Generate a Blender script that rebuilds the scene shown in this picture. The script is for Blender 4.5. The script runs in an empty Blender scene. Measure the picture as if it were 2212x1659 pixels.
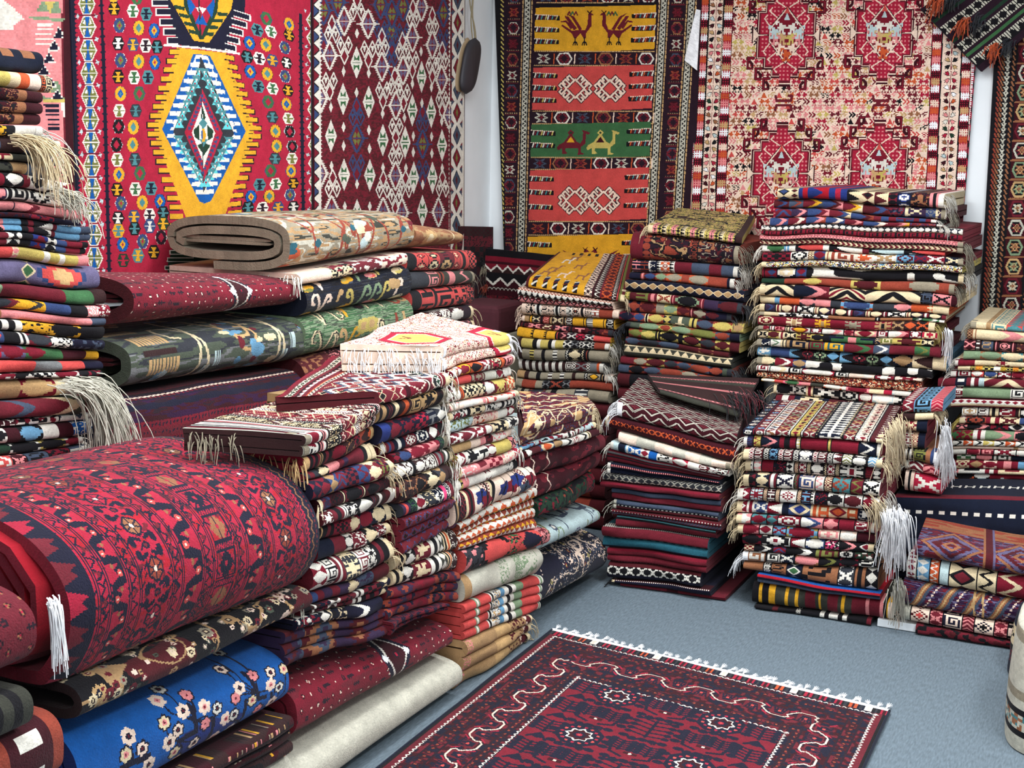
import bpy, math, re
import numpy as np
from mathutils import Matrix

# ------------------------------------------------------------------ camera
SCN = bpy.context.scene
COL = SCN.collection
PW, PH = 2212, 1659
FOC = 2996.27                      # focal length in photo pixels
CX, CY = 1106.0, 829.5
_Y = np.array([2530 - CX, 337 - CY, FOC]); _Y /= np.linalg.norm(_Y)
_Z = -np.array([740 - CX, 18000 - CY, FOC]); _Z /= np.linalg.norm(_Z)
_Z -= _Y * (_Y @ _Z); _Z /= np.linalg.norm(_Z)
_X = np.cross(_Y, _Z)
ROT = np.stack([_X, _Y, _Z])       # world = ROT @ camera(x right, y down, z forward)
EYE = np.array([0.0, 0.0, 1.65])
cd = bpy.data.cameras.new('camera')
cam = bpy.data.objects.new('camera', cd); COL.objects.link(cam)
M = Matrix.Identity(4)
for r in range(3):
    M[r][0], M[r][1], M[r][2], M[r][3] = ROT[r, 0], -ROT[r, 1], -ROT[r, 2], EYE[r]
cam.matrix_world = M
cd.sensor_width = 36.0; cd.lens = FOC / PW * 36.0; cd.clip_start = .05
SCN.camera = cam

# ------------------------------------------------------------------ light
w = bpy.data.worlds.new('world'); SCN.world = w; w.use_nodes = True
bg = w.node_tree.nodes['Background']
bg.inputs[0].default_value = (0.86, 0.93, 1.0, 1); bg.inputs[1].default_value = 0.36
def area(name, loc, sx, sy, power, color=(0.93, 0.97, 1.0), rot=(0, 0, 0)):
    l = bpy.data.lights.new(name, 'AREA'); l.shape = 'RECTANGLE'; l.size = sx; l.size_y = sy
    l.energy = power; l.color = color
    o = bpy.data.objects.new(name, l); COL.objects.link(o); o.location = loc; o.rotation_euler = rot
    return o
area('ceiling_tube_light', (-1.3, 2.0, 2.86), .4, 1.8, 50)
area('ceiling_tube_light', (-1.1, 3.9, 2.86), 2.4, .4, 84)
area('ceiling_tube_light', (0.6, 2.8, 2.86), .4, 2.0, 66)
area('ceiling_tube_light', (.2, 0.4, 2.86), 1.8, .4, 36)
area('shopfront_daylight', (0.4, -1.85, 1.75), 3.2, 2.0, 34, (.86, .94, 1.0), (math.radians(90), 0, 0))  # added cool fill light behind the camera, brightens the walls from the front
vs = SCN.view_settings
SCN.display_settings.display_device = 'sRGB'
vs.view_transform = 'Standard'; vs.look = 'None'; vs.gamma = 1.0; vs.use_curve_mapping = False
vs.exposure = 0.0

WALLX, WALLY = -2.95, 6.05         # left wall plane, back wall plane
FX, FY = -1.80, 4.75               # front faces of the front rows
BX, BY = -2.37, 5.42               # front faces of the rows against the walls
SCL = 2212 / 560.0
def ray(px, py):
    return ROT @ np.array([(px - CX) / FOC, (py - CY) / FOC, 1.0])
def on_x(px, py, x):
    d = ray(px, py); return EYE + d * ((x - EYE[0]) / d[0])
def on_y(px, py, y):
    d = ray(px, py); return EYE + d * ((y - EYE[1]) / d[1])
def on_z(px, py, z):
    d = ray(px, py); return EYE + d * ((z - EYE[2]) / d[2])

# ------------------------------------------------------------------ wool colours
PAL = dict(k=(24, 22, 26), n=(27, 26, 46), b=(56, 72, 112), B=(22, 88, 158), t=(78, 132, 136), s=(106, 152, 182),
           g=(62, 104, 66), o=(116, 118, 62), G=(34, 60, 44), r=(122, 26, 44), R=(168, 34, 60), m=(92, 20, 36),
           d=(54, 32, 32), w=(224, 218, 206), c=(222, 202, 164), y=(218, 162, 44), Y=(196, 176, 98), p=(222, 138, 138),
           P=(232, 70, 124), O=(196, 88, 50), S=(200, 78, 74), a=(172, 138, 98), e=(120, 120, 120), u=(58, 42, 68),
           l=(104, 96, 126), h=(70, 80, 98), f=(146, 66, 50), v=(52, 54, 60), T=(40, 92, 106), q=(236, 210, 190),
           x=(42, 24, 36), z=(196, 192, 176), i=(128, 148, 116), j=(84, 28, 34), A=(196, 160, 112), W=(244, 244, 246),
           C=(60, 60, 52), D=(108, 32, 44), E=(150, 140, 120), H=(100, 200, 205), I=(166, 26, 42), J=(52, 20, 56),
           K=(80, 88, 74), L=(186, 204, 204), M=(62, 16, 26), N=(20, 26, 44), Q=(150, 100, 70), U=(38, 54, 116))
LET = list(PAL); CODE = {k: i for i, k in enumerate(LET)}
def lin(c):
    c = np.asarray(c, float) / 255.0
    return np.where(c <= .04045, c / 12.92, ((c + .055) / 1.055) ** 2.4)
PLIN = np.array([lin(PAL[k]) for k in LET]) ** 1.05

# ------------------------------------------------------------------ materials
def nodes_of(m):
    m.use_nodes = True
    t = m.node_tree; b = t.nodes['Principled BSDF']; return t, b
def wool(name, rough=.92, bump=.25, scale=420., sheen=.25):
    m = bpy.data.materials.new(name); t, b = nodes_of(m)
    a = t.nodes.new('ShaderNodeAttribute'); a.attribute_name = 'Col'
    tc = t.nodes.new('ShaderNodeTexCoord')
    nz = t.nodes.new('ShaderNodeTexNoise'); nz.inputs['Scale'].default_value = 22; nz.inputs['Detail'].default_value = 4
    t.links.new(tc.outputs['Object'], nz.inputs['Vector'])
    mr = t.nodes.new('ShaderNodeMapRange'); mr.inputs['From Min'].default_value = .3; mr.inputs['From Max'].default_value = .7
    mr.inputs['To Min'].default_value = .84; mr.inputs['To Max'].default_value = 1.1
    t.links.new(nz.outputs['Fac'], mr.inputs['Value'])
    mx = t.nodes.new('ShaderNodeVectorMath'); mx.operation = 'SCALE'
    t.links.new(a.outputs['Color'], mx.inputs[0]); t.links.new(mr.outputs['Result'], mx.inputs['Scale'])
    t.links.new(mx.outputs['Vector'], b.inputs['Base Color'])
    n2 = t.nodes.new('ShaderNodeTexNoise'); n2.inputs['Scale'].default_value = scale; n2.inputs['Detail'].default_value = 2
    t.links.new(tc.outputs['Object'], n2.inputs['Vector'])
    bp = t.nodes.new('ShaderNodeBump'); bp.inputs['Strength'].default_value = bump; bp.inputs['Distance'].default_value = .004
    t.links.new(n2.outputs['Fac'], bp.inputs['Height']); t.links.new(bp.outputs['Normal'], b.inputs['Normal'])
    b.inputs['Roughness'].default_value = rough
    b.inputs['Specular IOR Level'].default_value = .18
    b.inputs['Sheen Weight'].default_value = sheen; b.inputs['Sheen Roughness'].default_value = .5
    return m
KILIM = wool('flat woven wool', .95, .35, 380, .03)
PILE = wool('knotted wool pile', .9, .5, 260, .08)
STRING = wool('cotton warp strings', .9, .1, 300, .1)

def plain(name, rgb, rough=.8, noise=None, bump=0):
    m = bpy.data.materials.new(name); t, b = nodes_of(m)
    c = lin(rgb); b.inputs['Base Color'].default_value = (*c, 1); b.inputs['Roughness'].default_value = rough
    if noise:
        sc, amt, stretch = noise
        tc = t.nodes.new('ShaderNodeTexCoord'); mp = t.nodes.new('ShaderNodeMapping'); mp.inputs['Scale'].default_value = stretch
        nz = t.nodes.new('ShaderNodeTexNoise'); nz.inputs['Scale'].default_value = sc; nz.inputs['Detail'].default_value = 6
        t.links.new(tc.outputs['Object'], mp.inputs[0]); t.links.new(mp.outputs[0], nz.inputs['Vector'])
        cr = t.nodes.new('ShaderNodeMixRGB'); cr.inputs[1].default_value = (*(c * (1 - amt)), 1); cr.inputs[2].default_value = (*np.minimum(c * (1 + amt), 1), 1)
        mr = t.nodes.new('ShaderNodeMapRange'); mr.inputs['From Min'].default_value = .3; mr.inputs['From Max'].default_value = .7
        t.links.new(nz.outputs['Fac'], mr.inputs['Value']); t.links.new(mr.outputs[0], cr.inputs[0]); t.links.new(cr.outputs[0], b.inputs['Base Color'])
        if bump:
            bp = t.nodes.new('ShaderNodeBump'); bp.inputs['Strength'].default_value = bump; bp.inputs['Distance'].default_value = .003
            t.links.new(nz.outputs['Fac'], bp.inputs['Height']); t.links.new(bp.outputs['Normal'], b.inputs['Normal'])
    return m

# ------------------------------------------------------------------ smooth value noise
def vn(x, y, seed=0):
    x = np.asarray(x, float); y = np.asarray(y, float)
    xi = np.floor(x).astype(np.int64); yi = np.floor(y).astype(np.int64)
    fx = x - xi; fy = y - yi
    fx = fx * fx * (3 - 2 * fx); fy = fy * fy * (3 - 2 * fy)
    def h(a, b):
        n = (a * 374761393 + b * 668265263 + seed * 1442695041) & 0x7fffffff
        n = ((n ^ (n >> 13)) * 1274126177) & 0x7fffffff
        return ((n ^ (n >> 16)) & 0xffff) / 65535.0
    return (h(xi, yi) * (1 - fx) + h(xi + 1, yi) * fx) * (1 - fy) + (h(xi, yi + 1) * (1 - fx) + h(xi + 1, yi + 1) * fx) * fy
def sn(x, y, seed=0):
    return vn(x, y, seed) * 2 - 1

# ------------------------------------------------------------------ mesh collector
class Geo:
    def __init__(s): s.v = []; s.q = []; s.c = []; s.n = 0
    def grid(s, P, col, flip=False):
        R, C = P.shape[:2]
        s.v.append(P.reshape(-1, 3))
        i = np.arange(R * C).reshape(R, C) + s.n
        q = np.stack([i[:-1, :-1], i[:-1, 1:], i[1:, 1:], i[1:, :-1]], -1)
        if flip: q = q[..., ::-1]
        s.q.append(q.reshape(-1, 4)); s.n += R * C
        if isinstance(col, str): col = np.full((R - 1) * (C - 1), CODE[col], np.uint8)
        s.c.append(np.asarray(col, np.uint8).reshape(-1))
    def build(s, name, mat, parent=None, seed=1, jit=.07):
        v = np.concatenate(s.v).astype(np.float32); q = np.concatenate(s.q).astype(np.int32); c = np.concatenate(s.c)
        org = np.zeros(3)
        if parent is None:
            lo, hi = v.min(0), v.max(0); org = np.array([(lo[0] + hi[0]) / 2, (lo[1] + hi[1]) / 2, lo[2]])
        else:
            org = np.array(parent.location)
        v = v - org.astype(np.float32)
        me = bpy.data.meshes.new(name)
        me.vertices.add(len(v)); me.vertices.foreach_set('co', v.ravel())
        me.loops.add(q.size); me.loops.foreach_set('vertex_index', q.ravel())
        me.polygons.add(len(q)); me.polygons.foreach_set('loop_start', np.arange(0, q.size, 4, dtype=np.int32))
        me.polygons.foreach_set('loop_total', np.full(len(q), 4, np.int32))
        me.update(calc_edges=True)
        me.polygons.foreach_set('use_smooth', np.ones(len(q), bool))
        a = me.attributes.new('Col', 'FLOAT_COLOR', 'FACE')
        rg = np.random.default_rng(seed)
        rgb = PLIN[c] * (1 + jit * rg.standard_normal(len(c)))[:, None]
        a.data.foreach_set('color', np.concatenate([np.clip(rgb, 0, 1), np.ones((len(c), 1))], 1).astype(np.float32).ravel())
        me.materials.append(mat)
        o = bpy.data.objects.new(name, me); COL.objects.link(o)
        if parent is None: o.location = org
        else: o.parent = parent
        return o
def tag(o, label, cat, group=None):
    o['label'] = label; o['category'] = cat
    if group: o['group'] = group
    return o

# ------------------------------------------------------------------ pattern canvas (one cell = one knot)
BM = dict(
 H=("##...##", "#.#.#.#", "..###..", ".##o##.", "..###..", "#.#.#.#", "##...##"),
 F=("..###..", ".#ooo#.", "#oo#oo#", "#o###o#", "#oo#oo#", ".#ooo#.", "..###.."),
 X=("#.....#", "##...##", ".##.##.", "..###..", ".##.##.", "##...##", "#.....#"),
 S=(".####..", "#....#.", "#......", ".####..", "....##.", ".#...#.", "..###.."),
 E=("#######", "#.....#", "#.###.#", "#.#.#.#", "#.#...#", "#.####.", "#......"),
 I=("#####", "..#..", "..#..", "..#..", "#####", "....."),
 Y=("#.#.#", "#.#.#", ".###.", "..#..", "..#..", "..#.."),
 W=(".......", "#..#..#", "#.#.#.#", "##...##", "#.....#", "......."),
 O=("..###..", ".#...#.", "#..o..#", "#.ooo.#", "#..o..#", ".#...#.", "..###.."),
 P=("...#...", "..#.#..", ".#.o.#.", "#.ooo.#", ".#.o.#.", "..#.#..", "...#..."),
 R=("##.....", "#.##...", "..####.", ".######", "..###..", "..#.#..", ".##.##."),
 U=("#..#..#", "#.###.#", "###o###", ".#ooo#.", "###o###", "#.###.#", "#..#..#"),
 Q=("#..#..#..#", "##.#..#.##", ".########.", "...#oo#...", "####oo####", "####oo####", "...#oo#...", ".########.", "##.#..#.##", "#..#..#..#"),
 V=("..#.#..", ".##.##.", "##...##", "#..o..#", "##...##", ".##.##.", "..#.#.."),
 L=("......#", "...####", "..##...", "###.oo.", "#..oo..", "#..#...", ".......",),
 J=("#......", "##.....", "#.#..#.", "#..##..", "#.#..#.", "##.....", "#......"),
)
BMA = {}
for _k, _r in BM.items():
    BMA[_k] = np.array([[{'.': 0, '#': 1, 'o': 2}[ch] for ch in row] for row in _r], np.uint8)

def motif(code, a, b, fg, seed):
    """a in 0..1 across the band, b in band widths along it -> colour code array, 255 = leave"""
    out = np.full(a.shape, 255, np.uint8)
    f = [CODE[x] for x in fg] or [CODE['w']]
    g = lambda i: f[min(i, len(f) - 1)]
    A = np.abs(a - .5) * 2; Bt = np.abs((b + .5) % 1.0 - .5) * 2
    if code == 'D':
        d = A + Bt
        out[d < .95] = g(0); out[d < .62] = g(1)
        if len(f) > 2: out[d < .3] = g(2)
    elif code == 'K':
        st = 5; d = np.floor(A * st) / st + np.floor(Bt * st) / st + .1
        for i, th in enumerate((1.0, .72, .45, .2)):
            if i < len(f): out[d < th] = g(i)
    elif code == 'Z':
        z = np.abs(((b * 1.0) % 1) * 2 - 1) * .62 + .19
        d = np.abs(a - z); out[d < .13] = g(0)
        if len(f) > 1: out[(a - z) > .13] = g(1)
    elif code == 'T':
        out[(a < Bt * .9 + .05)] = g(0)
        if len(f) > 1: out[a < Bt * .9 - .22] = g(1)
    elif code == 'C':
        out[a < .35] = g(0); out[((b * 3) % 1 < .5) & (a < .85)] = g(0)
    elif code == 'c':
        out[((b * 4) % 1 < .5)] = g(0)
    elif code == '.':
        out[(np.abs(a - .5) < .28) & ((b * 1.0) % 1 < .5)] = g(0)
    elif code == ':':
        out[(((a * 4).astype(int) + np.floor(b * 4).astype(int)) % 2 == 0)] = g(0)
    elif code == '|':
        k = 2 * len(f) + 1; idx = np.clip((a * k).astype(int), 0, k - 1)
        for i in range(len(f)): out[idx == 2 * i + 1] = f[i]
    elif code == '/':
        out[((a + b) % .5) < .2] = g(0)
        if len(f) > 1: out[(((a + b) % .5) >= .2) & (((a + b) % 1) < .5)] = g(1)
    elif code == 'A':
        q = (b * 2 + A) % 1; out[q < .4] = g(0)
        if len(f) > 1: out[(q > .6) & (q < .8)] = g(1)
    elif code == 'x':
        out[(np.abs(A - (1 - Bt)) < .22)] = g(0)
        if len(f) > 1: out[A + Bt < .3] = g(1)
    elif code == 'l':
        out[np.abs(A - (1 - Bt)) < .13] = g(0); out[np.abs(A - (1 - Bt)) < .03] = g(2)
        if len(f) > 1: out[(A + Bt < .55) & (((a * 8).astype(int) + np.floor(b * 8).astype(int)) % 2 == 0)] = g(1)
    elif code == 'm':
        xx = a * 7; yy = b * 7; n1 = vn(xx, yy, seed); n2 = vn(xx * 1.7 + 9, yy * 1.7, seed + 5)
        out[n2 > .62] = g(0)
        if len(f) > 1: out[n1 < .3] = g(1)
        if len(f) > 2: out[(n1 > .66) & (n2 < .5)] = g(2)
        if len(f) > 3: out[np.abs(n1 - .5) < .04] = g(3)
    else:
        bmp = BMA[code]; h, wd = bmp.shape
        ai = np.clip((a * 1.1 - .05) * wd, 0, wd - 1).astype(int)
        bi = np.floor((b * 1.12 * wd / h + .5) * h + 1000 * h).astype(int) % (h + 1)
        ok = (bi < h) & (a > .04) & (a < .96); v = bmp[np.clip(bi, 0, h - 1), ai] * ok
        out[v == 1] = g(0); out[v == 2] = g(1)
    return out

TOK = re.compile(r'^([\d.]*)([A-Za-z])(?:/(.)([A-Za-z]*))?$')
def paint(rows, cols, spec, seed=0, cell=.004):
    """spec 'B:' bands across, 'L:' bands along, 'F:' field of tiles, 'K:' stepped kilim blobs, 'M:' floral all-over"""
    kind = 'B'
    if spec.startswith('fn:'):
        cv = Canvas(rows, cols, 'r', lambda x, y: (x * cols, y * rows)); r = globals()[spec[3:]](cv)
        return cv.a if r is None else r
    if len(spec) > 1 and spec[1] == ':': kind, spec = spec[0], spec[2:]
    if kind == 'F':                                   # F:bg/Mfg;size
        s, size = spec.split(';'); m = TOK.match(s)
        cv = np.full((rows, cols), CODE[m.group(2)], np.uint8)
        n = max(3, float(size) / cell)
        y, x = np.mgrid[0:rows, 0:cols] + .5
        sh = (np.floor(y / n).astype(int) % 2) * .5
        o = motif(m.group(3), (x / n + sh) % 1, y / n + .5, m.group(4), seed)
        cv[o != 255] = o[o != 255]; return cv
    if kind == 'K':                                   # K:colours;period
        s, per = spec.split(';'); p = float(per) / cell
        y, x = np.mgrid[0:rows, 0:cols] + .5
        ph = (seed * .37) % 1
        st = max(2.0, p / 12)
        xx = np.floor(x / st) * st; yy = np.floor(y / st) * st
        d = np.abs(((xx / p + ph) % 1) - .5) * 2 + np.abs(((yy / (p * .55) + .3 + ph) % 1) - .5) * 1.1
        k = np.floor(d * 2.6 + np.floor(x / p + ph) * 2).astype(int) % len(s)
        cv = np.array([CODE[c] for c in s], np.uint8)[k]
        e = (np.diff(cv.astype(int), axis=1, prepend=cv[:, :1]) != 0)
        return cv
    if kind == 'M':                                   # M:bg fg...;size
        s, size = spec.split(';'); n = float(size) / cell
        y, x = np.mgrid[0:rows, 0:cols] + .5
        cv = np.full((rows, cols), CODE[s[0]], np.uint8); f = [CODE[c] for c in s[1:]]
        o = motif('m', x / n / 1.0, y / n, s[1:], seed)
        cv[o != 255] = o[o != 255]
        gx = np.floor(x / n); gy = np.floor(y / n)
        rx = vn(gx * 1.0, gy * 1.0, seed + 3); ry = vn(gx, gy, seed + 4); rk = vn(gx, gy, seed + 6)
        d = np.hypot(x / n - gx - .3 - .4 * rx, y / n - gy - .3 - .4 * ry)
        an = np.arctan2(y / n - gy - .3 - .4 * ry, x / n - gx - .3 - .4 * rx)
        rad = .22 + .06 * np.cos(an * 6)
        fi = np.array(f)[(rk * 7.99).astype(int) % len(f)]; f2 = np.array(f)[((rk * 7.99).astype(int) + 1) % len(f)]
        on = (rk > .3)
        cv = np.where(on & (d < rad), fi, cv); cv = np.where(on & (d < rad * .5), f2, cv)
        return cv.astype(np.uint8)
    sep = None
    if spec.startswith('!'): sep, spec = spec[1], spec[2:]
    if kind == 'L': rows, cols = cols, rows
    toks = [TOK.match(t) for t in spec.split(',') if t]
    wt = np.array([float(t.group(1) or 1) for t in toks])
    ed = np.concatenate([[0], np.cumsum(wt) / wt.sum()]) * cols
    cv = np.empty((rows, cols), np.uint8)
    y, x = np.mgrid[0:rows, 0:cols] + .5
    for i, t in enumerate(toks):
        c0, c1 = int(round(ed[i])), int(round(ed[i + 1]))
        if c1 <= c0: continue
        cv[:, c0:c1] = CODE[t.group(2)]
        if t.group(3):
            n = c1 - c0
            per = float(n)
            if kind == 'B': per = min(per, max(rows * 1.25, 10)) if t.group(3) in 'T' else per
            o = motif(t.group(3), (x[:, c0:c1] - c0) / n, (y[:, c0:c1] - (rows / 2 if kind == 'B' else 0)) / per + (.0 if t.group(3) in BMA or t.group(3) in 'DKx' else 0), t.group(4), seed + i)
            sl = cv[:, c0:c1]; sl[o != 255] = o[o != 255]
        if sep and i: cv[:, c0:c0 + 1] = CODE[sep]
    if kind == 'L': cv = cv.T
    return cv

class Canvas:
    """Drawing surface for the big pieces; fn maps drawing coordinates to cells."""
    def __init__(s, rows, cols, bg, fn=None):
        s.a = np.full((rows, cols), CODE[bg], np.uint8); s.R, s.C = rows, cols
        s.fn = fn or (lambda x, y: (x, y)); s.ls = 1.0
    def _box(s, P, pad=1):
        c0 = max(0, int(P[:, 0].min() - pad)); c1 = min(s.C, int(P[:, 0].max() + pad + 1))
        r0 = max(0, int(P[:, 1].min() - pad)); r1 = min(s.R, int(P[:, 1].max() + pad + 1))
        return c0, c1, r0, r1
    def poly(s, pts, c, raw=False):
        P = np.array(pts if raw else [s.fn(*p) for p in pts], float)
        c0, c1, r0, r1 = s._box(P)
        if c1 <= c0 or r1 <= r0: return
        y, x = np.mgrid[r0:r1, c0:c1] + .5
        ins = np.zeros(x.shape, bool)
        for (xa, ya), (xb, yb) in zip(P, np.roll(P, -1, 0)):
            if ya == yb: continue
            t = ((ya > y) != (yb > y)) & (x < (xb - xa) * (y - ya) / (yb - ya) + xa)
            ins ^= t
        s.a[r0:r1, c0:c1][ins] = CODE[c]
    def line(s, pts, c, wd=1.0, raw=False, closed=False):
        wd = wd * s.ls
        P = np.array(pts if raw else [s.fn(*p) for p in pts], float)
        if closed: P = np.concatenate([P, P[:1]])
        for A, B in zip(P[:-1], P[1:]):
            c0, c1, r0, r1 = s._box(np.array([A, B]), wd + 1)
            if c1 <= c0 or r1 <= r0: continue
            y, x = np.mgrid[r0:r1, c0:c1] + .5
            d = B - A; L = d @ d + 1e-9
            t = np.clip(((x - A[0]) * d[0] + (y - A[1]) * d[1]) / L, 0, 1)
            D = np.hypot(x - A[0] - t * d[0], y - A[1] - t * d[1])
            s.a[r0:r1, c0:c1][D <= wd / 2 + .15] = CODE[c]
    def rect(s, x0, y0, x1, y1, c):
        s.poly([(x0, y0), (x1, y0), (x1, y1), (x0, y1)], c)
    def ell(s, cx, cy, rx, ry, c, raw=False, petals=0):
        n = 28; t = np.linspace(0, 2 * np.pi, n, endpoint=False)
        k = 1 + (.22 * np.cos(petals * t) if petals else 0)
        s.poly(np.stack([cx + rx * k * np.cos(t), cy + ry * k * np.sin(t)], 1), c, raw)
    def stamp(s, bm, x, y, wd, ht, fg, fg2=None, flip=False, mir=False):
        """bitmap centred at (x, y), in cells once mapped"""
        q = BMA[bm] if isinstance(bm, str) else bm
        if mir: q = q[:, ::-1]
        cx, cy = s.fn(x, y)
        c0, r0 = int(round(cx - wd / 2)), int(round(cy - ht / 2)); wd, ht = int(round(wd)), int(round(ht))
        for r in range(max(0, r0), min(s.R, r0 + ht)):
            br = int((r - r0) / ht * q.shape[0]); br = q.shape[0] - 1 - br if not flip else br
            for cc in range(max(0, c0), min(s.C, c0 + wd)):
                v = q[br, int((cc - c0) / wd * q.shape[1])]
                if v == 1: s.a[r, cc] = CODE[fg]
                elif v == 2 and fg2: s.a[r, cc] = CODE[fg2]
    def tile(s, x0, y0, x1, y1, spec, seed=0):
        """fill an axis-aligned rectangle (cells) with a paint() spec"""
        x0, y0, x1, y1 = [int(round(q)) for q in (x0, y0, x1, y1)]
        x0 = max(0, x0); y0 = max(0, y0); x1 = min(s.C, x1); y1 = min(s.R, y1)
        if x1 > x0 and y1 > y0: s.a[y0:y1, x0:x1] = paint(y1 - y0, x1 - x0, spec, seed)

# ------------------------------------------------------------------ fringe
def strands(g, P0, D, length, col, seed, droop=.8, rad=.0016, spread=.3, segs=5):
    rg = np.random.default_rng(seed); n = len(P0)
    D = np.broadcast_to(np.asarray(D, float), (n, 3))
    L = length * rg.uniform(.65, 1.1, n)[:, None]
    side = rg.normal(0, spread, (n, 3))
    t = np.linspace(0, 1, segs + 1)[:, None, None]
    pos = P0[None] + D[None] * L * (1 - (1 - t) ** 2) * .6 + side[None] * L * t ** 1.3 * .35
    pos[..., 2] -= (L * droop * t ** 1.7)[..., 0]
    pos[..., 2] = np.maximum(pos[..., 2], .004)
    ang = np.array([0, 2.1, 4.2, 6.283])
    T = np.gradient(pos, axis=0); T /= np.linalg.norm(T, axis=-1, keepdims=True) + 1e-9
    up = np.array([.3, .2, .93]); N1 = np.cross(T, up); N1 /= np.linalg.norm(N1, axis=-1, keepdims=True) + 1e-9
    N2 = np.cross(T, N1)
    taper = (1 - .35 * t)
    for k in range(n):
        ring = pos[:, k, None] + rad * taper[:, :] * (np.cos(ang)[None, :, None] * N1[:, k, None] + np.sin(ang)[None, :, None] * N2[:, k, None])
        g.grid(ring, col)

# ------------------------------------------------------------------ folded rug
def lerp(a, b, t): return a * (1 - t) + b * t
class Hex:
    """eight corners c[u][v][h]: u left/right, v back/front, h bottom/top"""
    def __init__(s, fl0, fl1, fr0, fr1, back, liftl=0., liftr=0.):
        back = np.asarray(back, float)
        bl = back if back.ndim == 1 else back[0]; br = back if back.ndim == 1 else back[1]
        up = np.array([0, 0, 1.0])
        s.c = np.array([[[fl0 + bl, fl1 + bl + up * liftl], [fl0, fl1]], [[fr0 + br, fr1 + br + up * liftr], [fr0, fr1]]])
        s.w = np.linalg.norm((fr0 + fr1 - fl0 - fl1) / 2); s.t = max(.006, ((fl1 - fl0)[2] + (fr1 - fr0)[2]) / 2)
        s.d = np.linalg.norm(bl)
    def at(s, u, v, h):
        u, v, h = np.broadcast_arrays(u, v, h); o = 0
        for i in (0, 1):
            for j in (0, 1):
                for k in (0, 1):
                    wgt = (u if i else 1 - u) * (v if j else 1 - v) * (h if k else 1 - h)
                    o = o + wgt[..., None] * s.c[i, j, k]
        return o

def fold_rug(name, hx, n, spec, warp, cell=.004, top=False, seed=0, mat=None, edge=None, fringe=None, round_=1.0, canvas=None, tau=.45, bend=None):
    g = Geo(); nu = max(8, int(round(hx.w / cell))); U = np.linspace(0, 1, nu + 1)[None, :]; Uc = np.linspace(0, 1, max(13, int(hx.w / .04)))[None, :]
    hh = hx.t / n; rv = min((bend or min(hh * .62 * round_, .045)) / hx.d, .5)
    nb = max(6, int(round(2.2 * hh * (.6 + .5 * round_) / cell)))
    th = np.linspace(-np.pi / 2, np.pi / 2, nb + 1)
    co = np.cos(th).clip(0) ** .75; si = np.sign(np.sin(th)) * np.abs(np.sin(th)) ** .85
    kt = int(round(hx.d * (1 - rv) / cell)) if top else 3
    tv = np.linspace(0, 1, kt + 1)[1:] * ((1 - rv) if top else min(.05 / hx.d, .3))
    rows_each = nb + 3; rows = rows_each * n + (kt - 3 if top else 0)
    cv = canvas if canvas is not None else paint(rows, nu, spec, seed, cell)
    if cv.shape[0] < rows: cv = np.concatenate([cv] * (rows // cv.shape[0] + 1))[:rows]
    if not edge:
        ct = np.bincount(cv.ravel(), minlength=len(LET)).astype(float)
        for q in 'kNxdw': ct[CODE[q]] *= .35
        edge = LET[int(ct.argmax())]
    r0 = 0
    rg = np.random.default_rng(seed)
    for j in range(n):
        last = top and j == n - 1
        h0, h1 = j / n, (j + 1) / n
        k = kt if last else 3; tvv = tv if last else np.linspace(0, 1, 4)[1:] * min(.05 / hx.d, .3)
        dv = 0 if j == n - 1 else -rg.uniform(0, .012) / hx.d
        v = np.concatenate([1 - rv + rv * co, 1 - rv - tvv]) + dv; h = np.concatenate([h0 + (h1 - h0) * (.5 + .5 * si), np.full(k, h1)])
        if last: v = np.clip(v, 0, 2)
        P = warp(hx.at(U, v[:, None], h[:, None]))
        nr = nb + k
        g.grid(P, cv[r0:r0 + nr], flip=False); r0 += nr
        # hidden rest of the layer, coarse
        vb = np.array([v[-1], .5 * v[-1], 0, 0, .5, 1 - rv + dv]); hb = np.array([h1, h1, h1, h0, h0, h0])
        g.grid(warp(hx.at(Uc, vb[:, None], hb[:, None])), edge)
        # inside of the fold and its open ends
        ov = np.concatenate([[0, .5], 1 - rv + dv + rv * co, [.5, 0]]); oh = np.concatenate([[h0, h0], h[:nb + 1], [h1, h1]])
        ta = tau * (h1 - h0); tvx = min(tau * hh / hx.d, rv * .8)
        iv = np.concatenate([[0, .5], 1 - rv + dv + (rv - tvx) * co, [.5, 0]]); mid = (h0 + h1) / 2
        ih = mid + (oh - mid) * (1 - 2 * tau)
        g.grid(warp(hx.at(Uc, iv[:, None], ih[:, None])), edge, flip=True)
        for u, fl in ((0., True), (1., False)):
            cap = np.stack([hx.at(np.full(len(ov), u), ov, oh), hx.at(np.full(len(iv), u), iv, ih)], 1)
            g.grid(warp(cap), edge, flip=fl)
    o = g.build(name, mat or KILIM, None, seed)
    if fringe:
        add_fringe(o, hx, warp, fringe, seed)
        m = re.match(r'([LRlr]+)([A-Za-z]?)', fringe)
        for sd in m.group(1):                          # plain woven end before the fringe
            g = Geo(); w_ = (.012 if sd.islower() else .020) / hx.w; us = np.array([0, w_]) if sd in 'Ll' else np.array([1 - w_, 1])
            for j in range(n):
                h0, h1 = j / n, (j + 1) / n; mid = (h0 + h1) / 2; e_ = .0011
                v = 1 - rv + rv * co + e_ / hx.d; h = mid + ((h0 + (h1 - h0) * (.5 + .5 * si)) - mid) * (1 - .02)
                v = np.concatenate([v, [v[-1] - min(.05 / hx.d, .3)]]); h = np.concatenate([h, [h[-1] + (.0006 / hx.t if j == n - 1 else -.01 * (h1 - h0))]])
                g.grid(warp(hx.at(us[None, :], v[:, None], h[:, None])), m.group(2) if m.group(2) in 'wcWzqaAEvd' and m.group(2) else 'c')
            g.build('woven_end', KILIM, o, seed)
    return o

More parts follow.
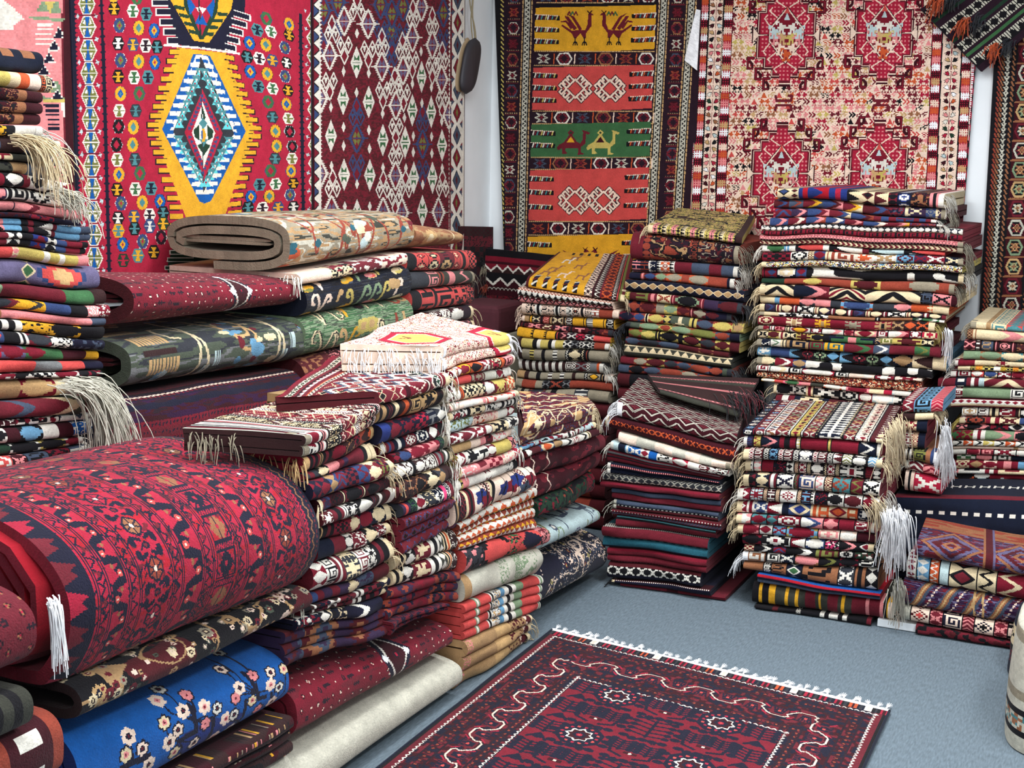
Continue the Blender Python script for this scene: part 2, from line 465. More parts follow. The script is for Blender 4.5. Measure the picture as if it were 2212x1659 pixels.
def add_fringe(o, hx, warp, fringe, seed):
    """fringe: string of sides and colour, e.g. 'Rw' 'LRc' 'Rw2' (2 = longer)"""
    m = re.match(r'([LRlr]+)([A-Za-z]?)[A-Z]*(\d*\.?\d*)', fringe)
    sides, col, ln = m.group(1), m.group(2) or 'w', float(m.group(3) or 1)
    for sd in sides:
        g = Geo(); rg = np.random.default_rng(seed + ord(sd)); u = 1. if sd in 'Rr' else 0.
        n = 46 if sd.isupper() else 22
        if '*' in fringe: n = 120
        vv = 1 - rg.uniform(.55 if '~' in fringe else 0.0, .98 if '*' in fringe or '~' in fringe else min(.2 / hx.d, .9), n); h = rg.uniform(.15, .9, n)
        P = warp(hx.at(np.full(n, u), vv, h))
        ud = hx.c[1, 1, 0] - hx.c[0, 1, 0]; ud = ud / np.linalg.norm(ud) * (1 if u else -1)
        fd = hx.c[0, 1, 0] - hx.c[0, 0, 0]; fd = fd / np.linalg.norm(fd)
        D = ud[None] * .75 + fd[None] * rg.uniform(.1, .9, n)[:, None]
        strands(g, P - ud * .004, D, .065 * ln, col, seed + 3, droop=.75)
        g.build('fringe', STRING, o, seed, .05)

ORD = ('first second third fourth fifth sixth seventh eighth ninth tenth eleventh twelfth thirteenth fourteenth fifteenth sixteenth seventeenth '
       'eighteenth nineteenth twentieth twenty-first twenty-second twenty-third twenty-fourth twenty-fifth twenty-sixth twenty-seventh '
       'twenty-eighth twenty-ninth thirtieth thirty-first thirty-second thirty-third thirty-fourth thirty-fifth thirty-sixth thirty-seventh thirty-eighth thirty-ninth fortieth').split()
def stack_warp(axis, seed, az=.008, av=.014):
    def f(P):
        P = np.array(P, float); u = P[..., axis]; z = P[..., 2]
        P[..., 2] = z + az * sn(u * 5, z * 2.2, seed) * np.minimum(1, z * 6)
        k = av * sn(u * 4.2, z * 9, seed + 1) + av * .5 * sn(u * 11, z * 22, seed + 2)
        if axis == 0: P[..., 1] -= k
        else: P[..., 0] += k
        return P
    return f
COUNT = [0]
def stack(phrase, group, axis, plane, depth, rows, seed, cell=.004, first=1, mat=None, wave=1.0):
    """rows top to bottom: ('@', ox, oy) sets the crop origin; (xL,yL,xR,yR,n,spec,fringe,text) is one rug's top edge.
    the last row is the line the lowest rug rests on"""
    warp = stack_warp(axis, seed, .008 * wave, .014 * wave); on = (lambda x, y: on_y(x, y, plane)) if axis == 0 else (lambda x, y: on_x(x, y, plane))
    back = np.array([0, depth, 0]) if axis == 0 else np.array([-depth, 0, 0])
    ox = oy = 0; sc_ = SCL; L = []; L0 = rows[0][1:3]
    for r in rows:
        if r[0] == '@': ox, oy = r[1], r[2]; sc_ = r[3] if len(r) > 3 else SCL; continue
        if r[0] == 'F':                               # the layers out of sight, down to the floor
            q = L[-1]; k = r[1]
            L[-1] = (*q[:4], (0, 0, 0, 0, 2, r[2], '', r[3]))
            for j in range(1, k + 1):
                f = 1 - j / k
                L.append((q[0], q[1] * f, q[2], q[3] * f, (0, 0, 0, 0, 2, r[2], '', r[3])))
            continue
        a = on(ox + r[0] / sc_, oy + r[1] / sc_); b = on(ox + r[2] / sc_, oy + r[3] / sc_)
        L.append((a[axis], a[2], b[axis], b[2], r))
    out = []
    zb = None
    # walk from the bottom up so that nothing sinks below the floor
    def line(l, u): return l[1] + (l[3] - l[1]) * (u - l[0]) / (l[2] - l[0])
    tops = {}
    for i in range(len(L) - 2, -1, -1):
        l, lb = L[i], L[i + 1]; u0, u1 = l[0], l[2]
        b0 = max(0.004, line(lb, u0)); b1 = max(0.004, line(lb, u1))
        t0 = max(l[1], b0 + .012); t1 = max(l[3], b1 + .012)
        L[i] = (u0, t0, u1, t1, l[4])
        r = l[4]; rg = np.random.default_rng(seed * 100 + i)
        dv = rg.uniform(-.012, .012)
        def pt(u, z):
            return np.array([u, plane - dv, z]) if axis == 0 else np.array([plane + dv, u, z])
        hx = Hex(pt(u0, b0 + .001), pt(u0, t0 - .0015), pt(u1, b1 + .001), pt(u1, t1 - .0015), back)
        if len(r) > 8:                                # the back edge of a rug whose top shows, from the photo
            ox0, oy0 = L0; dp = r[8][2]
            for iu in (0, 1):
                x_, y_ = ox0 + r[8][iu][0] / SCL, oy0 + r[8][iu][1] / SCL; t = hx.c[iu, 1, 1][2] - hx.c[iu, 1, 0][2]
                if isinstance(dp, tuple): q = on_z(x_, y_, hx.c[iu, 1, 1][2] + dp[iu])
                else: q = on_y(x_, y_, plane + dp) if axis == 0 else on_x(x_, y_, plane - dp)
                hx.c[iu, 0, 1] = q; hx.c[iu, 0, 0] = q - np.array([0, 0, t])
        fr = r[6]
        if r[4] == 0: continue                        # a line only; the rug is built elsewhere
        o = fold_rug('folded_rug', hx, r[4], r[5], warp, cell, top=(i == 0 or r[6].endswith('^')), seed=seed * 100 + i, mat=mat, fringe=fr.rstrip('^') or None, edge=r[9] if len(r) > 9 else None)
        pos = i + first - 1
        tag(o, '%s, %s of the %s' % (r[7], 'on top' if pos == 0 else ORD[pos] + ' from the top', phrase), 'rug', group)
        out.append(o); COUNT[0] += 1
    return out, warp, L
# ------------------------------------------------------------------ room shell
PLASTER = plain('white plaster', (236, 240, 242), .85, (6, .035, (1, 1, 1)), .08)
FELT = plain('grey felt carpet', (100, 113, 122), .95, (90, .25, (2.2, .4, 1)), .25)
CEILM = plain('ceiling paint', (235, 235, 235), .9)
def box(name, lo, hi, mat, kind='structure', cuts=1):
    lo = np.array(lo, float); hi = np.array(hi, float)
    me = bpy.data.meshes.new(name)
    v = [(x, y, z) for x in (lo[0], hi[0]) for y in (lo[1], hi[1]) for z in (lo[2], hi[2])]
    f = [(0, 1, 3, 2), (4, 6, 7, 5), (0, 4, 5, 1), (2, 3, 7, 6), (0, 2, 6, 4), (1, 5, 7, 3)]
    me.from_pydata(v, [], f); me.materials.append(mat)
    o = bpy.data.objects.new(name, me); COL.objects.link(o)
    if kind: o['kind'] = kind
    return o
box('floor', (-3.1, -2.0, -.1), (3.2, 6.2, 0), FELT)
box('wall_left', (-3.1, -2.0, 0), (WALLX, 6.2, 3.0), PLASTER)
box('wall_back', (WALLX, WALLY, 0), (3.2, 6.2, 3.0), PLASTER)
box('wall_right', (3.2, -2.0, 0), (3.3, 6.2, 3.0), PLASTER)
box('ceiling', (-3.1, -2.0, 3.0), (3.3, 6.2, 3.1), CEILM)
# ------------------------------------------------------------------ the stacks (rows read top to bottom)
# against the back wall: yellow kilim stack
D1 = [('@', 1100, 410),
 (140, 742, 985, 905, 1, 'fn:p_yellowtop', 'Rc', 'yellow kilim with animals and patterned border', ((425, 525), (1062, 562), .56)),
 (85, 825, 885, 960, 2, 'L:2p/Xk,2w/Tj,q/Tk,2w/Tk,2q/:f', '', 'white toothed kilim with pink edge'),
 (110, 955, 930, 1035, 1, 'q/Ak,q/Yk,w/|k,q/Sk,q/Wkj,w/|k,q/Jk,w/Zk,q/Hkf,q/|k,q/Ek,w/If,2f,q', 'Lq', 'beige kilim with black hooked bands'),
 (100, 1062, 885, 1112, 1, '2a,k/|y,2k/Xc,j/|k,2f/Sp,k/|a,3d/Xc,a/|k,2d/Sw,3y,k/|y,2k/c,3y,k/|y,2k/Sw', 'lq', 'tan and yellow striped kilim'),
 (90, 1125, 870, 1205, 1, 'j/|k,3M/Xp,2j/Sc,3x/Xp,j/|k,2M/Ip,3j/Xk,2j/Sf', 'Rv', 'thin maroon patterned kilim'),
 (75, 1165, 860, 1268, 1, '3y,k/Cy,2y,k/Cy,2y,k/|S,2M/Zp,2x/Xw,2R/Xk,2x/Xw,4S', '', 'kilim yellow left and red right'),
 (90, 1250, 855, 1315, 1, 'd,3Y,k,k/c,2Y,k,k/c,2Y,2k/Xw,2k/Xe,k/Zw,2k/Xw,k/Zw,4f', 'Rw', 'pale yellow kilim with black stripes'),
 (90, 1340, 850, 1378, 1, 'd,2E,k/cY,2E,k/c,2E,k/c,2E,k/Zw,3k/Kc,k/Zc,k/|f,5E', 'RE', 'grey beige kilim with dark stripes'),
 (70, 1445, 800, 1482, 1, 'w,d,' * 7 + '2d/Ew,w/Xd,3j/Xe,w/Xd,2e,O,e', 'Rw', 'white and maroon striped kilim'),
 (55, 1540, 870, 1590, 1, '2a,d,2E,k,2E,d/c,2E,k/c,2E,d,2E,k/Zw,3E/Dky,k/|a,2q', 'Rw', 'beige kilim with short dark stripes'),
 (50, 1608, 870, 1655, 1, 'E,2f,E,k/Xe,2k/Xf,k/Xe,6f', 'lE', 'rust red kilim with black band'),
 ('@', 1100, 820),
 (70, 65, 845, 108, 1, '3E/|k,4v/Xf,4E/|k,3E,3v/Iw,5E', 'LE', 'beige kilim with dark striped bands'),
 (80, 200, 835, 212, 0, '', '', ''),
 ('F', 4, 'j,E,2k,f,j', 'dark striped kilim low down')]
# dark kilim stack
D2 = [('@', 1100, 410),
 (1185, 285, 1985, 415, 1, 'fn:p_creamtop', 'Lc', 'cream and brown floral folded carpet', ((1435, 140), (2095, 228), .55)),
 (1040, 348, 1960, 475, 1, '2D,x/Ff,6k/mjfxa,k/Sf,5x/mjQkE,x', 'RE', 'thick dark brown floral carpet roll'),
 (1045, 588, 1945, 655, 1, '2N/Ip,2N/If,2N/Jw,w/Tk,2O/Fwf,w/Tk,4D,4h,3D,4h', 'Rw1.3', 'kilim of wine and slate blocks'),
 (1020, 700, 1915, 758, 1, '3n,f/|p,3j/Kb,3f/Ki,4O/KE,2f,5O/KE,5f,2n', 'Rw', 'rust orange kilim with grey diamonds'),
 (995, 760, 2005, 862, 1, 'L:2n,2n/Kca,N,f/Tn', '', 'navy kilim with orange comb edge'),
 (990, 868, 1990, 962, 1, 'o/KY,4o/CjA,2D/|p,3c/Xf,D/|p,5j/Kik,D/|p,3u,5n/Kj', 'Rv1.2', 'kilim with olive comb and grey star'),
 (1005, 945, 1890, 1052, 1, '3n/Kf,4f/Kj,2E,3Y/Ki,3f/Kj,j/|p,3j/KE,3n/Kj,3n', 'Rv', 'faded rust kilim with navy ends'),
 (935, 1045, 1995, 1140, 1, '4D/Kn,3f/Kb,c/|k,4f/KY,2n/KY,5K/Yc,2Y/|k,4j/Kh,5f/KY,3Y/Ka', '', 'kilim of rust and yellow crosses'),
 (1000, 1130, 1965, 1225, 1, '3K,4f/Ki,3o/KYf,4Q/Ki,5f/Ko,3h/Kf,2n', 'Lv', 'slate and rose stepped kilim'),
 (1020, 1182, 1960, 1298, 1, '3f/Ko,3o/KY,k/|Y,4Y/Kk,k,4Y/Kkj,3j/Kv,3Y/Kj,2j', '', 'kilim with pale yellow stepped diamonds'),
 (990, 1260, 1870, 1382, 1, '3j/Kh,4D/Kv,4j/Kh,4D/Kj,3Q/Kj,3j', '', 'dull maroon and grey kilim'),
 (978, 1320, 1900, 1432, 1, 'L:3C,2C/Tc,c,k', '', 'dark green kilim with cream meander'),
 (942, 1425, 1900, 1520, 1, '3D,3f/KE,4Y/Kj,3D/Kv,3f/Kh,4h/Kf,3n/Kf,2K', 'Rv', 'kilim of rose and tan steps'),
 (930, 1490, 1885, 1600, 1, '2h,3f/Kk,3D/Kh,4K/Kf,3f/KE,4h/Kf,2K', 'Rv', 'grey blue and rust stepped kilim'),
 (930, 1560, 1880, 1655, 0, '', '', ''),
 ('F', 6, 'j,2k,f,2n,j,K,f', 'dark kilim low down')]
# tallest stack on the right
D3 = [('@', 1652, 410),
 (110, -25, 1535, 35, 1, '3c/Dkb,2c/Dkj,3U/|I,4U/ZII,4U/|R,3c/Tk,3c/Djk,3c/Tj,2D/Fk,3N/FUw,4k/mjQx,2p/|k,w', 'Rw', 'cream rug with blue pointed medallion'),
 (68, 66, 1550, 165, 1, '3j/Zb,3h/Zf,4D/Zyh,4b/Zjp,4D/Zyc,5j/Zb,3D/mhn,4u/Jc,2b/Oe,2u/Jc', 'RE', 'wine and blue zigzag kilim'),
 (88, 145, 1465, 258, 1, '3D/Ab,3u/Zp,4b/ZDp,4D/Zbc,4b/Zjf,4D/|b,3b/ID,3D/|b,f/|c', 'Rw', 'faded red and blue chevron kilim'),
 (45, 222, 1515, 303, 1, '3b/Zp,3D/Zq,3b/Zpf,3b/Zq,3D/Zp,4b/ZqD,3D/Zpy,3D/mbf,f/mbD,n', 'Rw', 'slate kilim with pink zigzags'),
 (-35, 292, 1690, 325, 2, 'L:4r/Ekw,r,c,2N/Fw,N/Fw,k', '', 'navy rug with white octagons'),
 (-40, 375, 1700, 432, 2, 'L:3D/Ac,2D,k/.p,p/.k,2p/Erw', 'RE', 'pink and red key border rug'),
 (-25, 455, 1535, 528, 1, 'w,3w/Kg,s/|w,w,5S/TkJ,w,k,5w/TkI,D,6L/Tki,k,6S/Tkw', 'Lw', 'rug with coral and white teeth'),
 (-15, 522, 1700, 575, 1, '5r/Pk,3w/Vk,j/:c,2b/Kr,c/|f,4q/Ef,3q/RO,4w/Xa,3s/Vj,2u/Xr,3r/Xw,3N/Xc', 'RE', 'red rug with cream and blue panels'),
 (-20, 602, 1690, 642, 1, 'M:wkYhrks;.030', 'Lc', 'finely speckled cream and black rug'),
 (-25, 655, 1700, 705, 1, 'r/|k,2r/Db,4N/Fwc,2b/Dr,30k/m', 'R', 'rug of many coloured stepped diamonds'),
 (-30, 752, 1620, 800, 1, '5G,4f,4f/KY,6f,6Y/KYj,6f,6f/KE,3f', 'RE', 'rust red kilim with yellow steps'),
 (-35, 800, 1650, 905, 1, '6c/Akc,6N/ZpD,6c/Akr,9c/Akc,2h/Ek,3p/Xk,M', 'LcE', 'cream kilim with black saw teeth'),
 (-45, 910, 1570, 1002, 1, '3c,s,4O,3v/Kp,3p,2v,6O/Ksb,4v,3v/Kp,3O,O/Kc,3c', '', 'orange and charcoal stepped kilim'),
 (-50, 978, 1545, 1078, 1, '!k' + 'D/|w,2u/Zb,c/|r,2j/Kc,D/|w,3w/Xk,c/|r,2u/Dc,D/|w,2k/Kc,' * 2 + 'D', 'Lc', 'maroon rug with narrow white bands'),
 (-55, 1048, 1530, 1152, 1, '4c,5w/mk,5k/mw,9Q,k/|w,6Q,2G/Zw,3g/Zw,w', 'LE', 'brick rug with black lace edge'),
 (-60, 1088, 1455, 1142, 1, '3r/Oc,2r,3r/Qca,2r,3r/Qya,2r,3r/QE,2r,3r/Qak,2d/Xa,2d/DO,2k/XO,c', 'RY', 'red rug with gold flower medallions'),
 (-60, 1168, 1485, 1225, 1, '!k2c/Fr,w/|r,2p/Xr,c/|k,4w/Dry,2r/Hw,4w/Zp,2p/Fr,4p/Dcr,2w/Er,4w/Zpr,2r/Hw,3c/OR', 'LE', 'cream and pink panelled rug'),
 (-65, 1212, 1445, 1292, 1, '2c/Xk,2Y/Fj,c/|r,2k/Xc,3Y/Qj,2Y/Fk,k,8N/Qgp,N/mac,2c/Eo,5Y/Rj,2k/Xc', '', 'gold and navy rug with crab motif'),
 (-65, 1280, 1510, 1352, 1, '3N/Ww,2w/Zg,c/|k,5N/Eac,3D/Eg,4T/Ey,6D/Zg,3h/Zw,5D,3g/Zo,2D', 'LE', 'navy green and maroon zigzag rug'),
 (-65, 1345, 1555, 1442, 1, '2s/Rw,3b,' + '2k/Ts,2k/VDp,2k/Vic,2k/Ds,' * 2 + '3N/Ka,3d/Tc,2c', '', 'navy rug with heart shaped flowers'),
 (-65, 1432, 1425, 1552, 1, '3G/Kc,3r/Zw,2b/Ka,20k/m', 'LE', 'rug of pink palmettes on slate'),
 (-60, 1500, 1340, 1622, 1, '!k2w/Er,3w/Zc,2w/Ek,5R/Dw,2w/Ek,4q/Zw,3r/Hw,4q/Xr', '', 'red and white panelled rug'),
 (-60, 1548, 1340, 1650, 1, 'M:fkcOj;.03', '', 'brown rug with fine zigzag flowers'),
 ('@', 1652, 820),
 (-20, -10, 1330, 125, 1, '3y/Kw,2S,4P/Kpg,2p,3C,4O/Kw,w,5P/Kpr,3c,2R,4L/Kw,2k', '', 'pink and orange diamond kilim'),
 (80, 28, 1330, 170, 1, '3w/Fk,2w/Xk,c/|r,4k/XwO,3k/Ow,2r/Fw,3L/Fw,4w/Xk', 'lc', 'black and white cross patterned rug'),
 (100, 130, 1330, 250, 0, '', '', ''),
 ('F', 5, 'D/|w,2N/Xc,j,2c/Fr,D,k', 'red patterned rug low down')]
# rugs poking out beside the fringed front stack, under the tallest stack's right end
# far right stack
D4 = [('@', 1652, 410),
 (1760, 1125, 2700, 1250, 1, '3c,a,3c/Et,3S/Kt,3t/El,4c/Kt,4c', 'LE', 'cream kilim with teal blocks'),
 (1735, 1192, 2700, 1238, 1, 'a/Xj,Q/|c,12c/Zp,12c/Zf', '', 'beige kilim with rose zigzags'),
 (1705, 1285, 2700, 1332, 1, '!k2M/Xp,d/.w,2h/Sa,M/|p,2d/Op,M/|p,2d/mjQ,c/|k,2j/Sp,2p/Ek,D/|w,3c/Ok', '', 'maroon rug with pale bands'),
 (1700, 1380, 2700, 1410, 1, '4i,5Q/Ki,5t/Kc,5Q/Kc,4s/Kc,4i', '', 'teal and brown stepped kilim'),
 (1625, 1455, 2700, 1485, 1, '3r,3c,2c/Hr,3c,2c/Hk,4c,c/Hr', 'lw', 'cream rug with red end'),
 (1650, 1512, 2700, 1530, 1, '2c,' + '1Y/:kg,1O/:yk,2Y/:kO,1w,1o/:yk,' * 3, '', 'yellow and green beaded rug'),
 (1585, 1552, 2700, 1570, 1, '!kr,2r/Ew,2S/Dw,2c/Kb,2r/Xw,2p/Fr,3w/Fp,2r/Ew,3w/Dr', 'Lw', 'red rug with white squares'),
 ('@', 1652, 820),
 (1480, -12, 2700, 15, 1, '3D,2N/.w,2D/|w,L,8D/Ac,8D/Sp', '', 'red rug with navy edge band'),
 (1605, 72, 2700, 95, 1, '2w/Er,4i,6i,3w/Ek,2w/Er,6i,3w', '', 'cream rug with pale green panels'),
 (1545, 172, 2700, 195, 1, 'L:2r,c,2w/Dr,2r', 'LE', 'plain red rug with white scalloped line'),
 (1680, 252, 2700, 268, 1, '!k3w/Oa,2w/Sd,2c/|k,3r/Sw,c/|d,3k/Fw,3w/Oa,2c/|k,3r/Sw', '', 'white and brown medallion rug'),
 (1662, 335, 2700, 348, 1, 'r/Xw,3f/Vk,2r/|c,3c/Xj,2b,2f/Xw,3r/Fc,2k/Xc', 'LY', 'red rug with black crosses'),
 (1632, 392, 2700, 402, 1, '2p/Xk,4k/Zp,3r/Xk,3N/Dwk,3r/Xg,3k/Dwk,3N/Dw', '', 'dark rug with white lozenges'),
 (1540, 440, 2700, 470, 1, '3r/Hg,2r/Xo,2w/|r,5i/Zp,3p/Fk,4t/Zr,4r/Xt', '', 'red and pale green hooked rug'),
 (1605, 525, 2700, 548, 1, 'w/Zk,O/Zw,w/Zk,Y/Zw,' * 3, '', 'cream rug with thin zigzags'),
 (1605, 582, 2700, 600, 1, '9q,2q/|a,9q', '', 'thin plain cream rug'),
 (1595, 605, 2700, 628, 1, '!k2w,2p/Fr,2p/Er,3w/Xr,3p/Fw,2S/Ew,4q/Zr', 'Lw', 'pink and cream patterned rug'),
 (1635, 658, 2700, 690, 1, '3g/:w,3k/Fp,3C/Ew,4N/Zp,4f/Kw,3k/Zs', '', 'dark green and black rug'),
 (1575, 705, 2700, 735, 1, 'r,2c/Or,2r/Da,2q/Fr,3r/|p,3s,4M/Xn,2p/Or', '', 'red rug with cream roundels'),
 (1595, 782, 2700, 805, 1, 'p/.k,4w/.k,2r/|w,4c/.r,4w/Zr,4w/|r', '', 'white rug with small dark dots'),
 (1605, 822, 2700, 845, 1, '4O/Kk,3k/Kw,2r,6L/Kr,6h,3r', '', 'orange and grey blue kilim'),
 (1615, 875, 2700, 892, 1, '2w,3s/Zn,5N/Zw,3u/Zw,3w/Fk,4w/Zr', '', 'white rug with navy zigzags'),
 (1595, 925, 2700, 945, 1, '4N/Hw,3N/|w,5h/Kb,4b/Ef,4a/Kb,4r/Zw', '', 'navy rug with white crosses'),
 (1590, 1000, 2700, 1040, 0, '', '', ''),
 ('F', 3, 'j,N,2k,D,N', 'dark striped rug low down')]
# front row, striped bags
E1 = [('@', 1100, 820),
 (930, 190, 1945, 455, 1, 'F:M/lzDk;.066', 'LW1.5', 'wine rug with white diamond lattice', ((1120, -20), (2010, 290), (.01, .01))),
 (830, 300, 1945, 560, 1, 'L:5M,2M/XO,2M,3M', 'lM', 'maroon cloth with embroidered yellow flowers'),
 (945, 445, 1900, 700, 1, '9q/|z,6z/|q,3q', 'RE', 'ribbed beige folded cloth'),
 (880, 520, 1880, 760, 1, '2L,2N,s/|w,3B/Xw,2w/Dr,2B,4w/Sk,4R/Dw,3w,2j/Sw,5w/mkj', 'lw', 'white cloth with blue and red figures'),
 (835, 585, 1800, 800, 3, 'L:4D,2v,3D,2e,3D', '', 'red and grey striped bag'),
 (850, 700, 1800, 850, 2, 'L:3N,n,1D,3N,1j/.p,3N', 'lw', 'navy folded bag with thin stripes'),
 (780, 795, 1810, 890, 1, 'L:2v,3v/Xz,3v/Aw,1w', '', 'charcoal bag with white zigzag band'),
 (775, 872, 1805, 960, 1, 'L:4D,3r,1j', '', 'plain red folded cloth'),
 (860, 925, 1810, 1010, 2, 'L:2D,3D,1k/.p,4h,2n,1Q/.O', '', 'blue cloth with red lower stripe'),
 (880, 1025, 1790, 1120, 2, 'L:2j,1k/.w,2h,2h,1k', 'lz', 'slate bag with white dotted line'),
 (865, 1105, 1820, 1200, 2, 'L:1j,2D/Ah,2j,1D/.w,2j', '', 'maroon bag with fine zigzags'),
 (905, 1155, 1765, 1270, 1, 'L:3n,5D,2k,1t,1T,4D', '', 'maroon bag with teal stripe'),
 (800, 1240, 1700, 1350, 2, 'L:2n,4T,2k/.w,4D,1k/:w', '', 'red bag with white dots over blue'),
 (835, 1425, 1690, 1520, 2, 'L:1D/:w,3D,1j,4D,2r,1k', '', 'plain brick red bag'),
 (845, 1545, 1640, 1640, 1, 'L:3n,2k/Xw,2j,1w/:k', '', 'navy bag with row of white crosses'),
 ('@', 1100, 1239),
 (880, 65, 1720, 130, 1, 'L:1j/.w,3n,1j/.w,2M', 'lk', 'maroon bag with white dotted edges'),
 (945, 105, 1830, 215, 2, '9D,2M,9D', '', 'plain maroon cloth at the bottom'),
 (950, 130, 1830, 258, 0, '', '', '')]
# front row, fringed stack
E2 = [('@', 1652, 820),
 (-185, 428, 1000, 508, 1, 'fn:p_e2top', 'Rc1.4', 'broad rug of red and cream stripes', ((100, 132), (1190, 172), (.003, .003))),
 (-180, 482, 985, 552, 1, '!k2u/Sb,2Y/Zr,4N/Zp,4r/|k,Y/K,6r,Y,6r,4N/Zw,w', 'lw', 'red and navy rug with yellow blocks'),
 (-170, 588, 1010, 680, 1, '!kr,w/:r,2j/Sw,w/:k,2n/Hs,w/:r,2j/Sw,w/:k,3w/Wn,w/:r,2j/Sw,w/:k,2j/Tw,2w/Ao,3k/Fw,2s/Aw,r/|w', 'LRc1.3', 'rug of small white hooked bands'),
 (-168, 690, 985, 762, 1, '!k2w/Zn,2p/Fw,3r,3k/mrn,2w/Dk,r/:c,2r/Hw,c/:k,3k/Fw,c/:k,2r/Hw,c/:k,6k/Qwr,2j/Er,2k/Fw', 'Lc', 'navy rug with white star medallion'),
 (-180, 808, 990, 880, 1, '!k3D/Fk,3N/Kc,2D/|w,4w/Xn,D/Zg,4q/Eb,2w/Zp,2D/:c,4t/Vf,3D/Zo,4w/Xk', 'Lc', 'rug with turquoise square and brown star'),
 (-230, 930, 985, 1010, 1, '!k3r/Zw,3L/Qr,D/:c,2M/Iw,D/:c,4w/Pr,D/:c,2M/Is,w/.k,3k/mrn,4w/Fk,4w/Fj,3w/Kr,w', 'LRw1.3', 'rug with white octagon and lattice band'),
 (-240, 1040, 915, 1128, 1, '3r/Zw,2w/|r,4b/Xw,4w/Tr,2N,6b/DcU,2c/|O,3O/.c,5c/DrO,3O/.c,4N/Rw', 'Lc', 'red rug with blue lozenge'),
 (-235, 1148, 955, 1240, 1, '!k4p/Kw,4t/Kr,3D/Dt,6r/Ow,6w/Zbp,4r/Kp,4r,4r/Sw,2r/|w', 'Lc', 'red rug with pink and teal steps'),
 (-225, 1232, 935, 1335, 1, '!k6p/Kr,4w/Dr,4s/Xr,9Y/Ksr,6q/Op,5q/Kw,5M', 'Lc', 'peach and pale yellow stepped rug'),
 (-190, 1322, 925, 1422, 1, '!k4r/Kk,6w/Vkr,3w/Tr,4b/Fw,3k/mPw,4k/Zp,3k/Dwr', 'R', 'white rug with red birds'),
 (-180, 1415, 920, 1500, 1, '!k2c/:r,4k/Zw,3r/Ab,6k/Zw,5j/Eo,3k/Vw,4G/mjw', '', 'black rug with pale angular figures'),
 (-195, 1470, 955, 1568, 1, '!k5Q/Ew,3w/Ek,3N/Xw,5Q/Kp,4k/Zo,4r/Kk,4k/Sw', 'LW1.3', 'brown rug with white key blocks'),
 (-190, 1558, 965, 1635, 1, '!k5Q,2w/Ek,4Q/Sk,4N/Dwg,9Q/Sk,4v/Xw,3Q/|k,3k/Dw', '', 'brick brown rug with diamond ends'),
 ('@', 1652, 1239),
 (-60, -2, 985, 178, 2, 'L:4h,1B,3I,2n,3I,2B', '', 'blue and scarlet striped cloth'),
 (-105, 68, 1100, 255, 1, '2k,y,2k,2y,3C,y,2C,y,2C,3D,C,y,2C,3D,C,y,2C,4D,p,3D,p,k,2y', 'Rq', 'orange and olive striped blanket'),
 (-85, 305, 905, 398, 1, '4k,j,3k,k,w/:k,4k,w,k,2w,k,w,4k,D', '', 'black blanket with white bars'),
 (-90, 350, 900, 492, 0, '', '', '')]
